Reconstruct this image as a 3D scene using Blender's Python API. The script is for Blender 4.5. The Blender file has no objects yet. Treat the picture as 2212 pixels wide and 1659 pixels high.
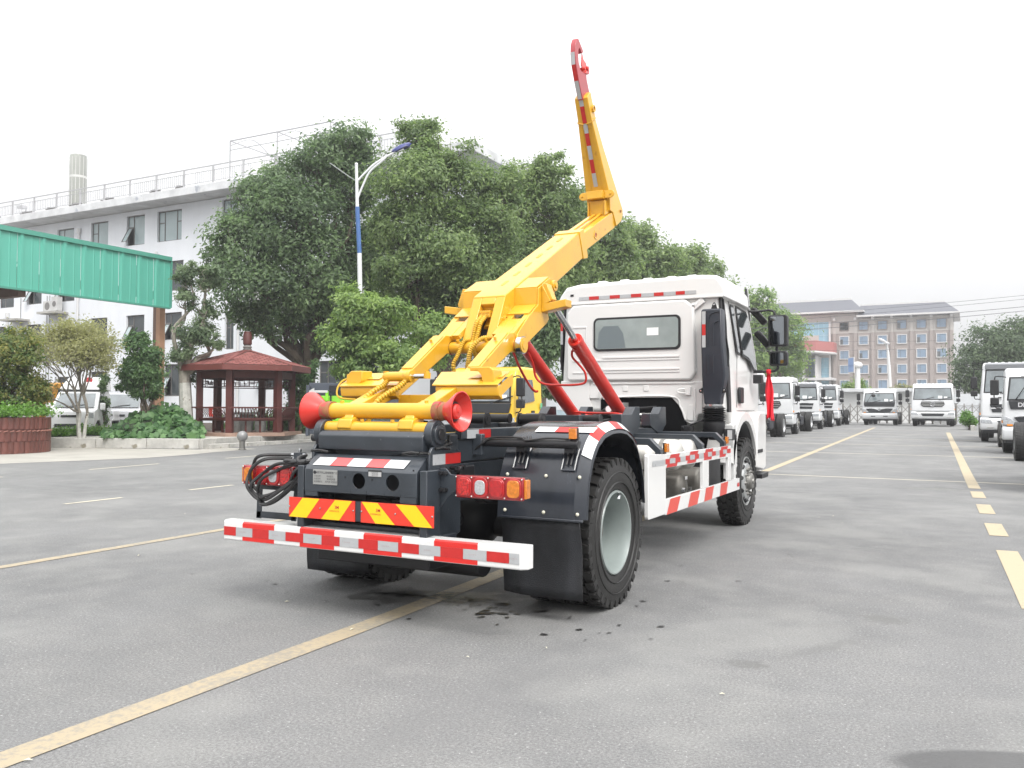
import bpy, bmesh, math, random
import numpy as np
from mathutils import Vector, Matrix, Euler
random.seed(7); RNG=np.random.default_rng(11)
R_=math.radians
scn=bpy.context.scene; COL=scn.collection
# ------------------------------------------------ camera
FPX=1849.19; CAM=Vector((3.3309,-5.4884,1.3462))
PITCH,ROLL,YAW=0.027,0.0043,0.4892
FW=Vector((-math.sin(YAW)*math.cos(PITCH),math.cos(YAW)*math.cos(PITCH),math.sin(PITCH)))
_r0=Vector((math.cos(YAW),math.sin(YAW),0)); _u0=_r0.cross(FW)
RT=_r0*math.cos(ROLL)+_u0*math.sin(ROLL); UP=-_r0*math.sin(ROLL)+_u0*math.cos(ROLL)
cd=bpy.data.cameras.new('camera'); cam=bpy.data.objects.new('camera',cd); COL.objects.link(cam)
cd.sensor_width=36; cd.lens=FPX/2212*36; cd.clip_start=0.1; cd.clip_end=3000
M=Matrix((RT,UP,-FW)).transposed().to_4x4(); M.translation=CAM; cam.matrix_world=M
scn.camera=cam
# ------------------------------------------------ overcast daylight
SUN_EL,SUN_AZ=50,128          # azimuth from +Y (degrees, clockwise)
w=bpy.data.worlds.new('World'); scn.world=w; w.use_nodes=True
nt=w.node_tree; bg=nt.nodes['Background']
sky=nt.nodes.new('ShaderNodeTexSky'); sky.sky_type='NISHITA'; sky.sun_disc=False
sky.sun_elevation=R_(SUN_EL); sky.sun_rotation=R_(SUN_AZ); sky.air_density=1.0; sky.dust_density=6.0; sky.ozone_density=1.0
hs=nt.nodes.new('ShaderNodeHueSaturation'); hs.inputs['Saturation'].default_value=0.10
mx=nt.nodes.new('ShaderNodeMix'); mx.data_type='RGBA'; mx.inputs[0].default_value=0.80
mx.inputs[7].default_value=(9.6,9.75,10.0,1)      # cloud layer over the sky
# overcast sky: dimmed at the horizon, brightened overhead to keep the ground lit
tcw=nt.nodes.new('ShaderNodeTexCoord'); sxyz=nt.nodes.new('ShaderNodeSeparateXYZ'); nt.links.new(tcw.outputs['Generated'],sxyz.inputs[0])
mrw=nt.nodes.new('ShaderNodeMapRange'); mrw.inputs[1].default_value=0; mrw.inputs[2].default_value=1; mrw.inputs[3].default_value=.44; mrw.inputs[4].default_value=2.05; nt.links.new(sxyz.outputs['Z'],mrw.inputs[0])
mlw=nt.nodes.new('ShaderNodeMix'); mlw.data_type='RGBA'; mlw.blend_type='MULTIPLY'; mlw.inputs[0].default_value=1; mlw.inputs[6].default_value=(8.0,8.02,8.12,1)
nzw=nt.nodes.new('ShaderNodeTexNoise'); nzw.inputs['Scale'].default_value=1.3; nzw.inputs['Detail'].default_value=3; nt.links.new(tcw.outputs['Generated'],nzw.inputs['Vector'])
mr2=nt.nodes.new('ShaderNodeMapRange'); mr2.inputs[1].default_value=.3; mr2.inputs[2].default_value=.7; mr2.inputs[3].default_value=.86; mr2.inputs[4].default_value=1.14; nt.links.new(nzw.outputs[0],mr2.inputs[0])
mmw=nt.nodes.new('ShaderNodeMath'); mmw.operation='MULTIPLY'; nt.links.new(mrw.outputs[0],mmw.inputs[0]); nt.links.new(mr2.outputs[0],mmw.inputs[1]); nt.links.new(mmw.outputs[0],mlw.inputs[7]); nt.links.new(mlw.outputs[2],mx.inputs[7])
nt.links.new(sky.outputs[0],hs.inputs['Color']); nt.links.new(hs.outputs[0],mx.inputs[6])
nt.links.new(mx.outputs[2],bg.inputs[0]); bg.inputs[1].default_value=0.105
sl=bpy.data.lights.new('sun','SUN'); sl.energy=1.4; sl.angle=R_(25); sl.color=(1,.97,.93)
so=bpy.data.objects.new('sun',sl); COL.objects.link(so)
az=R_(SUN_AZ); d=Vector((math.sin(az)*math.cos(R_(SUN_EL)),math.cos(az)*math.cos(R_(SUN_EL)),math.sin(R_(SUN_EL))))
so.rotation_euler=d.to_track_quat('Z','Y').to_euler(); so.location=(0,0,30)
vs=scn.view_settings; vs.view_transform='Standard'; vs.look='None'; vs.exposure=1.02; vs.gamma=1; vs.use_curve_mapping=False
scn.render.engine='CYCLES'
# ------------------------------------------------ places
def ray(u,v): return FW*FPX+RT*(u-1106)-UP*(v-829.5)
def py(u,v,y): r=ray(u,v); return CAM+r*((y-CAM.y)/r.y)
def px(u,v,x): r=ray(u,v); return CAM+r*((x-CAM.x)/r.x)
def pz(u,v,z): r=ray(u,v); return CAM+r*((z-CAM.z)/r.z)
def pd(u,v,dd): return CAM+ray(u,v)/FPX*dd
def gz(y): return 0.0075*max(0,min(y,52)-14)
# ------------------------------------------------ materials
MATS={}
def mat(name,col,rough=.5,metal=0,coat=0,var=0,vs_=3.0,bump=0,bs=40,spec=.5,spots=None,alpha=1,trans=0,tint=None,detail=4,streak=0):
    if name in MATS: return MATS[name]
    m=bpy.data.materials.new(name); m.use_nodes=True; t=m.node_tree; b=t.nodes['Principled BSDF']
    c=(*col,1) if len(col)==3 else col
    b.inputs['Base Color'].default_value=c; b.inputs['Roughness'].default_value=rough; b.inputs['Metallic'].default_value=metal
    b.inputs['Coat Weight'].default_value=coat; b.inputs['Coat Roughness'].default_value=.08; b.inputs['Specular IOR Level'].default_value=spec
    if trans: b.inputs['Transmission Weight'].default_value=trans
    if alpha<1: b.inputs['Alpha'].default_value=alpha
    tc=t.nodes.new('ShaderNodeTexCoord'); src=None
    if var:
        mp=t.nodes.new('ShaderNodeMapping'); t.links.new(tc.outputs['Object'],mp.inputs[0])
        if streak: mp.inputs['Scale'].default_value=(1,1,1.0/streak)
        n=t.nodes.new('ShaderNodeTexNoise'); n.inputs['Scale'].default_value=vs_; n.inputs['Detail'].default_value=detail+2; n.inputs['Roughness'].default_value=.6
        t.links.new(mp.outputs[0],n.inputs['Vector'])
        rr=t.nodes.new('ShaderNodeMapRange'); rr.inputs[1].default_value=.3; rr.inputs[2].default_value=.7; rr.inputs[3].default_value=1-var; rr.inputs[4].default_value=1+var*.6
        t.links.new(n.outputs[0],rr.inputs[0])
        mm=t.nodes.new('ShaderNodeMix'); mm.data_type='RGBA'; mm.blend_type='MULTIPLY'; mm.inputs[0].default_value=1; mm.inputs[6].default_value=c
        t.links.new(rr.outputs[0],mm.inputs[7]); src=mm.outputs[2]
        r2=t.nodes.new('ShaderNodeMapRange'); r2.inputs[3].default_value=max(.02,rough-.1); r2.inputs[4].default_value=min(1,rough+.12)
        t.links.new(n.outputs[0],r2.inputs[0]); t.links.new(r2.outputs[0],b.inputs['Roughness'])
    if spots:   # (colour, scale, threshold)
        sc,ss,th=spots
        n=t.nodes.new('ShaderNodeTexNoise'); n.inputs['Scale'].default_value=ss; n.inputs['Detail'].default_value=6
        t.links.new(tc.outputs['Object'],n.inputs['Vector'])
        cr=t.nodes.new('ShaderNodeMapRange'); cr.inputs[1].default_value=th; cr.inputs[2].default_value=th+.06; t.links.new(n.outputs[0],cr.inputs[0])
        mm=t.nodes.new('ShaderNodeMix'); mm.data_type='RGBA'; t.links.new(cr.outputs[0],mm.inputs[0])
        if src: t.links.new(src,mm.inputs[6])
        else: mm.inputs[6].default_value=c
        mm.inputs[7].default_value=(*sc,1); src=mm.outputs[2]
    if tint:
        at=t.nodes.new('ShaderNodeAttribute'); at.attribute_name='tint'
        mm=t.nodes.new('ShaderNodeMix'); mm.data_type='RGBA'
        t.links.new(at.outputs['Fac'],mm.inputs[0]); mm.inputs[6].default_value=c; mm.inputs[7].default_value=(*tint,1); src=mm.outputs[2]
    if src: t.links.new(src,b.inputs['Base Color'])
    if bump:
        n=t.nodes.new('ShaderNodeTexNoise'); n.inputs['Scale'].default_value=bs; n.inputs['Detail'].default_value=5
        t.links.new(tc.outputs['Object'],n.inputs['Vector'])
        bp=t.nodes.new('ShaderNodeBump'); bp.inputs['Strength'].default_value=bump; bp.inputs['Distance'].default_value=.01
        t.links.new(n.outputs[0],bp.inputs['Height']); t.links.new(bp.outputs[0],b.inputs['Normal'])
    MATS[name]=m; return m
YEL=mat('yellow_paint',(.68,.37,.022),.32,coat=.35,var=.12,vs_=3.5,bump=.06,bs=40,spots=((.52,.26,.02),11,.66))
YELW=mat('bright_yellow_paint',(.80,.50,.02),.3,coat=.4,var=.04)
RED=mat('red_paint',(.60,.028,.018),.3,coat=.4,var=.1,vs_=4)
REDHOOK=mat('hook_red_paint',(.40,.05,.06),.4,coat=.2,var=.15,vs_=9)
RUST=mat('rubbed_primer',(.30,.12,.05),.6,var=.35,vs_=14,spots=((.42,.06,.05),16,.52),bump=.2,bs=50)
DGREY=mat('chassis_grey_paint',(.032,.039,.048),.34,coat=.3,var=.3,vs_=4,bump=.08,bs=70,spots=((.16,.17,.17),70,.70))
BLACKP=mat('black_plastic',(.013,.013,.015),.45,var=.15,vs_=6,bump=.05,bs=90)
FEND=mat('fender_plastic',(.022,.026,.034),.24,coat=.25,var=.35,vs_=4,bump=.05,bs=30,streak=5)
RUB=mat('tyre_rubber',(.017,.0165,.016),.5,var=.3,vs_=12,bump=.25,bs=120)
FLAP=mat('mud_flap_rubber',(.013,.014,.017),.40,var=.6,vs_=9,bump=.5,bs=150,streak=3)
WHT=mat('white_paint',(.70,.70,.69),.24,coat=.45,var=.02,vs_=1.5)
CABW=mat('cab_white_paint',(.70,.695,.68),.3,coat=.35,var=.025,vs_=2)
TRW=mat('parked_truck_white',(.66,.67,.68),.3,coat=.35,var=.02)
STR=mat('red_tape',(.50,.022,.02),.35,var=.1,vs_=20)
SIL=mat('silver_tape',(.44,.45,.46),.3,metal=.15,var=.06,vs_=25)
WT=mat('white_tape',(.66,.67,.67),.35,var=.04,vs_=25)
SAL=mat('painted_stripe_red',(.60,.075,.055),.42,var=.06)
SIGNY=mat('sign_yellow',(.86,.56,.01),.35,var=.05,vs_=20)
SIGNR=mat('sign_red',(.70,.045,.025),.35,var=.05,vs_=20)
STEEL=mat('chrome_steel',(.55,.56,.57),.16,metal=1,var=.06)
ALU=mat('aluminium',(.55,.55,.53),.32,metal=.85,var=.06,vs_=8)
DSTEEL=mat('dull_steel',(.23,.225,.21),.4,metal=.6,var=.2,vs_=9)
RIMG=mat('rim_grey',(.25,.285,.275),.35,coat=.2,var=.1,vs_=6)
GLS=mat('dark_glass',(.045,.055,.06),.05,spec=.9,coat=1)
GLS2=mat('cab_rear_glass',(.27,.31,.30),.12,coat=.8,var=.25,vs_=1.6)
GLSF=mat('windscreen_glass',(.16,.19,.20),.06,coat=1,var=.45,vs_=1.1,spec=.9)
MIRR=mat('mirror_glass',(.30,.32,.34),.03,metal=1)
GLR=mat('lens_red',(.42,.008,.010),.12,coat=1,var=.3,vs_=45,bump=.25,bs=120)
GLRD=mat('lens_red_dots',(.52,.010,.008),.1,coat=1,var=.75,vs_=75,bump=.5,bs=120)
GLA=mat('lens_amber',(.60,.18,.008),.12,coat=1,var=.3,vs_=50,bump=.3,bs=120)
GLW=mat('lens_clear',(.42,.43,.44),.1,coat=1,var=.3,vs_=60,bump=.3,bs=120)
CRM=mat('cream_bolt',(.62,.60,.48),.35,coat=.3)
GALV=mat('galvanised',(.36,.36,.34),.4,metal=.7)
PAPER=mat('white_paper',(.8,.8,.8),.7)
INK=mat('print_ink',(.05,.05,.055),.6)
RINK=mat('red_print',(.55,.03,.03),.5)
GREASE=mat('black_grease',(.012,.012,.012),.3,bump=.8,bs=60)
CLOTH=mat('red_cloth',(.75,.012,.03),.7,var=.12,vs_=14)
# ------------------------------------------------ mesh collector
class MB:
    def __init__(s): s.v=[]; s.f=[]; s.m=[]; s.mats=[]; s.cur=0
    def use(s,m):
        if m not in s.mats: s.mats.append(m)
        s.cur=s.mats.index(m); return s
    def add(s,vs,fs):
        o=len(s.v); s.v.extend([tuple(p) for p in vs])
        for f in fs: s.f.append(tuple(i+o for i in f)); s.m.append(s.cur)
        return s
    def box(s,x0,x1,y0,y1,z0,z1,rz=0,about=None):
        vs=[(x,y,z) for z in (z0,z1) for y in (y0,y1) for x in (x0,x1)]
        if rz:
            cx,cy=about if about else ((x0+x1)/2,(y0+y1)/2); c,sn=math.cos(rz),math.sin(rz)
            vs=[(cx+(x-cx)*c-(y-cy)*sn,cy+(x-cx)*sn+(y-cy)*c,z) for x,y,z in vs]
        return s.add(vs,[(0,2,3,1),(4,5,7,6),(0,1,5,4),(1,3,7,5),(3,2,6,7),(2,0,4,6)])
    def obox(s,c,ax,ay,az):   # oriented box centre + half axes
        c=Vector(c);ax=Vector(ax);ay=Vector(ay);az=Vector(az)
        vs=[c+ax*i+ay*j+az*k for k in (-1,1) for j in (-1,1) for i in (-1,1)]
        return s.add(vs,[(0,2,3,1),(4,5,7,6),(0,1,5,4),(1,3,7,5),(3,2,6,7),(2,0,4,6)])
    def slab(s,pts,axis,a0,a1):
        """polygon in the plane across axis, extruded a0..a1 (numbers or per-vertex lists)"""
        n=len(pts)
        A0=a0 if isinstance(a0,(list,tuple)) else [a0]*n; A1=a1 if isinstance(a1,(list,tuple)) else [a1]*n
        def P(p,a):
            return (a,p[0],p[1]) if axis=='x' else ((p[0],a,p[1]) if axis=='y' else (p[0],p[1],a))
        vs=[P(p,A0[i]) for i,p in enumerate(pts)]+[P(p,A1[i]) for i,p in enumerate(pts)]
        fs=[tuple(range(n))[::-1],tuple(range(n,2*n))]+[(i,(i+1)%n,n+(i+1)%n,n+i) for i in range(n)]
        return s.add(vs,fs)
    def cyl(s,p0,p1,r0,r1=None,n=16,caps=True):
        p0=Vector(p0);p1=Vector(p1); r1=r0 if r1 is None else r1
        d=(p1-p0).normalized(); a=d.orthogonal().normalized(); b=d.cross(a)
        vs=[];
        for p,r in ((p0,r0),(p1,r1)):
            vs+=[p+(a*math.cos(t)+b*math.sin(t))*r for t in [2*math.pi*i/n for i in range(n)]]
        fs=[(i,(i+1)%n,n+(i+1)%n,n+i) for i in range(n)]
        if caps: fs+=[tuple(range(n))[::-1],tuple(range(n,2*n))]
        return s.add(vs,fs)
    def lathe(s,o,axis,prof,n=24,closed=False,caps=True):
        """prof: (along axis, radius)"""
        o=Vector(o); d=Vector(axis).normalized(); a=d.orthogonal().normalized(); b=d.cross(a); vs=[]
        for h,r in prof: vs+=[o+d*h+(a*math.cos(2*math.pi*i/n)+b*math.sin(2*math.pi*i/n))*r for i in range(n)]
        k=len(prof); fs=[]
        for j in range(k if closed else k-1):
            j2=(j+1)%k
            fs+=[(j*n+i,j*n+(i+1)%n,j2*n+(i+1)%n,j2*n+i) for i in range(n)]
        if not closed and caps:
            if prof[0][1]>1e-5: fs.append(tuple(range(n))[::-1])
            if prof[-1][1]>1e-5: fs.append(tuple(range((k-1)*n,k*n)))
        return s.add(vs,fs)
    def tube(s,pts,r,n=8,rad=None):
        pts=[Vector(p) for p in pts]; k=len(pts); vs=[]; a=None
        for i,p in enumerate(pts):
            d=(pts[min(i+1,k-1)]-pts[max(i-1,0)]).normalized()
            a=d.orthogonal().normalized() if a is None else (a-d*a.dot(d)).normalized()
            b=d.cross(a); rr=rad[i] if rad else r
            vs+=[p+(a*math.cos(2*math.pi*j/n)+b*math.sin(2*math.pi*j/n))*rr for j in range(n)]
        fs=[]
        for i in range(k-1): fs+=[(i*n+j,i*n+(j+1)%n,(i+1)*n+(j+1)%n,(i+1)*n+j) for j in range(n)]
        fs+=[tuple(range(n))[::-1],tuple(range((k-1)*n,k*n))]
        return s.add(vs,fs)
    def sphere(s,c,r,n=16,m=10,sz=1):
        prof=[(-r*sz*math.cos(math.pi*i/m),r*math.sin(math.pi*i/m)) for i in range(m+1)]
        prof[0]=(prof[0][0],0);prof[-1]=(prof[-1][0],0)
        return s.lathe(c,(0,0,1),prof,n)
    def poly(s,pts): return s.add(pts,[tuple(range(len(pts)))])
    def build(s,name,parent=None,mat=None,bev=0,smooth=True,loc=None,kind=None,angle=35,seg=2):
        me=bpy.data.meshes.new(name); me.from_pydata(s.v,[],s.f)
        for m in (s.mats or ([mat] if mat else [])): me.materials.append(m)
        if len(s.mats)>1: me.polygons.foreach_set('material_index',s.m)
        bm=bmesh.new(); bm.from_mesh(me); bmesh.ops.recalc_face_normals(bm,faces=bm.faces); bm.to_mesh(me); bm.free()
        if smooth:
            me.polygons.foreach_set('use_smooth',[True]*len(me.polygons)); me.set_sharp_from_angle(angle=R_(angle))
        o=bpy.data.objects.new(name,me); COL.objects.link(o)
        if parent: o.parent=parent
        if loc: o.location=loc
        if bev:
            b=o.modifiers.new('bevel','BEVEL'); b.width=bev; b.segments=seg; b.limit_method='ANGLE'; b.angle_limit=R_(38); b.harden_normals=False
        if kind: o['kind']=kind
        return o
def B(m): return MB().use(m)
def spline(pts,k=8):
    P=[Vector(p) for p in pts]; P=[P[0]*2-P[1]]+P+[P[-1]*2-P[-2]]; out=[]
    for i in range(1,len(P)-2):
        for j in range(k):
            t=j/k; a,b,c,d=P[i-1],P[i],P[i+1],P[i+2]
            out.append(.5*((2*b)+(c-a)*t+(2*a-5*b+4*c-d)*t*t+(3*b-a-3*c+d)*t**3))
    out.append(P[-2]); return out
def thing(name,label,cat,loc=(0,0,0),rz=0,group=None):
    o=bpy.data.objects.new(name,None); COL.objects.link(o); o.location=loc; o.rotation_euler=(0,0,rz); o.empty_display_size=.2
    tag(o,label,cat,group); return o
def tag(o,label,cat,group=None):
    o['label']=label; o['category']=cat
    if group: o['group']=group
    return o
def W(o):  # the part's vertices are in world coordinates: cancel the parent's place
    o.location=-Vector(o.parent.location); return o
KIDS={}
def copy_tree(o,parent=None,label=None):
    c=o.copy(); COL.objects.link(c); c.parent=parent
    if label: c['label']=label
    for ch in [k for k in bpy.data.objects if k.parent==o]: copy_tree(ch,c)
    return c
_FONT={}
def text(body,size,m,parent,origin,right,up,name='lettering',align='CENTER',off=.002,bold=0,sx=1):
    cu=bpy.data.curves.new('t','FONT'); cu.body=body; cu.size=size; cu.align_x=align; cu.align_y='CENTER'; cu.offset=bold
    t=bpy.data.objects.new('t',cu); COL.objects.link(t)
    dg=bpy.context.evaluated_depsgraph_get(); dg.update()
    me=bpy.data.meshes.new_from_object(t.evaluated_get(dg)); bpy.data.objects.remove(t)
    r=Vector(right).normalized()*sx; u=Vector(up).normalized(); n=r.cross(u).normalized()
    mt=Matrix((r,u,n)).transposed().to_4x4(); mt.translation=Vector(origin)+n*off
    me.transform(mt); me.materials.clear(); me.materials.append(m); me.name=name
    o=bpy.data.objects.new(name,me); COL.objects.link(o); o.parent=parent; return o
# ================================================ ground
def asphalt():
    m=bpy.data.materials.new('asphalt'); m.use_nodes=True; t=m.node_tree; b=t.nodes['Principled BSDF']; N=t.nodes.new; L=t.links.new
    g=N('ShaderNodeNewGeometry'); pos=g.outputs['Position']
    def noise(sc,det=5,rough=.6,stretch=None):
        n=N('ShaderNodeTexNoise'); n.inputs['Scale'].default_value=sc; n.inputs['Detail'].default_value=det; n.inputs['Roughness'].default_value=rough
        if stretch:
            mp=N('ShaderNodeMapping'); mp.inputs['Scale'].default_value=stretch; L(pos,mp.inputs[0]); L(mp.outputs[0],n.inputs['Vector'])
        else: L(pos,n.inputs['Vector'])
        return n.outputs[0]
    def rng(s,a,b_,c,d):
        r=N('ShaderNodeMapRange'); r.inputs[1].default_value=a; r.inputs[2].default_value=b_; r.inputs[3].default_value=c; r.inputs[4].default_value=d; L(s,r.inputs[0]); return r.outputs[0]
    def mix(f,a,b2,mode='MIX'):
        k=N('ShaderNodeMix'); k.data_type='RGBA'; k.blend_type=mode
        for i,x in ((0,f),(6,a),(7,b2)):
            if isinstance(x,(int,float)): k.inputs[i].default_value=x
            elif isinstance(x,tuple): k.inputs[i].default_value=(*x,1)
            else: L(x,k.inputs[i])
        return k.outputs[2]
    def math_(op,a,b2=0):
        k=N('ShaderNodeMath'); k.operation=op
        for i,x in ((0,a),(1,b2)):
            if isinstance(x,(int,float)): k.inputs[i].default_value=x
            else: L(x,k.inputs[i])
        return k.outputs[0]
    col=mix(rng(noise(.45,4),.35,.65,0,1),(.158,.160,.161),(.218,.219,.219))
    col=mix(rng(noise(.16,3,.7,(1,.35,1)),.45,.68,0,.55),col,(.285,.284,.278))
    col=mix(rng(noise(2.3,6,.7),.42,.7,0,.45),col,(.285,.282,.27))
    col=mix(rng(noise(75,3,.9),.40,.60,0,1),col,mix(.62,col,(.07,.07,.07)))
    col=mix(rng(noise(48,3,.9),.60,.68,0,.55),col,(.56,.555,.54))
    col=mix(rng(noise(1.1,4,.65,(1,.10,1)),.52,.72,0,.35),col,(.15,.15,.15))
    col=mix(rng(noise(.7,3,.6),.50,.62,0,.25),col,(.30,.30,.285))
    def blob(cx,cy,rx,ry,rz,ns,th,soft,colr,amt):
        nonlocal col
        mp=N('ShaderNodeMapping'); mp.vector_type='TEXTURE'; mp.inputs['Location'].default_value=(cx,cy,0); mp.inputs['Rotation'].default_value=(0,0,R_(rz)); mp.inputs['Scale'].default_value=(rx,ry,1000)
        L(pos,mp.inputs[0]); ln=N('ShaderNodeVectorMath'); ln.operation='LENGTH'; L(mp.outputs[0],ln.inputs[0])
        d=rng(ln.outputs['Value'],0.35,1,1,0)
        n=noise(ns,5,.65)
        s=math_('ADD',math_('MULTIPLY',d,.38),n)
        f=rng(s,th,th+soft,0,amt); f=math_('MULTIPLY',f,rng(ln.outputs['Value'],.9,1.1,1,0))
        col=mix(f,col,colr); return f
    wet=[]
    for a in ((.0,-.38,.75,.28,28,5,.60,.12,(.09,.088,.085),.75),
              (3.47,-1.72,.44,.15,22,34,.30,.12,(.055,.055,.055),.78),
              (2.9,10.6,.9,.35,0,3,.72,.2,(.13,.13,.115),.7),(2.37,3.4,.3,.12,0,9,.62,.1,(.11,.11,.105),.6),
              (2.62,-.35,.09,.75,-28,22,.66,.25,(.14,.14,.137),.5),(2.30,-.9,.16,.13,0,22,.66,.2,(.12,.12,.115),.6),(2.85,.5,.22,.2,0,18,.66,.2,(.13,.13,.125),.6),
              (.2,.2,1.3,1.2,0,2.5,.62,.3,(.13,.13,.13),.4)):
        wet.append(blob(*a))
    L(col,b.inputs['Base Color'])
    ro=rng(noise(3,4),.3,.7,.72,.9)
    for f in wet[:4]:
        k=N('ShaderNodeMath'); k.operation='SUBTRACT'; L(ro,k.inputs[0]); kk=N('ShaderNodeMath'); kk.operation='MULTIPLY'; L(f,kk.inputs[0]); kk.inputs[1].default_value=.5; L(kk.outputs[0],k.inputs[1]); ro=k.outputs[0]
    L(ro,b.inputs['Roughness']); b.inputs['Specular IOR Level'].default_value=.35
    bp=N('ShaderNodeBump'); bp.inputs['Strength'].default_value=.55; bp.inputs['Distance'].default_value=.006
    L(noise(120,3,.8),bp.inputs['Height']); bp2=N('ShaderNodeBump'); bp2.inputs['Strength'].default_value=.3; bp2.inputs['Distance'].default_value=.03
    L(noise(1.2,3),bp2.inputs['Height']); L(bp.outputs[0],bp2.inputs['Normal']); L(bp2.outputs[0],b.inputs['Normal'])
    return m
ASP=asphalt()
g=MB().use(ASP); ys=[-60,-20,0,14,20,30,40,52,90,200,900]; xs=[-500,-60,-20,0,20,60,500]
vs=[(x,y,gz(y)) for y in ys for x in xs]; n=len(xs)
g.add(vs,[(j*n+i,j*n+i+1,(j+1)*n+i+1,(j+1)*n+i) for j in range(len(ys)-1) for i in range(n-1)])
o=g.build('ground',smooth=False); o['kind']='structure'
def paintmat(name,c,wear):
    m=bpy.data.materials.new(name); m.use_nodes=True; t=m.node_tree; b=t.nodes['Principled BSDF']
    g=t.nodes.new('ShaderNodeNewGeometry')
    n=t.nodes.new('ShaderNodeTexNoise'); n.inputs['Scale'].default_value=26; n.inputs['Detail'].default_value=8; n.inputs['Roughness'].default_value=.75; t.links.new(g.outputs['Position'],n.inputs['Vector'])
    n2=t.nodes.new('ShaderNodeTexNoise'); n2.inputs['Scale'].default_value=1.7; n2.inputs['Detail'].default_value=4; t.links.new(g.outputs['Position'],n2.inputs['Vector'])
    a=t.nodes.new('ShaderNodeMath'); a.operation='MULTIPLY_ADD'; a.inputs[1].default_value=.7; t.links.new(n2.outputs[0],a.inputs[0]); t.links.new(n.outputs[0],a.inputs[2])
    r=t.nodes.new('ShaderNodeMapRange'); r.inputs[1].default_value=wear; r.inputs[2].default_value=wear+.14; t.links.new(a.outputs[0],r.inputs[0])
    k=t.nodes.new('ShaderNodeMix'); k.data_type='RGBA'; k.inputs[6].default_value=(*c,1); k.inputs[7].default_value=(.26,.235,.19,1); t.links.new(r.outputs[0],k.inputs[0])
    t.links.new(k.outputs[2],b.inputs['Base Color']); b.inputs['Roughness'].default_value=.7; return m
PY=paintmat('worn_yellow_line_paint',(.36,.30,.205),.80); PYB=paintmat('yellow_line_paint',(.40,.335,.225),.90); PW=paintmat('cream_line_paint',(.52,.48,.38),.92)
def stripe(name,m,p,q,wd,h=.004,nseg=1):
    """painted band from p to q (x,y) lying on the ground"""
    mb=MB().use(m); P=[]
    ysb=[p[1]]+[y for y in (14,20,30,40,52) if min(p[1],q[1])<y<max(p[1],q[1])]+[q[1]]
    d=Vector((q[0]-p[0],q[1]-p[1])).normalized(); nn=Vector((-d.y,d.x))*wd/2
    for y in ysb:
        f=(y-p[1])/(q[1]-p[1]) if abs(q[1]-p[1])>1e-6 else 0
        x=p[0]+(q[0]-p[0])*f; P+=[(x+nn.x,y+nn.y,gz(y+nn.y)+h),(x-nn.x,y-nn.y,gz(y-nn.y)+h)]
    if len(ysb)==2 and abs(q[1]-p[1])<1e-6:
        P=[(p[0]+nn.x,p[1]+nn.y,gz(p[1])+h),(p[0]-nn.x,p[1]-nn.y,gz(p[1])+h),(q[0]+nn.x,q[1]+nn.y,gz(q[1])+h),(q[0]-nn.x,q[1]-nn.y,gz(q[1])+h)]
        mb.add(P,[(0,1,3,2)])
    else: mb.add(P,[(2*i,2*i+1,2*i+3,2*i+2) for i in range(len(ysb)-1)])
    o=mb.build(name,smooth=False); o['kind']='structure'; return o
stripe('road_marking',PY,(.12,-5.2),(.06,-1.3),.155); stripe('road_marking',PY,(.06,-1.3),(-.5,13.2),.155)
stripe('road_marking',PYB,(-.5,13.2),(-1.42,47.8),.17,.005)
def lbx(y): return 3.77-.0315*y
stripe('road_marking',PYB,(lbx(11),11),(lbx(41),41),.18)
for v0,v1 in ((1062,1076),(1090,1110),(1131,1158),(1190,1318)):
    a=px(2130,v0,3.5).y; 
    y0=pz(2105+(v1-1062)*.5,v1,0).y; y1=pz(2105+(v0-1062)*.5,v0,0).y
    stripe('road_marking',PYB,(lbx(y0),y0),(lbx(y1),y1),.18)
for y,x0,x1,s in ((12.45,-2.0,6.5,-.05),(20.9,-3.4,8,.0),(26.7,-3.4,8,0),(31.9,-3.4,8,0),(37.6,-3.4,8,0),(44,-3.4,6,0)):
    stripe('parking_line',PW,(x0,y),(x1,y+.0001+s),.10,.003)
stripe('road_marking',PY,(-3.6,-6),(-3.83,1.4),.12); stripe('road_marking',PY,(-3.83,1.4),(-4.0,12),.12)
for y0,y1 in ((-3.6,-2.4),(-.4,.7),(1.96,2.9),(4.2,5.17),(6.6,7.7)): stripe('road_marking',PW,(-7.4-.06*y0,y0),(-7.4-.06*y1,y1),.09)
for (a,b) in (((-12.2,2.2),(-12.6,4.2)),((-12.9,6.2),(-13.2,8.2)),((-13.5,10.5),(-13.8,13))): stripe('road_marking',PW,a,b,.09)
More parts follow.
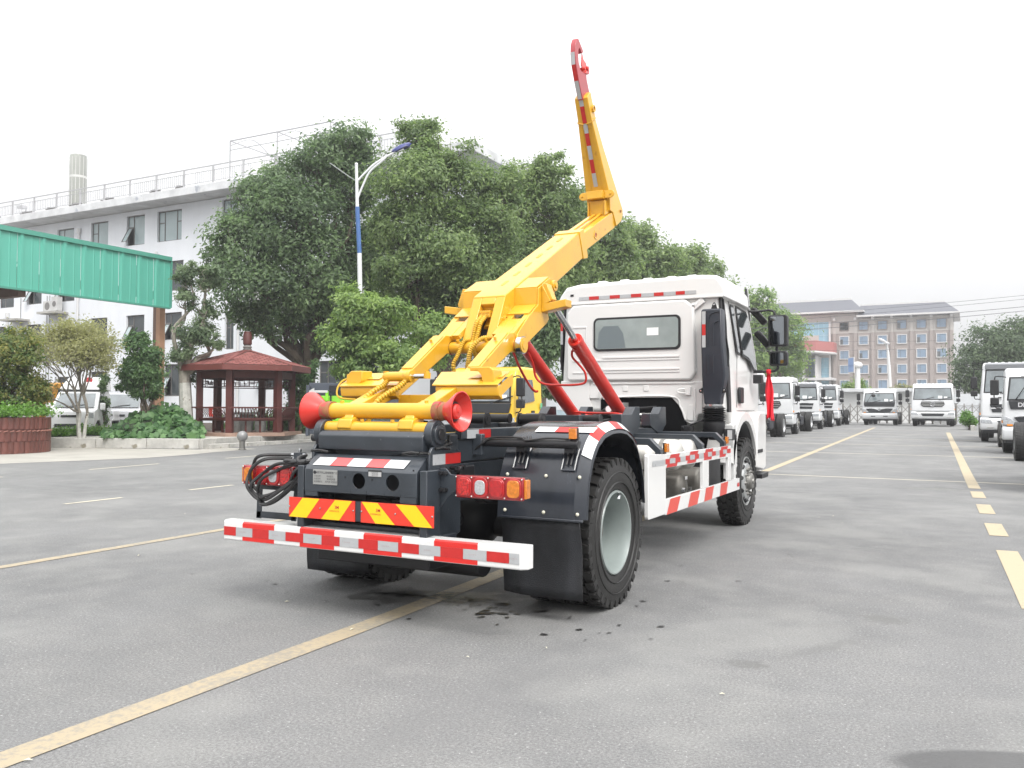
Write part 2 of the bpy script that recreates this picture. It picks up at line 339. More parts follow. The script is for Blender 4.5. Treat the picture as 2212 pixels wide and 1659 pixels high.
# wet drips that fell from the truck: many small irregular spots
random.seed(31); sp_=MB().use(mat('wet_drip',(.022,.021,.021),.35,var=.3,vs_=60,bump=.3,bs=120))
def splat(x,y,r,el=1.6,an=.5):
    n=random.randint(9,13); P=[]
    for i in range(n):
        a=2*math.pi*i/n; q=r*random.uniform(.45,1.15); u_,w_=math.cos(a)*q*el,math.sin(a)*q; P.append((x+u_*math.cos(an)-w_*math.sin(an),y+u_*math.sin(an)+w_*math.cos(an),.0075))
    c=len(P); sp_.add([(x,y,.0075)]+P,[(0,1+i,1+(i+1)%c) for i in range(c)])
for cx,cy,sx_,sy_,n,r0,r1 in ((-.24,-.42,.14,.05,26,.010,.036),(-.10,-.36,.10,.04,10,.01,.03),(.16,-.33,.22,.06,38,.010,.038),(.05,-.45,.55,.22,44,.003,.015),(.75,-.55,.4,.22,16,.005,.022),(1.35,-.5,.25,.14,8,.006,.020),(1.6,1.6,.5,1.2,14,.005,.018),(-.8,-.6,.4,.2,14,.004,.012),(.62,-.60,.07,.04,10,.01,.03)):
    for k in range(n): splat(random.gauss(cx,sx_),random.gauss(cy,sy_),random.uniform(r0,r1)*random.choice([.6,1,1]),random.uniform(1.2,2.2),random.gauss(.5,.3))
o=sp_.build('wet_spots',smooth=False); o['kind']='structure'
# ================================================ raised platform with kerb
CONC=mat('concrete',(.42,.41,.38),.85,var=.22,vs_=2.2,bump=.3,bs=25)
CONCW=mat('whitewashed_concrete',(.50,.49,.46),.85,var=.32,vs_=1.1,bump=.3,bs=18,spots=((.27,.25,.20),1.8,.60))
PAVE=mat('platform_paving',(.46,.44,.40),.8,var=.15,vs_=2,bump=.2,bs=30)
SOIL=mat('soil',(.07,.055,.04),.95,var=.3,vs_=6,bump=.5)
ap=MB().use(mat('concrete_apron',(.36,.345,.31),.85,var=.14,vs_=1.2,bump=.2,bs=30))
pts=[pz(u,v,.004) for u,v in ((-160,962),(96,966),(431,971),(462,966),(560,962),(690,955),(690,958),(560,969),(470,976),(400,983),(300,990),(100,998),(-160,1008))]
ap.poly([(p.x,p.y,.004+0*p.y) for p in pts]); o=ap.build('apron',smooth=False); o['kind']='structure'
edge=[(-34,7.1),(-22.54,11.62),(-17.79,13.51),(-18.15,14.9),(-18.5,19.7),(-18.7,30),(-18.7,60)]
pl=MB().use(PAVE); poly=[(p[0]+(-.02),p[1]+.05) for p in edge]+[(-90,60),(-90,7.1)]
pl.slab([(x,y) for x,y in poly],'z',-.3,.30); o=pl.build('pavement',smooth=False); o['kind']='structure'
KST=[B(mat('kerb_%s'%n,c,.85,var=.3,vs_=2.5,bump=.3,bs=20,spots=((.25,.23,.18),3,.62))) for n,c in (('a',(.47,.46,.43)),('b',(.42,.41,.38)))]
def kerb(p,q,h,w,ln,z0=0,base=0):
    """row of separate kerb stones between two points"""
    d=Vector((q[0]-p[0],q[1]-p[1])); L=d.length; k=max(1,round(L/ln)); u=d/L
    me=None
    for i in range(k):
        c=Vector(p)+u*(L*(i+.5)/k)
        if me is None:
            m2=MB().use(KST[i%2].mats[0]); m2.box(-L/k/2+.006,L/k/2-.006,-w/2,w/2,0,h)
            o=m2.build('kerb_stone',bev=.012,smooth=False); me=o.data
        else:
            o=bpy.data.objects.new('kerb_stone',me); COL.objects.link(o); b=o.modifiers.new('bevel','BEVEL'); b.width=.012
        o.location=(c.x,c.y,z0+gz(c.y)*base); o.rotation_euler=(0,0,math.atan2(u.y,u.x)+random.uniform(-.004,.004)); o.scale=(1,1,random.uniform(.985,1.015))
        o.parent=KERB; 
KERB=thing('kerb','pale concrete kerb wall around the raised planting bed by the pavilion','kerb',(0,0,0))
kerb(edge[1],edge[2],.315,.2,1.9); kerb(edge[0],edge[1],.315,.2,1.9); kerb(edge[2],edge[3],.315,.2,.75)
for a,b in ((3,4),(4,5)): kerb(edge[a],edge[b],.315,.16,.8)
kerb((-17.72,13.75),(-18.02,19.7),.14,.22,.8); kerb((-18.02,19.7),(-18.25,27),.15,.22,.8,base=1)
bedk=[pz(u,v,.30) for u,v in ((255,941),(330,938),(431,936),(505,936))]
for a,b in zip(bedk,bedk[1:]): kerb((a.x,a.y),(b.x,b.y),.15,.14,.7,z0=.30)
bd=MB().use(SOIL); a=[pz(u,v,.3) for u,v in ((-120,950),(96,944),(255,940),(431,935),(505,935),(650,931),(720,929))]
bd.poly([(p.x,p.y,.306) for p in a]+[(-20,40,.306),(-90,40,.306),(-60,12,.306)]); o=bd.build('planting_bed',smooth=False); o['kind']='structure'
# ball bollard
bo=thing('bollard','polished ball bollard with a red and white band at the kerb corner','bollard',tuple(pz(523,972,0)))
B(mat('bollard_grey',(.22,.22,.22),.3,coat=.3)).sphere((0,0,.42),.165,20,14).build('ball',bo); B(DSTEEL).lathe((0,0,0),(0,0,1),[(0,.11),(.03,.11),(.05,.085),(.32,.085)],16).build('base',bo)
m=MB().use(mat('band_paint',(.62,.30,.20),.5,var=.6,vs_=12)); m.lathe((0,0,.39),(0,0,1),[(0,.153),(.03,.157),(.06,.153),(.06,.148),(0,.148)],24,closed=True).build('band',bo)
# ================================================ white building on the left (facade at y=32)
BW=mat('white_render',(.74,.765,.80),.85,var=.07,vs_=.7,bump=.06,bs=12,streak=4)
BEDGE=mat('roof_edge_render',(.62,.63,.64),.85,var=.2,vs_=1.2,spots=((.36,.38,.42),1.3,.64))
WFR=mat('window_frame_grey',(.12,.115,.11),.5)
WGL=mat('window_glass_pale',(.34,.42,.43),.08,spec=.8,var=.15,vs_=.6)
WGD=mat('window_glass_dark',(.045,.055,.06),.06,spec=.8,var=.3,vs_=.7)
RAILM=mat('railing_white',(.40,.40,.41),.6)
bl=thing('white_building','long four storey white rendered office building with rooftop railing','building',(-40,32,0))
FY=32.0
wins=[ # x0,x1,z0,z1,pane,open
 (-42.46,-40.21,11.8,13.76,WGL,0),(-45.38,-43.63,11.8,13.76,WGL,1),(-48.97,-47.21,11.7,13.68,WGL,0),(-52.58,-50.76,11.5,13.55,WGL,0),(-56.2,-54.4,11.5,13.5,WGL,0),(-36.7,-34.9,11.9,13.9,WGL,0),(-32.9,-31,11.9,13.9,WGL,0),
 (-41.7,-40.0,8.6,10.5,WGD,0),(-45.3,-43.5,8.6,10.5,WGD,0),(-48.9,-47.1,8.6,10.5,WGD,0),(-52.4,-50.6,8.5,10.3,WGD,1),(-55.84,-54.2,8.49,10.2,WGD,1),(-59.2,-57.4,8.4,10.1,WGD,0),
 (-41.71,-40.08,5.5,7.23,WGD,1),(-45.26,-43.53,5.5,7.22,WGD,1),(-48.84,-47.15,5.4,7.2,WGD,0),(-52.44,-50.8,5.4,7.1,WGD,0),(-55.88,-54.25,5.4,7.05,WGD,0),(-59.4,-57.8,5.4,7.05,WGD,0),
 (-36.35,-35.62,4.76,6.9,WGD,0),(-34.18,-32.56,5.6,6.9,WGD,0),(-30.5,-28.8,5.5,7.2,WGD,0),(-27,-25.2,5.5,7.2,WGD,0),
 (-41.64,-40.0,1.94,3.96,WGD,1),(-45.2,-43.5,2.0,3.9,WGD,0),(-48.8,-47.1,2.0,3.6,WGD,0),(-52.58,-50.55,2.0,3.3,WGD,1),(-56,-54.2,2.0,3.3,WGD,0),(-33.6,-31.8,2.3,3.7,WGD,1),(-29,-27.2,2.2,3.9,WGD,0)]
bx0,bx1,bz1=-95,-19.4,14.05
# facade with real openings: strips between window rows
fac=MB().use(BW)
rowsz=[(11.5,13.9),(8.4,10.5),(4.76,7.23),(1.94,3.96)]
zc=bz1
def fbox(x0,x1,z0,z1):
    if x1-x0>1e-4 and z1-z0>1e-4: fac.box(x0,x1,FY,FY+.24,z0,z1)
for (ra,rb) in rowsz:
    fbox(bx0,bx1,rb,zc)
    ws=sorted([w for w in wins if w[2]>=ra-.01 and w[3]<=rb+.01]); xc=bx0
    for x0,x1,z0,z1,_,_ in ws:
        fbox(xc,x0,ra,rb); fbox(x0,x1,ra,z0); fbox(x0,x1,z1,rb); xc=x1
    fbox(xc,bx1,ra,rb); zc=ra
fbox(bx0,bx1,-.2,zc)
W(fac.build('facade',bl,smooth=False))
bd=MB().use(BW); bd.box(bx0,bx1,FY+.26,FY+.4,-.2,0.1); bd.box(bx1-.25,bx1,FY+.24,FY+16,-.2,bz1); bd.box(bx0,bx1,FY+15.8,FY+16,-.2,bz1)
W(bd.build('side_wall',bl,smooth=False))
W(B(mat('room_dark',(.10,.10,.10),.9)).box(bx0,bx1-.3,FY+1.6,FY+1.7,0,bz1).build('inner_wall',bl,smooth=False))
rf=MB().use(BEDGE); rf.box(bx0,bx1+1.2,FY-1.4,FY+16.5,14.08,14.58)
rfo=W(rf.build('roof',bl,bev=.03,smooth=False))
for x0,x1,z0,z1,pm,op in wins:
    wdt=x1-x0; f=MB().use(WFR); t=.07; y0,y1=FY+.13,FY+.19
    f.box(x0,x1,y0,y1,z1-t,z1); f.box(x0,x1,y0,y1,z0,z0+t); f.box(x0,x0+t,y0,y1,z0+t,z1-t); f.box(x1-t,x1,y0,y1,z0+t,z1-t)
    cuts=[x0+wdt*.33] if wdt<2 else [x0+wdt*.26,x0+wdt*.76]
    if wdt<1: cuts=[(x0+x1)/2]
    for c in cuts: f.box(c-.04,c+.04,y0,y1,z0+t,z1-t)
    zt=z0+(z1-z0)*.62
    f.box(x0+t,cuts[0]-.04,y0,y1,zt-.035,zt+.035)
    if len(cuts)>1: f.box(cuts[1]+.04,x1-t,y0,y1,zt-.035,zt+.035)
    wo=f.build('window',bl,smooth=False); wo.location=(40,-32,0)
    xs=[x0+t]+cuts+[x1-t]
    for i in range(len(xs)-1):
        a,b=xs[i]+(.04 if i else 0),xs[i+1]-(.04 if i<len(xs)-2 else 0)
        p=MB().use(pm)
        if i==0 and op:
            p.box(a,b,FY+.15,FY+.17,zt+.04,z1-t); p.build('pane',wo,smooth=False)
            q=MB().use(WFR); h=zt-z0-.1; an=R_(28)
            def PP(x,s): return (x,FY+.1-math.sin(an)*s,zt-.04-math.cos(an)*s)
            for (xa,xb,s0,s1) in ((a,a+.05,0,h),(b-.05,b,0,h),(a,b,0,.05),(a,b,h-.05,h)):
                q.add([PP(xa,s0),PP(xb,s0),PP(xb,s1),PP(xa,s1)]+[(x,y-.03,z) for x,y,z in (PP(xa,s0),PP(xb,s0),PP(xb,s1),PP(xa,s1))],[(0,1,2,3),(7,6,5,4),(0,4,5,1),(1,5,6,2),(2,6,7,3),(3,7,4,0)])
            q.use(WGL); q.add([PP(a+.05,.05),PP(b-.05,.05),PP(b-.05,h-.05),PP(a+.05,h-.05)],[(0,1,2,3)])
            q.build('open_sash',wo,smooth=False)
        else: p.box(a,b,FY+.15,FY+.17,z0+t,z1-t); p.build('pane',wo,smooth=False)
# rooftop railing posts, drain pipes, rails
x=-68.0; RY=FY-1.25
while x<-22: W(B(RAILM).box(x-.045,x+.045,RY-.045,RY+.045,14.58,15.68).build('railing_post',bl,smooth=False)); x+=2.45
ra=MB().use(RAILM); ra.box(-95,-21,RY-.03,RY+.03,15.62,15.68); ra.box(-95,-21,RY-.018,RY+.018,15.36,15.39); ra.box(-95,-21,RY-.018,RY+.018,14.72,14.75)
W(ra.build('rail',bl,smooth=False))
ra=MB().use(RAILM); x=-92.0
while x<-22:
    if int(x*1.3)%7!=0: ra.box(x-.011,x+.011,RY-.011,RY+.011,14.75,15.36)
    x+=.18
o=W(ra.build('balusters',bl,smooth=False)); o['kind']='stuff'
PIPE=mat('drain_pipe',(.62,.62,.62),.5)
for x,zt in ((-50.1,13.4),(-35.15,13.9),(-58,8)):
    W(B(PIPE).cyl((x,FY-.1,.3),(x,FY-.1,zt),.075,n=12).cyl((x,FY-.1,zt-.35),(x,FY-.1,zt),.14,.16,n=12).build('drain_pipe',bl))
W(B(PIPE).cyl((-42.4,FY-.1,.3),(-42.4,FY-.1,11.2),.07,n=12).build('drain_pipe',bl))
W(B(WFR).cyl((-42.15,FY-.08,.3),(-42.15,FY-.08,11.0),.03,n=8).build('cable',bl))
for x in (-53.2,-53.5,-56.5): W(B(WFR).cyl((x,FY-.05,.3),(x,FY-.05,9),.02,n=6).build('cable',bl))
# grids on the roof edge (folded metal grates), roof frame, stair house
GRT=mat('grey_grate',(.17,.165,.16),.6)
for i,(x,wd) in enumerate(((-58.3,1.6),(-54.6,1.4),(-51.9,.8),(-49.2,1.4),(-46,1.4),(-41.5,.8),(-39.3,.5))):
    m=MB().use(GRT)
    for k in range(6): m.obox((x-wd/2+wd*k/5,RY+.35,14.58+.2*(1-abs(k-2.5)/3)),(.05,0,0),(0,.25,.05),(0,-.015,.15*(1-abs(k-2.5)/4)))
    m.box(x-wd/2,x+wd/2,RY+.1,RY+.6,14.58,14.62)
    W(m.build('roof_grate',bl,smooth=False))
m=MB().use(BEDGE); a=py(806,300,36); b=py(905,270,36)
m.box(a.x,b.x,36,41,14.58,17.6); so_=W(m.build('stair_house',bl,smooth=False))
m=MB().use(mat('metal_frame_pale',(.34,.34,.35),.5))
fx0,fx1=-38.2,-30.0
for x in (fx0,-34.2,fx1):
    for y in (34,38): m.cyl((x,y,14.58),(x,y,18.3),.045,n=6)
    m.cyl((x,34,18.3),(x,38,18.3),.04,n=6); m.tube(spline([(x,34,18.0),(x,36,18.9),(x,38,18.0)],5),.03,6)
for y in (34,38): m.cyl((fx0,y,18.3),(fx1,y,18.3),.045,n=6); m.cyl((fx0,y,17.7),(fx1,y,17.7),.03,n=6)
W(m.build('roof_frame',bl))
m=MB().use(RAILM)
for y in (31.9,32.4,32.9): m.cyl((-56,y,15.0),(-48.6,y-.3,14.9),.035,n=6)
for x in (-55,-53,-51): m.cyl((x,31.6,14.95),(x+.4,33,15.05),.03,n=6)
m.cyl((-56.2,31.9,14.6),(-56.0,31.9,15.5),.05,n=6); m.box(-56.6,-56,31.6,32,15.4,15.6)
W(m.build('pole_bundle',bl))
# air conditioners on shelves
ACM=mat('aircon_grey',(.52,.52,.51),.5,var=.15)
def aircon(x,z,label,face=True):
    a=thing('air_conditioner',label,'air conditioner',(x,FY-.45,z))
    m=MB().use(ACM); m.box(-.45,.45,-.18,.2,.04,.74)
    m.use(GRT)
    if face: m.cyl((0,-.19,.39),(0,-.182,.39),.27,n=24)
    for k in range(9): m.box(-.449+.0,-.44,-.16,.18,.1+k*.065,.13+k*.065)
    m.build('case',a,smooth=False,bev=.015)
def shelf(x,z):
    W(B(CONC).box(x-1.0,x+1.0,FY-1.0,FY,z-.14,z).build('shelf',bl,smooth=False)); W(B(PIPE).tube(spline([(x+.1,FY-.12,z-.1),(x+.1,FY-.12,z-.4),(x+.1,FY-.12,z-1.2),(x+.1,FY-.12,.4)],4),.06,8).build('drain_pipe',bl))
shelf(-52.2,7.75); shelf(-56.5,7.45); aircon(-52.6,7.77,'tall grey air conditioner nearest the pipe on the shelf of the white building'); 
m=thing('air_conditioner','second grey air conditioner just right of the first on the building shelf','air conditioner',(-51.75,FY-.5,7.77)); B(ACM).box(-.3,.3,-.2,.2,.04,1.0).use(GRT).cyl((0,-.21,.5),(0,-.2,.5),.2,n=20).build('case',m,smooth=False,bev=.02)
aircon(-33.4,7.5,'pale air conditioner on the wall above the pavilion roof')
# distant tower behind the white building
tw=thing('tower','round glass office tower with a spire behind the white building','tower',tuple(pd(160,870,215)))
TS=215/1849.19
TG=mat('tower_glass',(.26,.27,.23),.25,var=.35,vs_=.25,spec=.6,streak=3); TGB=mat('tower_band',(.55,.55,.52),.5)
z0=tw.location.z
def tz(v): return pd(160,v,215).z-z0
R0=17.5*TS
m=MB().use(TG); m.lathe((0,0,0),(0,0,1),[(-10,R0),(tz(382),R0)],28); m.build('lower_shaft',tw)
m=MB().use(TG); m.lathe((0,0,0),(0,0,1),[(tz(378),R0),(tz(337),R0),(tz(332),R0*.93)],28); m.build('upper_shaft',tw)
B(TGB).lathe((0,0,0),(0,0,1),[(tz(382.5),R0*1.01),(tz(377.5),R0*1.01)],28).build('band',tw)
B(TGB).lathe((0,0,0),(0,0,1),[(tz(331),R0*.25),(tz(327),R0*.12),(tz(300),.12),(tz(288),.03)],10).build('spire',tw)
fins=MB().use(TGB)
for k in range(14):
    a=2*math.pi*k/14; fins.obox((math.cos(a)*R0*1.003,math.sin(a)*R0*1.003,tz(337)/2-2),(.06*math.sin(a),-.06*math.cos(a),0),(.03*math.cos(a),.03*math.sin(a),0),(0,0,tz(337)/2+2))
fins.build('fins',tw,smooth=False)
# ================================================ green canopy
GRN=mat('green_sheet',(.105,.42,.325),.42,coat=.1,var=.09,vs_=.5,streak=4); GRN2=mat('green_trim',(.08,.30,.23),.5)
STL=mat('brown_steel',(.17,.10,.075),.6,var=.15); STL2=mat('ochre_column_paint',(.42,.24,.15),.6,var=.1)
cp=thing('canopy','green corrugated metal canopy roof on a brown steel column','canopy',(-24.3,17.9,0))
e=pd(366,664,34); cxx=e.x; zb=e.z; ytop=e.y
zt=px(366,564,cxx).z
L0=-16.0
nP=44; pw=(ytop-L0)/nP; me=None
for i in range(nP):
    if me is None:
        m=MB().use(GRN); hh=zt-zb
        prof=[(0,0),(pw*.08,.0),(pw*.12,.05),(pw*.24,.05),(pw*.28,0),(pw*.62,0),(pw*.66,.012),(pw*.70,0),(pw*.985,0)]
        vs=[(p[1],p[0],z) for z in (0,hh) for p in prof]; k=len(prof)
        m.add(vs,[(j,j+1,k+j+1,k+j) for j in range(k-1)]); po=m.build('panel',cp,smooth=False); me=po.data
    else: po=bpy.data.objects.new('panel',me); COL.objects.link(po); po.parent=cp
    po.location=(cxx+24.3,L0+i*pw-17.9,zb)
W(B(GRN2).box(cxx-.1,cxx+.09,L0,ytop+.03,zt,zt+.16).box(cxx-.02,cxx+.075,ytop+.002,ytop+.06,zb-.02,zt).box(cxx-.05,cxx+.08,L0,ytop,zb-.07,zb).build('trim',cp,smooth=False))

Y89=12.0
ct=MB().use(mat('canopy_roof_sheet',(.40,.41,.42),.5)); ct.box(cxx-30,cxx-.12,L0,Y89,zb+.85,zb+.9)
for k in range(21): ct.box(cxx-30,cxx-.13,L0+k*1.3,L0+k*1.3+.12,zb+.75,zb+.85)
W(ct.build('roof_sheet',cp,smooth=False))
W(B(STL).box(cxx-30,cxx-.13,Y89,Y89+.25,zb-.25,zb+.75).build('beam',cp,smooth=False)); W(B(STL).box(cxx-.45,cxx-.25,Y89+.3,ytop-.2,zb+.3,zb+.6).build('beam',cp,smooth=False))
co=pd(343,700,34.6)
W(B(STL).box(co.x-.22,co.x-.02,co.y-.1,co.y+.12,.3,zb+.5).use(STL2).box(co.x-.02,co.x+.2,co.y-.12,co.y+.14,.3,zb+.5).build('column',cp,smooth=False))
W(B(STL2).box(cxx-1.4,cxx-1.1,ytop-8.3,ytop-8.0,.3,zb+.3).build('column',cp,smooth=False)) if 0 else None
# ================================================ planter with upright brown tiles
TIL=mat('brown_tile',(.125,.042,.032),.42,coat=.2,var=.3,vs_=5,bump=.2,bs=14)
TIL2=mat('brown_tile_light',(.16,.055,.042),.45,coat=.2,var=.3,vs_=5,bump=.2,bs=14)
pc=pz(30,991,0); _pc=pd(-20,960,24.3); pcx,pcy=_pc.x,_pc.y
plt_=thing('planter','brown tiled planter full of low leafy herbs at the left edge','planter',(pcx,pcy,0))
PR=2.05; rim=pz(100,985,0)
PR=1.52
B(mat('planter_core',(.10,.04,.035),.8)).cyl((0,0,0),(0,0,.97),PR-.06,n=48).build('core',plt_)
B(SOIL).cyl((0,0,.97),(0,0,.99),PR-.08,n=40).build('soil',plt_,smooth=False)
k=0
tmesh=[]
tw_=.155
for tm in (TIL,TIL2):
    m=MB().use(tm); hh=.32
    prof=[(-tw_/2,0),(-tw_/4,.022),(0,.03),(tw_/4,.022),(tw_/2,0)]
    vs=[(d,t,z) for z in (0,hh) for t,d in prof]+[(-.02,t,z) for z in (0,hh) for t in (-tw_/2,tw_/2)]
    m.add(vs,[(0,1,6,5),(1,2,7,6),(2,3,8,7),(3,4,9,8),(5,6,7,8,9,13,12),(4,3,2,1,0,10,11)])
    ob=m.build('tile',plt_); ob.location=(0,0,-5); tmesh.append(ob.data); bpy.data.objects.remove(ob)
rows_=3; nt_=int(2*math.pi*PR/tw_); cnt=0
for r in range(rows_):
    for i in range(nt_):
        a=2*math.pi*(i+.5*(r%2))/nt_
        # only the side that can be seen
        if math.cos(a-math.atan2(CAM.y-pcy,CAM.x-pcx))<-.12: continue
        if cnt>=296: continue
        cnt+=1
        o=bpy.data.objects.new('tile',tmesh[random.random()<.3]); COL.objects.link(o); o.parent=plt_
        rr=PR-.05+random.uniform(-.006,.008); o.location=(math.cos(a)*rr,math.sin(a)*rr,.01+r*.335); o.rotation_euler=(random.uniform(-.015,.015),0,a)
pw_=MB().use(mat('tile_pink_edge',(.30,.14,.11),.6))
for i in range(nt_*1):
    a=2*math.pi*i/nt_
    if math.cos(a-math.atan2(CAM.y-pcy,CAM.x-pcx))<-.12: continue
    pw_.obox((math.cos(a)*(PR-.01),math.sin(a)*(PR-.01),.625),(math.cos(a)*.02,math.sin(a)*.02,0),(-math.sin(a)*.05,math.cos(a)*.05,.012),(0,0,.012))
pw_.build('tile_edging',plt_,smooth=False)
# ================================================ pavilion
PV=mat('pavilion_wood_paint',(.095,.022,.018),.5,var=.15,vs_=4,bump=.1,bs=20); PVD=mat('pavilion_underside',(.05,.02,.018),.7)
PVF=mat('pavilion_fascia',(.15,.04,.033),.5,var=.1); SH=mat('shingle_red',(.25,.085,.075),.8,var=.12,vs_=5,bump=.2,bs=60); SH2=mat('shingle_red_dark',(.19,.06,.053),.8,var=.12,vs_=5,bump=.2,bs=60)
pvc=pd(532,938,31); pv=thing('pavilion','six sided red brown garden pavilion with shingle roof and benches','pavilion',(pvc.x,pvc.y,.30))
cr=math.atan2(RT.y,RT.x)
def hexp(R,k,off=27.2): a=R_(off+60*k)+cr; return Vector((math.cos(a)*R,math.sin(a)*R,0))
K31=31/1849.19
def hz(v,dd=31): return pd(532,v,dd).z-.30
m=MB().use(mat('pavilion_plinth',(.33,.22,.17),.8,var=.2)); hp=[hexp(2.0,k) for k in range(6)]
m.slab([(p.x,p.y) for p in hp],'z',0,.12).build('plinth',pv,smooth=False)
PR_=1.62; ze=2.33; za=hz(756)-.0; Rr=2.32
zeave=hz(797,29.3)
for k in range(6):
    p=hexp(PR_,k); B(PV).box(p.x-.11,p.x+.11,p.y-.11,p.y+.11,.12,zeave-.02,rz=cr+R_(27.2+60*k)).build('post',pv,smooth=False,bev=.012)
for k in range(6):
    a=hexp(PR_,k);b=hexp(PR_,k+1); d=(b-a).normalized(); n=Vector((-d.y,d.x,0)); mid=(a+b)/2; L=(b-a).length
    B(PV).obox(mid+Vector((0,0,zeave-.17)),d*(L/2-.1),n*.05,(0,0,.12)).build('beam',pv,smooth=False)
    # lattice under the beam
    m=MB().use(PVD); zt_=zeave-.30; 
    for dz in (0,-.30): m.obox(mid+Vector((0,0,zt_+dz)),d*(L/2-.1),n*.015,(0,0,.015))
    random.seed(k)
    for s in np.linspace(-.42,.42,9):
        m.obox(mid+d*(L*s)+Vector((0,0,zt_-.15)),d*.012,n*.012,(0,0,.15 if abs(s)>.3 else random.choice([.07,.1])))
    for s,zz,l in ((-.3,-.1,.14),(-.1,-.2,.2),(.12,-.09,.2),(.3,-.2,.14),(0,-.14,.3)): m.obox(mid+d*(L*s)+Vector((0,0,zt_+zz)),d*(L*l/2),n*.012,(0,0,.011))
    m.build('lattice',pv,smooth=False)
    # benches on five sides
    if k!=2:
        bo=n*(-.06) if n.dot(mid)>0 else n*.06; out=n if n.dot(mid)>0 else -n
        bb=B(PV).obox(mid-out*.16+Vector((0,0,.55)),d*(L/2-.1),out*.2,(0,0,.025)).build('bench_seat',pv,smooth=False)
        m=MB().use(PV); m.obox(mid+out*.30+Vector((0,0,.99)),d*(L/2+.1),out*.03,(0,0,.025)); m.obox(mid+out*.06+Vector((0,0,.6)),d*(L/2-.1),out*.03,(0,0,.025))
        m.build('bench_rail',pv,smooth=False)
        for s in np.linspace(-.40,.40,13):
            m=MB().use(PV); c=mid+d*(L*s); m.tube([c+out*.07+Vector((0,0,.6)),c+out*.03+Vector((0,0,.72)),c+out*.16+Vector((0,0,.86)),c+out*.30+Vector((0,0,.98))],.016,5); m.build('spindle',pv)
        for s in (-.15,.15): B(PV).obox(mid-out*.16+d*(L*s)+Vector((0,0,.33)),d*.03,out*.03,(0,0,.21)).build('bench_leg',pv,smooth=False)
# roof
m=MB().use(PVF)
for k in range(6):
    a=hexp(Rr,k);b=hexp(Rr,k+1); d=(b-a).normalized(); mid=(a+b)/2; n=Vector((mid.x,mid.y,0)).normalized()
    m.obox(mid+Vector((0,0,zeave+.05))-n*.03,d*(b-a).length/2,n*.03,(0,0,.09))
m.build('fascia',pv,smooth=False)
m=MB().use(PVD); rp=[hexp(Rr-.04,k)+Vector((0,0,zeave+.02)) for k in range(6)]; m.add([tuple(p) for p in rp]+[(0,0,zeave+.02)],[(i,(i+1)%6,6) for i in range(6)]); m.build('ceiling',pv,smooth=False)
zr0=zeave+.14; rf=MB().use(mat('roof_joint_dark',(.09,.035,.03),.9)); rr_=[hexp(Rr,k)+Vector((0,0,zr0)) for k in range(6)]
rf.add([tuple(p) for p in rr_]+[(0,0,za)],[(i,(i+1)%6,6) for i in range(6)]); rfo=rf.build('roof',pv,smooth=False)
shm=[]; hw_=.107; sl=.155
for mm_ in (SH,SH2):
    m=MB().use(mm_); vs=[(-hw_,0),(-hw_,-.10),(-hw_*.55,-sl),(hw_*.55,-sl),(hw_,-.10),(hw_,0)]
    m.add([(x,y,.012) for x,y in vs]+[(x,y,.0) for x,y in vs],[(0,1,2,3,4,5)]+[(i,6+i,6+(i+1)%6,(i+1)%6) for i in range(6)])
    ob=m.build('shingle',rfo,smooth=False); shm.append(ob.data); bpy.data.objects.remove(ob)
cnt=0
for k in (3,4,2,5,0,1):
    a=rr_[k]; b=rr_[(k+1)%6]; ap_=Vector((0,0,za)); mid=(a+b)/2; up=(ap_-mid); H=up.length; u=up.normalized(); d=(b-a).normalized(); nn=d.cross(u)
    if nn.z<0: nn=-nn
    big=MB().use(SH) if k not in (3,4,2) else None
    rows=int(H/.155)
    for r in range(rows):
        y=.17+r*.155; half=(b-a).length/2*(1-y/H)
        j=-int(half/.23)-1
        while j*.23<=half:
            x=j*.23+(.115 if r%2 else 0); j+=1
            if abs(x)>half-.03: continue
            c=mid+d*x+u*y+nn*.006
            if big is None and cnt<298:
                o=bpy.data.objects.new('shingle',shm[random.random()<.35]); COL.objects.link(o); o.parent=rfo
                Mx=Matrix((d,u,nn)).transposed().to_4x4(); Mx=Mx@Matrix.Rotation(R_(-1.5),4,'X'); Mx.translation=c; o.matrix_local=Mx; cnt+=1
            else:
                if big is None: big=MB().use(SH)
                vs=[(-hw_,0),(-hw_,-.10),(-hw_*.55,-sl),(hw_*.55,-sl),(hw_,-.10),(hw_,0)]
                big.add([tuple(c+d*p+u*q+nn*.012) for p,q in vs],[(0,1,2,3,4,5)])
    if big and big.v: o=big.build('shingle',rfo,smooth=False); o['kind']='stuff'
hip=MB().use(SH2)
for k in range(6): hip.tube([rr_[k]+Vector((0,0,.012)),Vector((0,0,za+.012))],.03,6)
hip.build('hip_cap',pv)
B(mat('finial_grey',(.20,.19,.18),.6)).lathe((0,0,za-.04),(0,0,1),[(0,.12),(.05,.16),(.08,.16),(.1,.12),(.13,.16),(.16,.16),(.19,.12),(.22,.12)],14).use(PV).lathe((0,0,za+.17),(0,0,1),[(0,.11),(.05,.155),(.38,.155),(.44,.13),(.5,.13)],14).build('finial',pv)
STN=mat('grey_stone',(.22,.22,.21),.85,var=.25,vs_=5,bump=.4,bs=14)
tb=thing('stone_table','round grey stone table inside the pavilion','table',(pvc.x,pvc.y,.42)); B(STN).lathe((0,0,0),(0,0,1),[(0,.22),(.4,.26),(.62,.24)],8).build('pedestal',tb,smooth=False); B(STN).cyl((0,0,.62),(0,0,.70),.45,n=20).build('tabletop',tb)
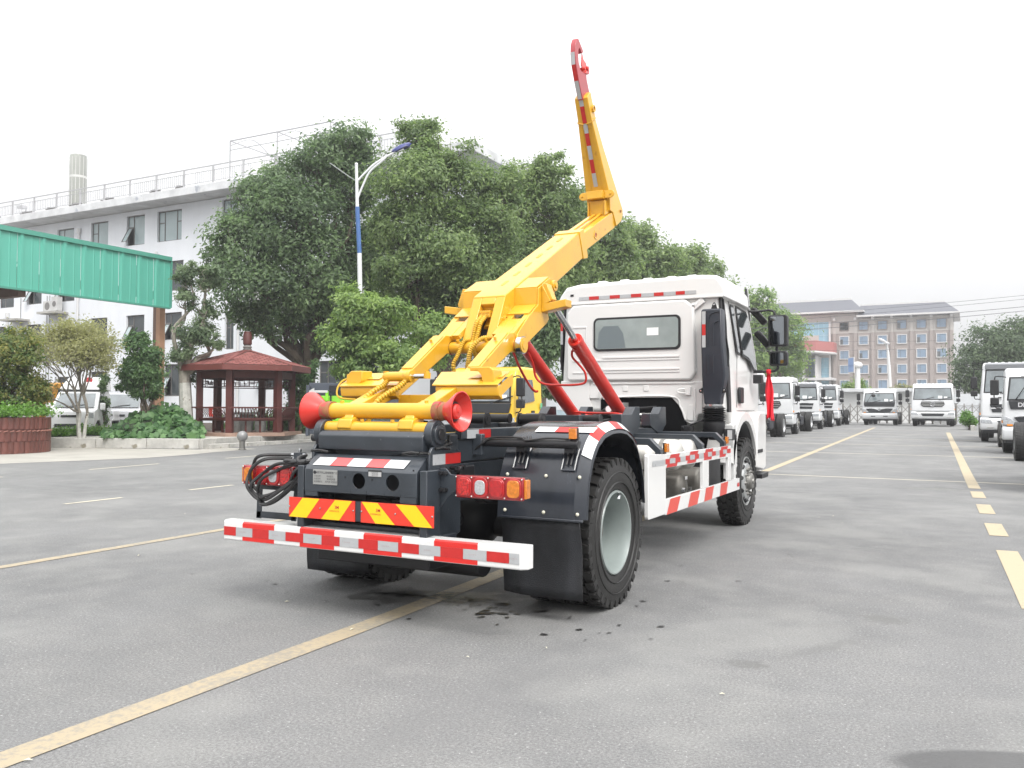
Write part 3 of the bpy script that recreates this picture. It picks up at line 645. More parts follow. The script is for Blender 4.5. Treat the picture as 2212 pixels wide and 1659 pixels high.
for i,(u_,w_,lab) in enumerate(((508,.0,'rough grey stone stool left of the pavilion table'),(562,.3,'dark stone stool right of the pavilion table'))):
    p=pd(u_,900,30.6+w_); s=tag(B(STN).lathe((0,0,0),(0,0,1),[(0,.19),(.25,.22),(.42,.2)],7).build('stone_stool',smooth=False,bev=.015,loc=(p.x,p.y,.42)),lab,'stool','stone stools in the pavilion')
# ================================================ foliage
def leafmat(name,c1,c2,tr=.35,rough=.45):
    m=bpy.data.materials.new(name); m.use_nodes=True; t=m.node_tree; b=t.nodes['Principled BSDF']; out=t.nodes['Material Output']
    at=t.nodes.new('ShaderNodeAttribute'); at.attribute_name='tint'
    k=t.nodes.new('ShaderNodeMix'); k.data_type='RGBA'; k.inputs[6].default_value=(*c1,1); k.inputs[7].default_value=(*c2,1); t.links.new(at.outputs['Fac'],k.inputs[0])
    t.links.new(k.outputs[2],b.inputs['Base Color']); b.inputs['Roughness'].default_value=rough; b.inputs['Specular IOR Level'].default_value=.4
    tl=t.nodes.new('ShaderNodeBsdfTranslucent'); hs=t.nodes.new('ShaderNodeHueSaturation'); hs.inputs['Value'].default_value=1.3; hs.inputs['Saturation'].default_value=1.15
    t.links.new(k.outputs[2],hs.inputs['Color']); t.links.new(hs.outputs[0],tl.inputs['Color'])
    ms=t.nodes.new('ShaderNodeMixShader'); ms.inputs[0].default_value=tr+.12; t.links.new(b.outputs[0],ms.inputs[1]); t.links.new(tl.outputs[0],ms.inputs[2]); t.links.new(ms.outputs[0],out.inputs['Surface'])
    return m
LF_DARK=leafmat('camphor_leaf_dark',(0.088,0.136,0.073),(0.224,0.319,0.147))
LF_MID=leafmat('camphor_leaf',(0.118,0.177,0.077),(0.295,0.389,0.153))
LF_LIGHT=leafmat('camphor_leaf_young',(0.142,0.224,0.083),(0.342,0.46,0.153))
LF_OLIVE=leafmat('olive_leaf',(.20,.21,.12),(.38,.38,.18))
LF_SHR=leafmat('shrub_leaf',(.07,.14,.06),(.19,.30,.12))
LF_YEL=leafmat('mixed_leaf',(.08,.15,.045),(.34,.32,.10))
LF_HERB=leafmat('herb_leaf',(.07,.16,.03),(.20,.36,.08))
LF_BUSH=leafmat('round_tree_leaf',(.075,.115,.065),(.185,.25,.13))
LF_SQ=leafmat('squash_leaf',(.055,.13,.05),(.19,.33,.14),rough=.5)
def leafmesh(name,P,N_,size,tints,m,parent,aspect=.45,droop=.5,kind=None):
    """one small folded leaf per row of P; N_ = facing"""
    n=len(P)
    N_=N_/np.maximum(np.linalg.norm(N_,axis=1,keepdims=True),1e-6)
    T=RNG.normal(size=(n,3)); T[:,2]-=droop; T-=N_*(T*N_).sum(1,keepdims=True); T/=np.maximum(np.linalg.norm(T,axis=1,keepdims=True),1e-6)
    Bv=np.cross(N_,T); s=(size*RNG.uniform(.6,1.35,n))[:,None]
    V=np.stack([P,P+T*s*.45+Bv*s*aspect*.5+N_*s*.08,P+T*s*1.0-N_*s*.06,P+T*s*.45-Bv*s*aspect*.5+N_*s*.08],1).reshape(-1,3)
    me=bpy.data.meshes.new(name); me.vertices.add(4*n); me.vertices.foreach_set('co',V.astype(np.float32).ravel())
    base=np.arange(n)[:,None]*4; L=np.concatenate([base+np.array([[0,1,2]]),base+np.array([[0,2,3]])],1).ravel()
    me.loops.add(6*n); me.loops.foreach_set('vertex_index',L.astype(np.int32))
    me.polygons.add(2*n); me.polygons.foreach_set('loop_start',(np.arange(2*n)*3).astype(np.int32)); 
    me.update(calc_edges=True)
    a=me.attributes.new('tint','FLOAT','POINT'); a.data.foreach_set('value',np.repeat(np.clip(tints,0,1),4).astype(np.float32))
    me.materials.append(m); o=bpy.data.objects.new(name,me); COL.objects.link(o)
    if parent: o.parent=parent; o.location=-Vector(parent.location)
    if kind: o['kind']=kind
    return o
def crown(blobs,n,size,m,parent,name='crown',clump=.28,sub=12,aspect=.45,droop=.5,out=.8,tv=.0,shell=.5):
    """blobs: (centre Vector, rx, rz, weight[, ry]); clumps of leaves gathered over each blob"""
    Ps=[];Ns=[];Ts=[]
    wt=np.array([b[3]*b[1]*b[2] for b in blobs],float); wt/=wt.sum()
    for b,w_ in zip(blobs,wt):
        c=np.array(b[0]); rx,rz=b[1],b[2]; ry=b[4] if len(b)>4 else rx*.85; k=max(30,int(n*w_))
        ns=max(8,int(sub*(rx*rz)**.5*2))
        D=RNG.normal(size=(ns,3)); D/=np.linalg.norm(D,axis=1,keepdims=True)
        r=(shell+(1-shell)*RNG.random(ns)**.6)[:,None]*RNG.uniform(.85,1.12,(ns,1))
        S=D*r*np.array([rx,ry,rz]); ss=RNG.uniform(.6,1.4,ns)*clump*(rx*rz)**.5; st=RNG.uniform(-.3,.3,ns)
        idx=RNG.integers(0,ns,k)
        p=S[idx]+RNG.normal(size=(k,3))*ss[idx][:,None]*np.array([1,1,.7])
        Ps.append(c+p); nn=p/np.array([rx,ry,rz]); nn/=np.maximum(np.linalg.norm(nn,axis=1,keepdims=True),.01)
        Ns.append(nn*out+RNG.normal(size=(k,3))*.55+np.array([0,0,.45])); Ts.append(.35+st[idx]+RNG.normal(size=k)*.2+tv+RNG.choice([0,.5],k,p=[.94,.06]))
    return leafmesh(name,np.concatenate(Ps),np.concatenate(Ns),size,np.concatenate(Ts),m,parent,aspect,droop)
BARK=mat('bark',(.11,.085,.065),.9,var=.35,vs_=5,bump=.8,bs=14); BARKL=mat('bark_pale',(.30,.27,.23),.9,var=.3,vs_=6,bump=.8,bs=14); LIME=mat('limewashed_bark',(.52,.51,.47),.9,var=.3,vs_=7,bump=.7,bs=16,spots=((.2,.17,.13),7,.60))
def limb(m,a,b,r0,r1,wob=.12,n=7,k=6):
    a=Vector(a);b=Vector(b); L=(b-a).length; P=[a]
    for i in range(1,4): P.append(a.lerp(b,i/4)+Vector([random.gauss(0,1) for _ in range(3)])*L*wob*.3)
    P.append(b); P=spline(P,4); m.tube(P,0,n,[r0+(r1-r0)*i/(len(P)-1) for i in range(len(P))])
def bl_(u,v,ru,rv,dd,w_=1,dy=0,ry=None):
    c=pd(u,v,dd+dy); s=dd/1849.19; r=(c,ru*s,rv*s,w_)
    return r+((ry,) if ry else ())
def tree(label,base_u,dd,blobs,n,size,lm,gz0=0,r=.22,bark=None,forks=5,group='street trees behind the truck',clump=.21,tv=0,shell=.5,zsplit=2.2,name='tree',u2=None,lime=False,cat='tree',out=.8):
    bs=pd(base_u,879,dd); bs.z=gz0
    t=thing(name,label,cat,tuple(bs),0,group); random.seed(int(base_u))
    top=Vector((bs.x+random.uniform(-.2,.2),bs.y,gz0+zsplit)); m=MB().use(bark or BARK)
    if lime:
        m.use(LIME); m.tube([bs,bs.lerp(top,.8)],0,10,[r*1.3,r*1.05]); m.use(bark or BARK); m.tube([bs.lerp(top,.79),top],0,10,[r*1.05,r])
    else: m.tube([bs-Vector((0,0,.1)),bs.lerp(top,.3),top],0,10,[r*1.5,r*1.1,r])
    W(m.build('trunk',t))
    m=MB().use(bark or BARK)
    for b in blobs[:14]: limb(m,top-Vector((0,0,.25)),b[0],r*.62,r*.10,.2)
    for b in blobs[:14]:
        for q in range(5):
            dv=Vector([random.gauss(0,1) for _ in range(3)]).normalized(); limb(m,b[0].lerp(top,.15),b[0]+Vector((dv.x*b[1],dv.y*b[1],dv.z*b[2]))*.85,r*.14,r*.03,.25,5)
    W(m.build('branches',t))
    crown(blobs,n,size,lm,t,clump=clump,tv=tv,shell=shell,out=out)
    return t
d=36
tree('large dark camphor tree standing left of the lamp post',665,d,[bl_(*a,d,*(x for x in b)) for a,b in (((700,345,85,60),()),((610,400,75,52),()),((640,480,110,85),(1,-1)),((535,540,85,75),(1,-.5)),((560,630,100,70),(1,-1)),((690,600,95,90),(1,-1)),((765,400,62,72),()),((475,560,42,52),(.8,)),((740,680,60,75),(.7,1)),((545,440,45,60),()),((610,700,80,38),(.55,-.5)),((540,685,45,38),(.6,)),((700,735,50,38),(.5,)),((745,310,70,34),()),((780,520,70,110),(1,1)))],66000,.195,LF_DARK,r=.28,zsplit=3.0,clump=.2)
d=34
tree('tallest camphor tree, just right of the blue lamp post',955,d,[bl_(*a,d,*b) for a,b in (((905,290,48,42),()),((955,340,80,50),()),((895,410,95,72),(1,-1)),((1000,430,78,80),()),((865,500,70,62),(1,-1)),((960,540,105,80),(1,-1)),((1050,500,68,85),()),((870,590,68,48),(1,-1.5)),((1000,640,110,65),(1,-.5)),((905,690,85,50),(.8,)),((1055,590,80,80),()),((1085,405,42,48),()),((1000,735,100,40),(.28,)),((885,640,70,60),()))],74000,.175,LF_MID,r=.27,zsplit=2.8)
d=27.3
tree('small bright leafed tree in front of the lamp post',768,d,[bl_(*a,d,*b) for a,b in (((770,665,55,50),()),((755,735,62,50),()),((825,730,60,52),()),((800,790,70,45),()),((835,680,55,40),(.8,)),((870,770,50,38),(.5,)),((925,740,65,55),(.45,1)))],30000,.150,LF_LIGHT,r=.16,zsplit=1.6,group=None)
d=39
tree('camphor tree behind the middle of the yellow boom',1165,d,[bl_(*a,d,*b) for a,b in (((1190,365,45,38),()),((1130,395,55,42),()),((1180,450,80,66),()),((1110,480,65,70),()),((1235,520,52,70),()),((1170,600,90,80),()),((1110,660,80,70),()),((1200,690,50,60),(.6,)),((1150,770,60,50),(.35,)))],42000,.19,LF_MID,gz0=.15,r=.25,zsplit=3.2,tv=.05)
d=30
tree('dark low branched tree seen between the red cylinders and the cab',1150,d,[bl_(*a,d,*b) for a,b in (((1140,700,50,50),()),((1165,770,55,50),()),((1135,820,50,42),()),((1185,690,40,60),()),((1195,830,36,40),(.6,)))],14000,.19,LF_DARK,gz0=.1,r=.17,zsplit=1.8,group=None)
d=46
tree('camphor tree directly behind the elbow of the hook arm',1270,d,[bl_(*a,d,*b) for a,b in (((1245,450,40,40),()),((1290,510,62,60),()),((1250,580,70,70),()),((1330,560,50,62),()),((1320,640,60,50),(.6,)))],20000,.26,LF_MID,gz0=.2,r=.25,zsplit=3.5,tv=.1)
d=54
tree('camphor tree rising above the left half of the cab roof',1385,d,[bl_(*a,d,*b) for a,b in (((1375,515,42,34),()),((1400,560,65,48),()),((1345,600,60,50),()),((1445,585,50,45),()),((1400,640,90,50),(.7,)))],17000,.28,LF_MID,gz0=.25,r=.25,zsplit=3.5,tv=.12)
d=64
tree('camphor tree whose top shows above the right half of the cab roof',1490,d,[bl_(*a,d,*b) for a,b in (((1478,560,46,34),()),((1515,590,48,36),()),((1450,620,60,45),()),((1530,640,60,50),(.7,)))],12000,.31,LF_MID,gz0=.28,r=.25,zsplit=3.5,tv=.12)
d=84
tree('farthest roadside tree, right of the cab behind its mirrors',1668,d,[bl_(*a,d,*b) for a,b in (((1640,650,34,28),()),((1655,700,52,48),()),((1700,715,42,42),()),((1645,780,50,50),()),((1705,780,40,45),()),((1620,700,40,60),()))],19000,.34,LF_LIGHT,gz0=.29,r=.3,zsplit=3,tv=-.05)
d=66
tree('dense rounded tree at the right edge beyond the parked trucks',2165,d,[bl_(*a,d,*b) for a,b in (((2150,745,72,40),()),((2118,790,55,48),()),((2195,780,75,60),()),((2095,815,32,34),()),((2215,730,70,36),()),((2150,825,60,35),()),((2250,790,70,60),()))],30000,.26,LF_BUSH,gz0=.29,r=.25,zsplit=2.5,group=None,shell=.78,clump=.2,out=1.3)
# trees of the garden on the left
d=25.5
tree('bushy tree with yellowing leaves at the left edge above the planter',8,d,[bl_(*a,d,*b) for a,b in (((15,770,62,52),()),((60,800,42,62),()),((35,850,60,36),(.8,)),((-40,800,60,80),()),((78,850,26,26),(.6,)),((40,735,50,24),(.7,)))],20000,.11,LF_YEL,gz0=.3,r=.13,zsplit=1.2,group=None)
d=29
tree('dark green upright shrub beside the canopy column',312,d,[bl_(*a,d,*b) for a,b in (((300,745,26,30),(.7,)),((318,790,32,42),(.9,)),((286,820,32,40),(.8,)),((330,840,26,36),(.7,)),((300,725,16,20),(.5,)),((305,790,38,62),(1.2,)))],17000,.12,LF_SHR,gz0=.3,r=.07,zsplit=.9,group=None,shell=.3)
d=30
tree('pollarded tree with limewashed trunk left of the pavilion',405,d,[bl_(*a,d,*b) for a,b in (((405,590,30,27),()),((448,600,32,30),()),((400,645,26,24),(.8,)),((425,712,46,28),()),((450,665,26,24),(.6,)),((395,765,30,30),(.7,)),((460,735,26,18),(.6,)),((410,820,18,34),(.35,1)))],15000,.105,leafmat('pollard_leaf',(.10,.15,.085),(.28,.36,.20)),gz0=.3,r=.19,zsplit=2.3,group=None,bark=BARKL,lime=True,shell=.3)
d=31.5
tree('slim dark sapling in front of the white wall beside the mini truck',222,d,[bl_(*a,d,*b) for a,b in (((222,825,12,20),()),((224,860,14,24),()),((222,900,12,20),(.6,)))],2200,.10,LF_DARK,gz0=.3,r=.03,zsplit=.8,group=None)
d=33
tree('climber covered bush right behind the pavilion',650,d,[bl_(*a,d,*b) for a,b in (((645,850,26,50),()),((655,800,30,26),()),((630,900,26,32),()),((668,900,20,30),()))],9000,.13,LF_SHR,gz0=.3,r=.08,zsplit=1,group=None,shell=.6)
# bare branched crape myrtle
d=27.5
bs=pd(175,879,d); bs.z=.3
t=thing('tree','half bare round crape myrtle with many grey twigs left of the pavilion','tree',tuple(bs)); random.seed(5)
tr=MB().use(LIME); tw=MB().use(BARKL); tips=[]
def grow(p,dirv,L,r,depth):
    q=p+dirv*L; (tr if depth==0 else tw).tube([p,p.lerp(q,.5)+Vector([random.gauss(0,.03) for _ in range(3)])*L,q],0,6 if depth<3 else 4,[r,r*.85,r*.7])
    if depth>=6: tips.append((q,depth)); return
    if depth>=4: tips.append((q,depth))
    for i in range(2 if depth in (0,) else random.choice([2,3,3])):
        nd=(dirv+Vector((random.gauss(0,.42),random.gauss(0,.42),random.gauss(.04,.30)))).normalized()
        grow(q,nd,L*random.uniform(.72,.95),r*.66,depth+1)
for a,lean in ((-.3,.02),(0,-.08),(.5,.10)):
    grow(bs+Vector((lean,a*.1,0)),Vector((lean*1.3,.1*a,1)).normalized(),.80,.06,0)
W(tr.build('trunk',t)); W(tw.build('twigs',t))
P=np.array([tuple(q) for q,_ in tips]); k=20000; idx=RNG.integers(0,len(P),k); PP=P[idx]+RNG.normal(size=(k,3))*.13
keep=(RNG.random(k)<(.42+.58*np.clip((PP[:,2]-2.4)/1.4,0,1))); PP=PP[keep]; k=len(PP)
leafmesh('crown',PP,RNG.normal(size=(k,3))+np.array([0,0,.6]),.105,.38+.45*(PP[:,2]-1.8)/2.2+RNG.normal(size=k)*.2,LF_OLIVE,t)
# low herbs: planter top, bed edge
def herbs(name,label,pts,n,size,lm,h,z,loc=(0,0,0)):
    P=[];
    A=np.array(pts)
    i=RNG.integers(0,len(A),n); p=A[i]+RNG.normal(size=(n,2))*.16
    zz=z+np.abs(RNG.normal(size=n))*h*.5+h*.25
    o=leafmesh(name,np.column_stack([p,zz]),RNG.normal(size=(n,3))*.6+np.array([0,-.3,1]),size,.4+RNG.normal(size=n)*.25+(zz-z)/h*.2,lm,None,aspect=.7,droop=.1)
    o['kind']='stuff'; o['label']=label; o['category']='plants'; return o
th=RNG.random(260)*2*math.pi; rr=np.sqrt(RNG.random(260))*(PR-.02)
herbs('herbs','bright green low herbs spilling over the brown tiled planter',np.column_stack([pcx+rr*np.cos(th),pcy+rr*np.sin(th)]),8000,.085,LF_HERB,.26,.99)
pts=[]
for u,v in ((100,944),(118,943),(140,942),(160,941),(180,941),(200,941),(222,940),(240,939),(255,938),(120,936),(160,935),(200,934),(235,932)):
    p=pz(u,v,.3); 
    for q in range(4): pts.append((p.x+random.uniform(-.2,.2),p.y+random.uniform(-.1,.5)))
herbs('herbs','bright green clover like herbs along the kerb edge in the garden bed',pts,9000,.075,LF_HERB,.22,.3)
pts=[(pvc.x+dx,pvc.y+dy) for dx,dy in [(random.uniform(-4,3.0),random.uniform(2.4,5)) for _ in range(200)]]
herbs('ground_cover','green ground cover plants growing behind the pavilion',pts,9000,.12,LF_SHR,.5,.3)
# squash mound with separate large leaves
sq=thing('squash_plant','sprawling squash plant mound with large round leaves beside the pavilion','plant',tuple(pd(340,938,27.6)))
sb=Vector(sq.location); smesh=[]
for var in range(3):
    n=11; vs=[(0,0,0)]; 
    for i in range(n):
        a=2*math.pi*i/n-math.pi/2; r=1-.45*math.exp(-((i)/1.1)**2)-.45*math.exp(-((n-i)/1.1)**2)+.12*math.cos(5*a)+random.uniform(-.06,.06); vs.append((r*math.cos(a),r*math.sin(a),-.22*r*r+.08*math.sin(3*a+var)))
    me=bpy.data.meshes.new('leaf'); me.from_pydata(vs,[],[(0,1+i,1+(i+1)%n) for i in range(n)]); me.materials.append(LF_SQ)
    a=me.attributes.new('tint','FLOAT','POINT'); a.data.foreach_set('value',[min(1,max(0,.05+.38*var+(.25 if q==0 else 0))) for q in range(len(vs))]); me.polygons.foreach_set('use_smooth',[True]*n); smesh.append(me)
random.seed(3)
def moundh(u):   # top of the mound in the picture
    pts_=[(220,930),(250,912),(280,890),(312,870),(345,862),(375,866),(400,880),(420,900),(440,915)]
    for (a,b),(c,e) in zip(pts_,pts_[1:]):
        if a<=u<=c: return b+(e-b)*(u-a)/(c-a)
    return 930
k=0
while k<295:
    u=random.uniform(222,440); vt=moundh(u); f=random.random()**.8; v=vt+6+(943-vt-6)*f; dd=26.9+2.6*(1-f)+random.uniform(-.15,.15)
    p=pd(u,v,dd)
    if p.z<.34: p.z=.34+random.random()*.1
    o=bpy.data.objects.new('leaf',smesh[k%3]); COL.objects.link(o); o.parent=sq; o.location=p-sb
    o.rotation_euler=(random.gauss(.7,.5),random.gauss(0,.5),random.gauss(.49,1.2)); s=random.uniform(.07,.165); o.scale=(s,s,s); k+=1
n=3500; U_=RNG.uniform(225,438,n); PP=[]
for u in U_:
    vt=moundh(u)+12; f=random.random(); p=pd(u,vt+(945-vt)*f,27.2+2.6*(1-f)); PP.append((p.x,p.y,max(.33,p.z)))
leafmesh('small_leaves',np.array(PP),RNG.normal(size=(n,3))*.5+np.array([.2,-.5,.9]),.15,.35+RNG.normal(size=n)*.25,LF_SQ,sq,aspect=.9,kind='stuff')
mm=MB().use(mat('mound_soil_green',(.03,.05,.02),.9,var=.3)); c=pd(330,938,28.9); 
mm.sphere((c.x,c.y,.25),1.25,16,8,.55); W(mm.build('stems',sq))
# ================================================ wheels
TYRES={}
def tyre_mesh(R,w,lug,side_detail=True,n=64):
    key=(R,w,lug)
    if key in TYRES: return TYRES[key]
    rb=R*.56; h=w/2
    prof=[(-h*.78,rb),(-h*.90,rb+.02*R),(-h*1.0,R*.70),(-h*1.02,R*.76),(-h*1.0,R*.84),(-h*.955,R*.90),(-h*.93,R*.905),(-h*.90,R*.955),(-h*.86,R*.957),(-h*.4,R*.962),(0,R*.963),(h*.4,R*.962),(h*.86,R*.957),(h*.90,R*.955),(h*.93,R*.905),(h*.955,R*.90),(h*1.0,R*.84),(h*1.02,R*.76),(h*1.0,R*.70),(h*.90,rb+.02*R),(h*.78,rb)]
    m=MB().use(RUB); m.lathe((0,0,0),(1,0,0),prof,n,closed=True)
    def blk(a,x0,x1,r0,r1,da,skew=0):
        vs=[]
        for r in (r0,r1):
            for x,s in ((x0,-1),(x1,1)):
                for q in (-1,1):
                    t=a+q*da+skew*(x-x0)
                    vs.append((x,math.cos(t)*r,math.sin(t)*r))
        m.add(vs,[(0,1,3,2),(4,6,7,5),(0,4,5,1),(2,3,7,6),(0,2,6,4),(1,5,7,3)])
    if lug=='lug':
        k=34
        for i in range(k):
            a=2*math.pi*i/k
            for s in (-1,1):
                blk(a+(s>0)*math.pi/k,s*h*.50,s*h*.93,R*.94,R,math.pi/k*.55,.45*s)
                blk(a+(s>0)*math.pi/k,s*h*.90,s*h*.965,R*.89,R*.99,math.pi/k*.52)
                blk(a+(s>0)*math.pi/k+.05,s*h*.12,s*h*.46,R*.955,R,math.pi/k*.72,.5*s)
    else:
        for x0,x1 in ((-.88,-.52),(-.44,-.06),(.06,.44),(.52,.88)):
            mm=44
            for i in range(mm): blk(2*math.pi*(i+.3*(x0>0))/mm,x0*h,x1*h,R*.96,R,math.pi/mm*(.86 if abs(x0)>.5 or abs(x1)>.5 else .95),.2)
    for s in (-1,1):   # raised bead lines on the sidewall
        for rr in ((.66,.80) if side_detail else ()):
            m.lathe((0,0,0),(1,0,0),[(s*h*.98,R*rr),(s*(h*1.0+.007),R*(rr+.008)),(s*h*.98,R*(rr+.02))],n,closed=True)
    o=m.build('tyre',angle=28); TYRES[key]=o.data; bpy.data.objects.remove(o); return TYRES[key]
RIMS={}
def rim_mesh(R,w,kind,mtl):
    key=(R,w,kind,mtl.name)
    if key in RIMS: return RIMS[key]
    rb=R*.565; h=w/2; m=MB().use(mtl)
    if kind=='dish':   # outer face at +x, disc deep inside
        m.lathe((0,0,0),(1,0,0),[(h*.86,rb*1.0),(h*.93,rb*.985),(h*.93,rb*.95),(h*.80,rb*.925),(h*.45,rb*.90),(-h*.2,rb*.875),(-h*.62,rb*.86),(-h*.70,rb*.80),(-h*.62,rb*.55),(-h*.75,rb*.42),(-h*.8,rb*.40)],40,caps=False)
        m.use(DSTEEL); m.lathe((0,0,0),(1,0,0),[(-h*.8,rb*.40),(-h*.3,rb*.38),(-h*.1,rb*.30),(-h*.05,0)],20)
        for i in range(10):
            a=2*math.pi*i/10; c=(0,math.cos(a)*rb*.52,math.sin(a)*rb*.52); m.cyl((-h*.68,c[1],c[2]),(-h*.35,c[1],c[2]),.016,n=6)
        m.use(STEEL); m.tube([(h*.80,rb*.55,rb*.72),(h*.85,rb*.50,rb*.70),(h*.86,rb*.44,rb*.66)],.012,6)
    else:            # convex front rim
        m.lathe((0,0,0),(1,0,0),[(h*.80,rb*1.0),(h*.93,rb*.985),(h*.93,rb*.95),(h*.75,rb*.92),(h*.55,rb*.90),(h*.55,rb*.86),(h*.98,rb*.72),(h*1.05,rb*.62),(h*1.05,rb*.40),(h*.9,rb*.38)],40,caps=False)
        m.use(DSTEEL); m.lathe((0,0,0),(1,0,0),[(h*.9,rb*.38),(h*1.4,rb*.33),(h*1.5,rb*.27),(h*1.5,rb*.12),(h*1.6,rb*.1),(h*1.6,0)],20)
        m.use(DSTEEL)
        for i in range(10):
            a=2*math.pi*i/10; c=(math.cos(a)*rb*.52,math.sin(a)*rb*.52); m.cyl((h*1.04,*c),(h*1.18,*c),.024,.02,n=6); m.cyl((h*1.18,*c),(h*1.36,*c),.012,n=6)
        m.use(BLACKP)
        for i in range(10):
            a=2*math.pi*(i+.5)/10; c=Vector((h*.80,math.cos(a)*rb*.79,math.sin(a)*rb*.79)); m.cyl(c,c+Vector((h*.10,math.cos(a)*.02,math.sin(a)*.02)),.026,n=10)
    o=m.build('rim'); RIMS[key]=o.data; bpy.data.objects.remove(o); return RIMS[key]
def wheel(parent,x,y,z,R,w,lug,kind,side,mtl,rot=0):
    t=bpy.data.objects.new('wheel',tyre_mesh(R,w,lug)); COL.objects.link(t); t.parent=parent; t.location=(x,y,z)
    t.rotation_euler=(rot,0,0)
    r=bpy.data.objects.new('rim',rim_mesh(R,w,kind,mtl)); COL.objects.link(r); r.parent=t
    if side<0: r.rotation_euler=(0,0,math.pi)
    return t
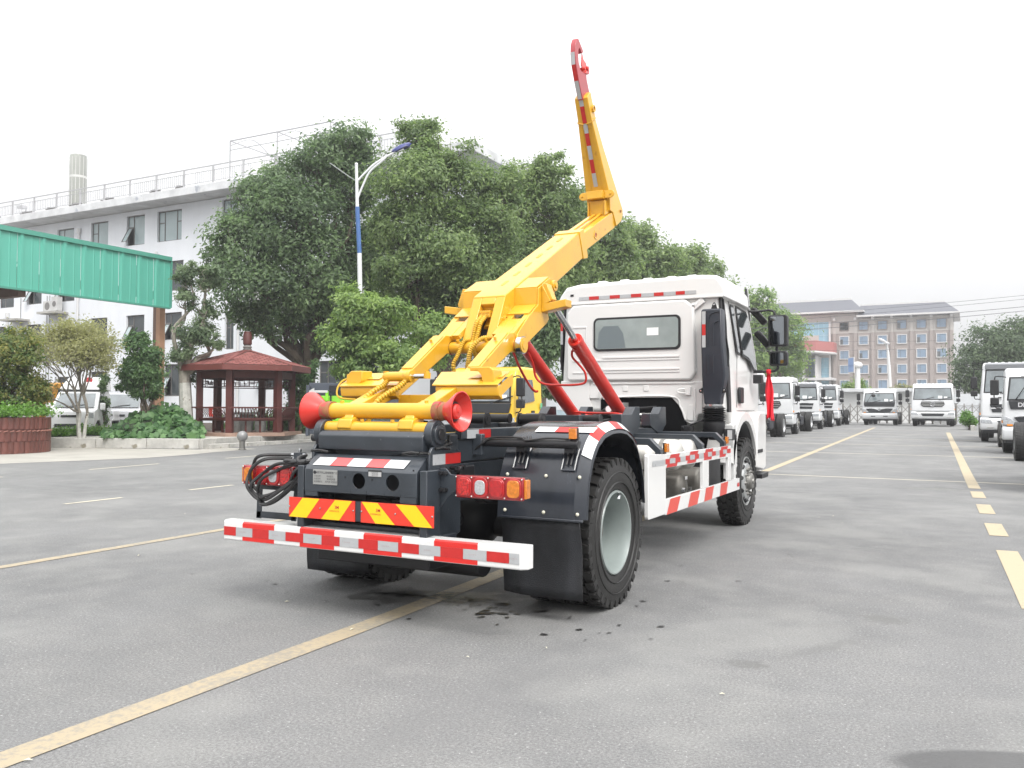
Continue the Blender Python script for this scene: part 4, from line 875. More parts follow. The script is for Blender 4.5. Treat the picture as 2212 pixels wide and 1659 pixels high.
# ================================================ parked trucks (front towards -Y, origin under the front axle)
LAMPW=mat('headlamp',(.45,.47,.49),.12,coat=1,var=.5,vs_=30,bump=.3,bs=60)
GRIL=mat('grille_dark',(.030,.032,.036),.4); GREYV=mat('grey_visor',(.28,.29,.31),.4,coat=.2)
CHAS=mat('parked_chassis',(.012,.014,.022),.5,var=.2)
RIMS_=mat('silver_rim',(.48,.49,.50),.35,metal=.5)
ORG=mat('orange_marker',(.80,.28,.03),.3)
def parked(label,x,y,style,paint,Wd=2.42,H=2.6,L=5.2,group='white trucks parked round the lot',wb=3.8,cat='truck',name='parked_truck'):
    t=thing(name,label,cat,(x,y,gz(y)),0,group); h=Wd/2; heavy=style!='light'
    yf=-1.32 if heavy else -1.12; yb=.55 if heavy else .5
    zb=.92 if heavy else .80; zw=H*.61; zr=H-.24
    # cab shell: side profile, tapered towards the roof and rounded at the front corners
    prof=[(yb,zb),(yb,H-.10),(yb-.12,H),(yf+.55,H+.01),(yf+.30,H-.05),(yf+.20,zr),(yf+.03,zw),(yf,zb+.3),(yf,zb)]
    def inset(z): return h-.03-max(0,(z-zw))*.09
    c=MB().use(paint); c.slab(prof,'x',[-inset(p[1]) for p in prof],[inset(p[1]) for p in prof]); c.build('cab',t,bev=.07,seg=3)
    # wheel-arch skirts at the side of the cab
    ar=.62
    pr=[(yf+.02,zb-.38 if heavy else .5),(yf+.02,zb-.002),(yb,zb-.002),(yb,zb-.25),(ar*.95,zb-.22)]+[(ar*math.cos(a),max(.5,.5+ar*math.sin(a)*.82)) for a in [math.pi*i/8 for i in range(1,8)]]+[(-ar,.5)]
    for s in (-1,1):
        sk=MB().use(paint); a0,a1=(h-.30,h-.015); sk.slab(pr,'x',s*a0,s*a1); sk.build('wheel_arch',t,bev=.02)
    # windscreen
    def fy(z): return yf+.03+(z-zw)*(.17/(zr-zw)) if z>zw else yf+.03-(zw-z)*.03
    ws=MB().use(BLACKP); z0,z1=zw+.02,zr-.01; a,b=h-.13,h-.20
    ws.add([(-a,fy(z0)-.012,z0),(a,fy(z0)-.012,z0),(b,fy(z1)-.012,z1),(-b,fy(z1)-.012,z1),(-a,fy(z0)+.03,z0),(a,fy(z0)+.03,z0),(b,fy(z1)+.03,z1),(-b,fy(z1)+.03,z1)],[(0,1,2,3),(7,6,5,4),(0,4,5,1),(1,5,6,2),(2,6,7,3),(3,7,4,0)]); w0=ws.build('windscreen_seal',t,bev=.025,smooth=False)
    gl=MB().use(GLSF); z0+=.05;z1-=.05;a-=.05;b-=.05
    gl.add([(-a,fy(z0)-.020,z0),(0,fy(z0)-.032,z0),(a,fy(z0)-.020,z0),(b,fy(z1)-.020,z1),(0,fy(z1)-.032,z1),(-b,fy(z1)-.020,z1)],[(0,1,4,5),(1,2,3,4)]); gl.build('windscreen',t,smooth=False)
    B(PAPER).add([(.3,fy(z0+.05)-.034,z0+.05),(.52,fy(z0+.05)-.033,z0+.05),(.52,fy(z0+.2)-.034,z0+.2),(.3,fy(z0+.2)-.035,z0+.2)],[(0,1,2,3)]).add([(.62,fy(z0+.05)-.033,z0+.05),(.8,fy(z0+.05)-.031,z0+.05),(.8,fy(z0+.15)-.032,z0+.15),(.62,fy(z0+.15)-.034,z0+.15)],[(0,1,2,3)]).build('paper',t,smooth=False)
    for sx in (-.55,.35): B(BLACKP).tube([(sx,fy(z0)-.03,z0-.06),(sx+.25,fy(z0)-.05,z0+.02),(sx+.62,fy(z0+.1)-.05,z0+.12)],.014,5).build('wiper',t)
    if style in('visor','tall'):
        v=MB().use(GREYV); zz=zr-.03 if style=='visor' else zr-.02
        v.slab([(yf+.14,zz),(yf+.09,zz+.20),(yf+.14,zz+.24),(yf+.3,zz+.22),(yf+.3,zz+.02)],'x',-(h-.2),h-.2); v.build('sun_visor',t,bev=.03)
    if heavy:
        rb=MB().use(paint)
        for s in np.linspace(-.8,.8,9): rb.obox((s*h*.9,yf+.9,H+.0),(.05,0,0),(0,.5,0),(0,0,.028))
        rb.build('roof_ribs',t,bev=.02)
        B(BLACKP).box(-.62,-.25,yf-.035,yf,zw-.16,zw-.125).box(.25,.62,yf-.035,yf,zw-.16,zw-.125).build('grab_handle',t,smooth=False)
        gr=MB().use(GRIL)
        if style=='cab':   # rounded triple slot grille
            gz0=zb+.26; gr.slab([(-.52,gz0),(.52,gz0),(.66,gz0+.16),(.60,gz0+.33),(-.60,gz0+.33),(-.66,gz0+.16)],'y',yf-.03,yf+.02)
            g0=gr.build('grille',t,smooth=False,bev=.01)
            sl=MB().use(ALU); 
            for zz,l in ((gz0+.075,.55),(gz0+.165,.62),(gz0+.255,.59)): sl.box(-l,l,yf-.045,yf-.03,zz-.018,zz+.018)
            sl.build('grille_bar',g0,smooth=False)
        else:
            gz0=zb+.18; gr.slab([(-.80,gz0),(.80,gz0),(.88,gz0+.30),(-.88,gz0+.30)],'y',yf-.025,yf+.02)
            g0=gr.build('grille',t,smooth=False,bev=.01)
            sl=MB().use(TRW); sl.slab([(-.84,gz0+.13),(.84,gz0+.13),(.85,gz0+.17),(-.85,gz0+.17)],'y',yf-.035,yf-.02); sl.build('grille_bar',g0,smooth=False)
        m=MB().use(STEEL); m.lathe((0,yf-.05,gz0+.17),(0,-1,0),[(0,.15),(.02,.15),(.025,.13),(.012,.12),(.012,0)],24); em=m.build('emblem',t)
        B(GRIL).tube([(-.08,yf-.065,gz0+.13),(-.02,yf-.067,gz0+.20),(.07,yf-.065,gz0+.24)],.014,5).tube([(-.03,yf-.065,gz0+.10),(.03,yf-.067,gz0+.16),(.10,yf-.065,gz0+.19)],.012,5).build('emblem_mark',em)
        bp=MB().use(paint); bp.slab([(yf-.08,.46),(yf-.14,.60),(yf-.14,.80),(yf-.06,zb-.03),(yf+.55,zb-.03),(yf+.55,.46)],'x',-h+.01,h-.01); bp.build('bumper',t,bev=.05,seg=3)
        B(GRIL).slab([(-.55,.62),(.55,.62),(.66,.80),(-.66,.80)],'y',yf-.155,yf-.10).build('bumper_grille',t,smooth=False,bev=.015)
        for s in (-1,1):
            B(LAMPW).slab([(s*(h-.42),.68),(s*(h-.04),.70),(s*(h-.04),.86),(s*(h-.36),.84)],'y',yf-.15,yf-.08).build('headlight',t,smooth=False,bev=.02)
            B(ALU).box(s*(h-.34)-.1,s*(h-.34)+.1,yf-.146,yf-.1,.53,.58).build('fog_light',t,smooth=False,bev=.01)
        B(BLACKP).box(-h+.08,h-.08,yf-.02,yf+.4,.34,.47).build('under_bumper',t,smooth=False,bev=.02)
    else:
        B(GRIL).slab([(-.88,zw-.22),(.88,zw-.22),(.93,zw+.02),(-.93,zw+.02)],'y',yf-.03,yf+.05).build('black_panel',t,smooth=False,bev=.02)
        g0=B(GRIL).slab([(-.62,zb+.03),(-.80,zb+.24),(-.45,zb+.26),(-.12,zb+.20),(0,zb+.14),(.12,zb+.20),(.45,zb+.26),(.80,zb+.24),(.62,zb+.03)],'y',yf-.045,yf+.02).build('grille',t,smooth=False,bev=.01)
        B(STEEL).tube([(-.78,yf-.055,zb+.26),(-.45,yf-.06,zb+.28),(-.12,yf-.06,zb+.21),(0,yf-.06,zb+.12),(.12,yf-.06,zb+.21),(.45,yf-.06,zb+.28),(.78,yf-.055,zb+.26)],.018,6).build('grille_trim',g0)
        B(STEEL).lathe((0,yf-.05,zb+.21),(0,-1,0),[(0,.07),(.02,.07),(.02,0)],16).build('emblem',t)
        bp=MB().use(paint); bp.slab([(yf-.03,.40),(yf-.10,.52),(yf-.10,.72),(yf-.02,zb-.02),(yf+.5,zb-.02),(yf+.5,.40)],'x',-h+.01,h-.01); bp.build('bumper',t,bev=.05,seg=3)
        for s in (-1,1):
            B(LAMPW).slab([(s*(h-.42),zb+.02),(s*(h-.03),zb+.03),(s*(h-.02),zb+.30),(s*(h-.20),zb+.22)],'y',yf-.05,yf+.03).build('headlight',t,smooth=False,bev=.015)
            B(GRIL).box(s*.36-.13,s*.36+.13,yf-.11,yf-.06,.55,.60).build('bumper_slot',t,smooth=False)
            B(ORG).box(s*(h-.2)-.07,s*(h-.2)+.07,yf-.055,yf-.0,zb-.0,zb+.05).build('indicator',t,smooth=False)
        B(BLACKP).box(-h+.08,h-.08,yf-.0,yf+.4,.30,.41).build('under_bumper',t,smooth=False,bev=.02)
        B(BLACKP).tube(spline([(-.75,yf+.02,zw+.05),(-.35,yf-.28,zr-.02),(-.25,yf-.3,zr+.0)],5),.012,5).tube([(-.6,yf+.1,zr),(-.35,yf-.28,zr)],.01,5).sphere((-.32,yf-.30,zr-.18),.13,12,8,.8).sphere((-.1,yf-.28,zr+.08),.13,12,6,.35).build('kerb_mirror',t)
    for s in (-1,1):
        i0=inset(zw+.1)+.003; i1=inset(zr-.05)+.003
        w_=MB().use(GLS); w_.add([(s*i0,yf+.22,zw-.02),(s*i0,yf+1.12,zw+.08),(s*i1,yf+1.08,zr-.06),(s*i1,yf+.36,zr-.06)],[(0,1,2,3)])
        w_.add([(s*(i0-.02),yf+.22,zw-.02),(s*(i0-.02),yf+1.12,zw+.08),(s*(i1-.02),yf+1.08,zr-.06),(s*(i1-.02),yf+.36,zr-.06)],[(0,1,2,3)]); w_.build('door_window',t,smooth=False)
        B(BLACKP).box(s*(h-.035)-.012,s*(h-.035)+.012,yf+.95,yf+1.1,zw-.22,zw-.16).build('door_handle',t,smooth=False)
        mx_=s*(h+.17)
        mo=B(BLACKP).box(mx_-.11,mx_+.11,yf-.10,yf+.0,zw+.18,zw+.62).build('mirror',t,bev=.03)
        B(BLACKP).box(mx_-.11,mx_+.11,yf-.10,yf+.0,zw-.10,zw+.11).build('lower_mirror',mo,bev=.03)
        B(BLACKP).tube(spline([(s*(h-.12),yf+.12,zr-.02),(s*(h+.08),yf-.03,zr+.0),(mx_,yf-.02,zr-.1),(mx_,yf-.02,zw-.1),(s*(h+.05),yf,zw-.2),(s*(h-.05),yf+.15,zw-.2)],5),.016,6).build('mirror_arm',mo)
        B(MIRR).box(mx_-.085,mx_+.085,yf+.001,yf+.006,zw+.21,zw+.59).build('mirror_glass',mo,smooth=False)
        B(ORG).box(s*(h-.02)-.02,s*(h-.02)+.02,yf+.05,yf+.13,zb+.08,zb+.16).build('side_marker',t,smooth=False)
    # chassis, running gear
    ch=MB().use(CHAS)
    for s in (-1,1): ch.box(s*.38-.04,s*.38+.04,yf+.3,L,.68,.90)
    for yy in (1.2,2.2,3.2,4.4,L-.1): ch.box(-.36,.36,yy-.05,yy+.05,.70,.88)
    ch.build('chassis',t,smooth=False)
    R=.51 if heavy else .42
    B(CHAS).cyl((-.95,0,R),(.95,0,R),.06,n=10).build('axle',t); B(CHAS).cyl((-.95,wb,R),(.95,wb,R),.09,n=10).sphere((0,wb,R),.2,14,8).build('axle',t)
    for s in (-1,1):
        wheel(t,s*(h-.18),0,R,R,.26,'rib','front',s,RIMS_,random.random())
        wheel(t,s*(h-.15),wb,R,R,.25,'rib','dish',s,RIMS_,random.random()); 
        i=bpy.data.objects.new('inner_wheel',tyre_mesh(R,.25,'rib')); COL.objects.link(i); i.parent=t; i.location=(s*(h-.44),wb,R)
        f=MB().use(CHAS); f.slab([(.62,.5),(.60,zb+.02),(.66,zb+.04),(.72,.5)],'x',s*(h-.35),s*(h-.02)); f.build('mudguard',t,smooth=False,bev=.015)
        if heavy: B(CHAS).box(s*.78-.26,s*.78+.26,1.5,2.4,.38,.82).build('fuel_tank',t,bev=.08)
    B(CHAS).box(-.8,.8,.62,.80,.45,zb+.6).build('engine_bay',t,smooth=False,bev=.03)
    return t
GW='white trucks parked round the lot'
A1=parked('white flat roofed truck, nearest of the left row, seen behind the red cloth',-4.72,28.15,'cab',TRW)
a2=copy_tree(A1,None,'white truck with round emblem grille, second of the left row'); a2.location=(-4.78,35.75,gz(35.75))
B1=parked('white truck with grey sun visor, third of the left row',-4.85,44.0,'visor',TRW,H=2.52)
b2=copy_tree(B1,None,'white truck with grey sun visor, last and farthest of the left row'); b2.location=(-4.8,51.2,gz(51.2))
a3=copy_tree(A1,None,'wide white truck facing the camera right of the small light truck at the gate'); a3.location=(1.45,53.6,gz(53.6))
L1=parked('small white light truck with black V grille facing the camera beside the folding gate',-1.68,55.2,'light',TRW,Wd=2.12,H=2.32,wb=3.3,L=4.6)
C1=parked('tall white truck with long grey roof visor in the right row',4.92,31.6,'tall',TRW,Wd=2.42,H=2.92)
D1=parked('white light truck with a black front panel below the windscreen in the right row',5.28,23.75,'light',TRW,Wd=2.2,H=2.45,wb=3.4,L=4.7)
text('DFAC',.17,mat('letter_silver',(.7,.7,.72),.3),D1,(-.48,-1.155,2.45*.61-.10),(1,0,0),(0,0,1),bold=.004)
e1=parked('white truck at the right edge of which only the rear wheel shows',5.55,12.0,'visor',TRW,wb=7.85,L=9.2)
for k_ in [c for c in e1.children if c.name.startswith('mirror')]:
    for q_ in list(k_.children): bpy.data.objects.remove(q_)
    bpy.data.objects.remove(k_)
# yellow light truck close behind the hook lift truck
YT=parked('yellow light truck with black mirrors parked behind the hook arm',-7.25,13.7,'light',YELW,Wd=2.1,H=2.33,wb=3.3,L=4.6,group=None,name='yellow_truck')
text('牌照',.12,mat('door_print',(.75,.78,.85),.5),YT,(1.035,-.25,1.08),(0,1,0),(0,0,1)) if 0 else None
B(mat('door_sticker',(.55,.60,.72),.5)).add([(1.025,-.42,1.02),(1.025,-.02,1.06),(1.025,-.02,1.22),(1.025,-.42,1.18)],[(0,1,2,3)]).build('door_sticker',YT,smooth=False)
B(mat('green_badge',(.12,.42,.22),.4)).add([(1.03,.28,1.45),(1.03,.40,1.45),(1.03,.40,1.33),(1.03,.34,1.25),(1.03,.28,1.33)],[(0,1,2,3,4)]).build('badge',YT,smooth=False)
# green and dark refuse truck behind the left of the hook frame
gp=pd(712,930,24.5); GT=thing('refuse_truck','dark grey refuse truck with a bright green rear door behind the hook frame','truck',(gp.x,gp.y,0))
LIME_=mat('lime_green_paint',(.24,.62,.03),.35,coat=.3); DGB=mat('dark_blue_grey',(.06,.07,.09),.45)
yaw=math.atan2(RT.y,RT.x)
def gb(m,x0,x1,y0,y1,z0,z1,nm,bev=.01): b=MB().use(m); b.box(x0,x1,y0,y1,z0,z1,rz=yaw,about=(0,0)); return b.build(nm,GT,bev=bev,smooth=False)
gb(DGB,-.62,1.6,.06,3.5,.55,2.02,'body'); gb(LIME_,-.28,.98,-.03,.05,.75,1.65,'rear_door',.02)
gb(DGB,-.66,-.58,-.12,.1,.5,1.95,'frame_post'); gb(ACM,-.45,-.05,-.08,-.03,1.73,1.80,'arrow')
m=MB().use(ACM); m.slab([(-.62,1.765),(-.44,1.87),(-.44,1.66)],'y',-.09,-.04); ar_=m.build('arrow_head',GT,smooth=False); ar_.rotation_euler=(0,0,yaw)
gb(BLACKP,.02,.06,-.1,-.05,1.0,1.7,'gas_strut'); gb(STEEL,.02,.055,-.12,-.06,.95,1.3,'strut_rod'); gb(BLACKP,.0,.6,-.12,-.02,1.76,1.95,'lamp_bar'); gb(LIME_,.3,.62,-.06,-.03,1.1,1.16,'grip'); gb(LIME_,-.12,-.03,-.07,-.03,1.5,1.78,'hinge')
for x in (-.3,1.25): 
    b=MB().use(RUB); b.cyl((x-.13,.8,.42),(x+.13,.8,.42),.42,n=24); o_=b.build('wheel',GT); o_.rotation_euler=(0,0,yaw)
# vans and small trucks behind the garden on the left
def mini(label,u,dd,silver=False,fairing=False,turn=0,z=.1):
    p=pd(u,900,dd); t=thing('mini_truck',label,'mini truck',(p.x,p.y,z),yaw+turn,'small trucks parked below the white building')
    pm=mat('mini_white',(.76,.77,.78),.3,coat=.3) if not silver else mat('mini_silver',(.50,.51,.53),.3,metal=.3,coat=.3)
    pr=[(1.3,.35),(1.3,1.55),(1.2,1.72),(.35,1.74),(.12,1.66),(-.42,1.08),(-.72,.98),(-.80,.72),(-.80,.32),(-.68,.30),(-.60,.48),(-.30,.60),(0,.48),(.08,.32)]
    pr=[(1.3,.32),(1.3,1.58),(1.2,1.72),(.35,1.74),(.12,1.66),(-.42,1.08),(-.72,.98),(-.80,.72),(-.80,.30),(-.66,.30)]+[(-.28+.36*math.cos(a),.30+.36*math.sin(a)) for a in [math.pi*(1-i/6) for i in range(0,7)]]
    def ins(z): return .80-max(0,z-1.05)*.16
    B(pm).slab(pr,'x',[-ins(q[1]) for q in pr],[ins(q[1]) for q in pr]).build('cab',t,bev=.03)
    B(GLSF).add([(-.68,-.40,1.12),(.68,-.40,1.12),(.60,.08,1.62),(-.60,.08,1.62)],[(0,1,2,3)]).build('windscreen',t,smooth=False).location=(0,-.025,.012)
    for s in (-1,1):
        B(GLS).add([(s*.802,-.20,1.10),(s*.802,.62,1.10),(s*.715,.58,1.62),(s*.715,.12,1.60)],[(0,1,2,3)]).build('door_window',t,smooth=False)
        B(LAMPW).add([(s*.50,-.812,.78),(s*.79,-.812,.74),(s*.79,-.80,.92),(s*.62,-.79,.95)],[(0,1,2,3)]).build('headlight',t,smooth=False)
        B(pm).box(s*.92-.09,s*.92+.09,-.30,-.20,1.02,1.28).build('mirror',t,bev=.03)
        B(RUB).cyl((s*.66,-.28,.29),(s*.80,-.28,.29),.29,n=20).build('wheel',t); B(RUB).cyl((s*.66,2.1,.29),(s*.80,2.1,.29),.29,n=20).build('wheel',t)
        B(BLACKP).box(s*.81-.01,s*.81+.01,.5,.6,.86,.92).build('door_handle',t,smooth=False)
    B(GRIL).box(-.30,.30,-.815,-.79,.78,.85).box(-.5,.5,-.82,-.79,.42,.54).build('grille',t,smooth=False)
    B(BLACKP).tube([(-.4,-.5,1.1),(0,-.40,1.19),(.35,-.36,1.22)],.012,5).build('wiper',t)
    b=MB().use(pm); b.box(-.82,.82,1.38,3.2,.62,.66); b.box(-.82,-.79,1.38,3.2,.66,.98); b.box(.79,.82,1.38,3.2,.66,.98); b.box(-.79,.79,3.17,3.2,.66,.98); b.build('load_bed',t,smooth=False)
    if fairing:
        B(pm).slab([(1.35,1.72),(1.35,2.22),(1.0,2.25),(.25,1.98),(.1,1.76)],'x',[-.74,-.70,-.66,-.6,-.70],[.74,.70,.66,.6,.70]).build('roof_fairing',t,bev=.04)
        B(mat('emblem_red',(.6,.05,.06),.4)).lathe((.2,.52,2.10),(0,-.93,.37),[(.035,.13),(.035,.105)],24).tube([(.12,.50,2.16),(.2,.48,2.09),(.3,.50,2.14)],.014,5).build('emblem',t)
    return t
mini('white mini truck with a tall roof fairing behind the bare tree',168,31,False,True,.15,.15)
mini('silver white mini truck without fairing right of the one with the fairing',268,34,True,False,.1,.15)
# orange crane truck and white truck farther left
p=pd(118,900,37); OT=thing('orange_truck','orange yellow crew cab truck with dark chassis behind the white mini truck','truck',(p.x,p.y,.1),yaw-.55)
ORP=mat('orange_truck_paint',(.50,.24,.03),.4,coat=.2,var=.1)
B(ORP).slab([(-.9,.7),(-.9,1.2),(-.75,1.95),(-.6,2.2),(1.1,2.2),(1.15,2.1),(1.15,.7)],'x',-.95,.95).build('cab',OT,bev=.07)
for s in (-1,1):
    B(GLS).add([(s*.953,-.55,1.35),(s*.953,-.05,1.35),(s*.953,-.05,1.95),(s*.953,-.42,1.95)],[(0,1,2,3)]).add([(s*.953,.1,1.35),(s*.953,.75,1.35),(s*.953,.75,1.95),(s*.953,.1,1.95)],[(0,1,2,3)]).build('side_window',OT,smooth=False)
    B(BLACKP).box(s*1.12-.08,s*1.12+.08,-.95,-.85,1.45,1.8).build('mirror',OT,bev=.02)
    B(RUB).cyl((s*.7,-.1,.42),(s*.93,-.1,.42),.42,n=20).build('wheel',OT); B(RUB).cyl((s*.7,2.8,.42),(s*.93,2.8,.42),.42,n=20).build('wheel',OT)
B(GLS).add([(-.6,1.153,1.4),(.6,1.153,1.4),(.6,1.153,1.9),(-.6,1.153,1.9)],[(0,1,2,3)]).build('rear_window',OT,smooth=False)
B(CHAS).box(-.4,.4,1.2,3.6,.55,.85).box(-.8,.8,1.3,1.9,.4,1.0).build('chassis',OT,smooth=False); B(CHAS).box(-.55,-.45,1.25,1.4,.8,1.9).build('exhaust',OT,smooth=False); B(GLR).box(.6,.8,3.55,3.62,.8,.9).box(-.9,-.75,1.16,1.2,.9,1.05).build('tail_light',OT,smooth=False)
p=pd(30,900,36.5); WTk=thing('white_van','white van mostly hidden by the bushy tree at the left edge','van',(p.x,p.y,.1),yaw-.1)
B(mat('van_white',(.74,.75,.76),.35,coat=.2)).slab([(-1.2,.5),(-1.25,1.1),(-1.0,1.3),(-.6,2.2),(3,2.25),(3,.5)],'x',-.95,.95).build('body',WTk,bev=.08)
B(GLSF).add([(-.8,-1.02,1.38),(.8,-1.02,1.38),(.72,-.70,2.05),(-.72,-.70,2.05)],[(0,1,2,3)]).build('windscreen',WTk,smooth=False)
for s in (-1,1): B(GLS).add([(s*.955,-.7,1.4),(s*.955,.2,1.4),(s*.955,.2,2.0),(s*.955,-.5,2.0)],[(0,1,2,3)]).build('door_window',WTk,smooth=False); B(RUB).cyl((s*.7,-.4,.36),(s*.9,-.4,.36),.36,n=18).build('wheel',WTk); B(RUB).cyl((s*.7,2.1,.36),(s*.9,2.1,.36),.36,n=18).build('wheel',WTk)
# ================================================ hook lift truck (x right, y forward, rear axle at y=0)
HK=thing('hook_lift_truck','white cab hook lift truck with raised yellow hook arm, seen from behind','truck',(0,0,0))
T=HK
# ---- wheels
for s in (-1,1):
    wheel(T,1.10 if s>0 else -.985,0,.5,.505,.26,'lug','dish',s,RIMG,.35)
    i=bpy.data.objects.new('inner_wheel',tyre_mesh(.505,.25,'lug')); COL.objects.link(i); i.parent=T; i.location=(.80 if s>0 else -.69,0,.5)
    wheel(T,s*.94,4.60,.5,.505,.25,'rib' if 0 else 'lug','front',s,mat('front_rim_grey',(.36,.37,.37),.35,metal=.3,coat=.2),.1)
# sidewall lettering of the near rear tyre
for txt,a0,rr in (('TUBELESS',60,.395),('10.00R20',215,.395),('16PR',130,.39)):
    for i,chh in enumerate(txt):
        a=R_(a0-i*7.2); text(chh,.038,RUB,T,(1.233,math.cos(a)*rr,.5+math.sin(a)*rr),(0,math.sin(a),-math.cos(a)),(0,math.cos(a),math.sin(a)),name='tyre_lettering',off=.004)
B(BLACKP).cyl((-.95,0,.5),(.95,0,.5),.095,n=18).sphere((.10,-.02,.545),.235,24,16).cyl((.10,-.22,.545),(.10,-.275,.545),.055,n=12).cyl((0,.3,.53),(0,.55,.55),.09,n=14).build('rear_axle',T)
for s in (-1,1):
    B(BLACKP).slab([(-.72,.80),(-.5,.70),(0,.66),(.5,.70),(.72,.80),(.72,.85),(.5,.755),(0,.715),(-.5,.755),(-.72,.85)],'x',s*.46-.04,s*.46+.04).box(s*.46-.06,s*.46+.06,-.1,.1,.58,.66).build('leaf_spring',T,bev=.008)
    B(BLACKP).tube([(s*.46,-.72,.82),(s*.46,-.75,.90)],.04,8).box(s*.44-.03,s*.44+.05,-.84,-.66,.86,.97).build('spring_hanger',T,bev=.01)
B(BLACKP).cyl((-.9,4.60,.48),(.9,4.60,.48),.07,n=12).build('front_axle',T)
B(BLACKP).cyl((0,.6,.56),(0,3.6,.66),.055,n=12).build('drive_shaft',T)
# ---- chassis
ch=MB().use(DGREY)
for s in (-1,1):
    B(DGREY).box(s*.405-.035,s*.405+.035,-1.08,5.3,.74,.985).build('chassis_rail',T,bev=.008)

for yy in (-.95,-.3,.9,1.9,2.8,3.6): B(DGREY).box(-.37,.37,yy-.05,yy+.05,.76,.94).build('cross_member',T,smooth=False)
sf=MB().use(DGREY)
for s in (-1,1):
    B(DGREY).box(s*.405-.045,s*.405+.045,-1.02,3.1,.99,1.135).build('subframe_rail',T,bev=.008)

for s in (-1,1):
    m=MB().use(DGREY); m.box(s*.42-.0,s*.42+.055*s if s>0 else s*.42-.055,-.80,1.9,1.137,1.205) if s>0 else m.box(-.475,-.42,-.80,1.9,1.137,1.205)
    m.build('guide_rail',T,bev=.008)
B(SIL).box(.4755,.4775,-.74,-.59,1.142,1.198).use(STR).box(.4755,.4775,-.59,-.43,1.142,1.198).build('reflective_strip',T,smooth=False)
random.seed(4)
bolts=MB().use(BLACKP)
for s in (-1,1):
    for i in range(6): B(BLACKP).cyl((s*.462,-1.08+i*.055,.945+(i%2)*.018),(s*.50,-1.08+i*.055,.945+(i%2)*.018),.014,n=6).build('bolt',T,smooth=False)
# rear side plates with the tape
for s in (-1,1):
    m=MB().use(DGREY); m.slab([(-1.15,.93),(-1.15,1.06),(-1.12,1.10),(-.93,1.10),(-.93,1.17),(-.83,1.17),(-.83,1.08),(-.79,1.06),(-.79,.93)],'x',s*.442,s*.462); m.build('side_plate',T,bev=.005)
    m=MB().use(DGREY); m.slab([(-.06+.0,1.0)]*0+[(-1.06+.125*math.cos(a),1.175+.085*math.sin(a)) for a in [math.pi*2*i/24 for i in range(24)]],'x',s*.405,s*.455) if 0 else m.cyl((s*.405,-1.05,1.175),(s*.46,-1.05,1.175),.088,n=32)
    m.cyl((s*.455,-1.05,1.175),(s*.475,-1.05,1.175),.062,n=28); m.use(BLACKP).cyl((s*.475,-1.05,1.175),(s*.487,-1.05,1.175),.034,n=20); m.build('pivot_cap',T,bev=.004)
B(SIL).box(.4625,.4645,-1.12,-.98,.99,1.055).use(STR).box(.4625,.4645,-.98,-.80,.99,1.055).build('reflective_strip',T,smooth=False)
g_=MB().use(GREASE)
for (a,b) in (((.465,-1.1,1.09),(.465,-.93,1.085)),((.46,-.93,1.10),(.46,-.93,1.17)),((.46,-1.14,1.06),(.40,-1.2,1.06)),((.30,-1.2,1.06),(.42,-1.2,1.065)),((-.42,-1.2,1.06),(-.28,-1.2,1.055)),((.46,-1.02,1.09),(.47,-.92,1.12))): g_.tube(spline([a,Vector(a).lerp(Vector(b),.5)+Vector((0,0,.006)),b],3),.009,6)
g_.build('weld_seam',T)
# ---- rear cover box, pivot cover, posts, boards
bx=MB().use(DGREY)
# front plate with two real round holes
def plate_holes(m,x0,x1,z0,z1,y,th,holes,n=20):
    xs=sorted({x0,x1}|{round(hx+s*hr*1.25,4) for hx,hz_,hr in holes for s in (-1,1)})
    for a,b in zip(xs,xs[1:]):
        hh=[h for h in holes if a-1e-4<=h[0]-h[2]*1.25<b-1e-4 and h[0]+h[2]*1.25<=b+1e-3]
        if not hh: m.box(a,b,y,y+th,z0,z1); continue
        hx,hz_,hr=hh[0]; sq=[]
        for i in range(n):
            t_=2*math.pi*i/n; c,s_=math.cos(t_),math.sin(t_); kx=((b-hx) if c>0 else (hx-a))/max(abs(c),1e-6); kz=((z1-hz_) if s_>0 else (hz_-z0))/max(abs(s_),1e-6); k=min(kx,kz); sq.append((hx+c*k,hz_+s_*k))
        ci=[(hx+math.cos(2*math.pi*i/n)*hr,hz_+math.sin(2*math.pi*i/n)*hr) for i in range(n)]
        vs=[(p[0],y,p[1]) for p in sq]+[(p[0],y,p[1]) for p in ci]+[(p[0],y+th,p[1]) for p in ci]
        m.add(vs,[(i,(i+1)%n,n+(i+1)%n,n+i) for i in range(n)]+[(n+i,n+(i+1)%n,2*n+(i+1)%n,2*n+i) for i in range(n)])
        for cx_,cz_ in ((a,z0),(b,z0),(a,z1),(b,z1)):
            nb=sorted(range(n),key=lambda i:(sq[i][0]-cx_)**2+(sq[i][1]-cz_)**2)[:2]
            m.add([(cx_,y,cz_),(sq[nb[0]][0],y,sq[nb[0]][1]),(sq[nb[1]][0],y,sq[nb[1]][1])],[(0,1,2)])
plate_holes(bx,-.425,.425,.805,.945,-1.245,.008,[(0,.885,.049),(.255,.885,.049)])
bx.add([(-.425,-1.245,.945),(.425,-1.245,.945),(.425,-1.232,.962),(-.425,-1.232,.962),(.425,-1.135,1.037),(-.425,-1.135,1.037)],[(0,1,2,3),(3,2,4,5)])
bx.box(-.425,.425,-1.135,-1.06,1.03,1.037); bx.add([(-.425,-1.245,.805),(.425,-1.245,.805),(.425,-1.20,.792),(-.425,-1.20,.792)],[(0,1,2,3)])
for s in (-1,1): bx.slab([(-1.245,.805),(-1.245,.945),(-1.232,.962),(-1.135,1.037),(-1.05,1.037),(-1.05,.80)],'x',s*.425,s*.433)
bx.box(-.43,-.33,-1.243,-1.2,.775,.804); bx.box(.31,.43,-1.243,-1.2,.765,.804)
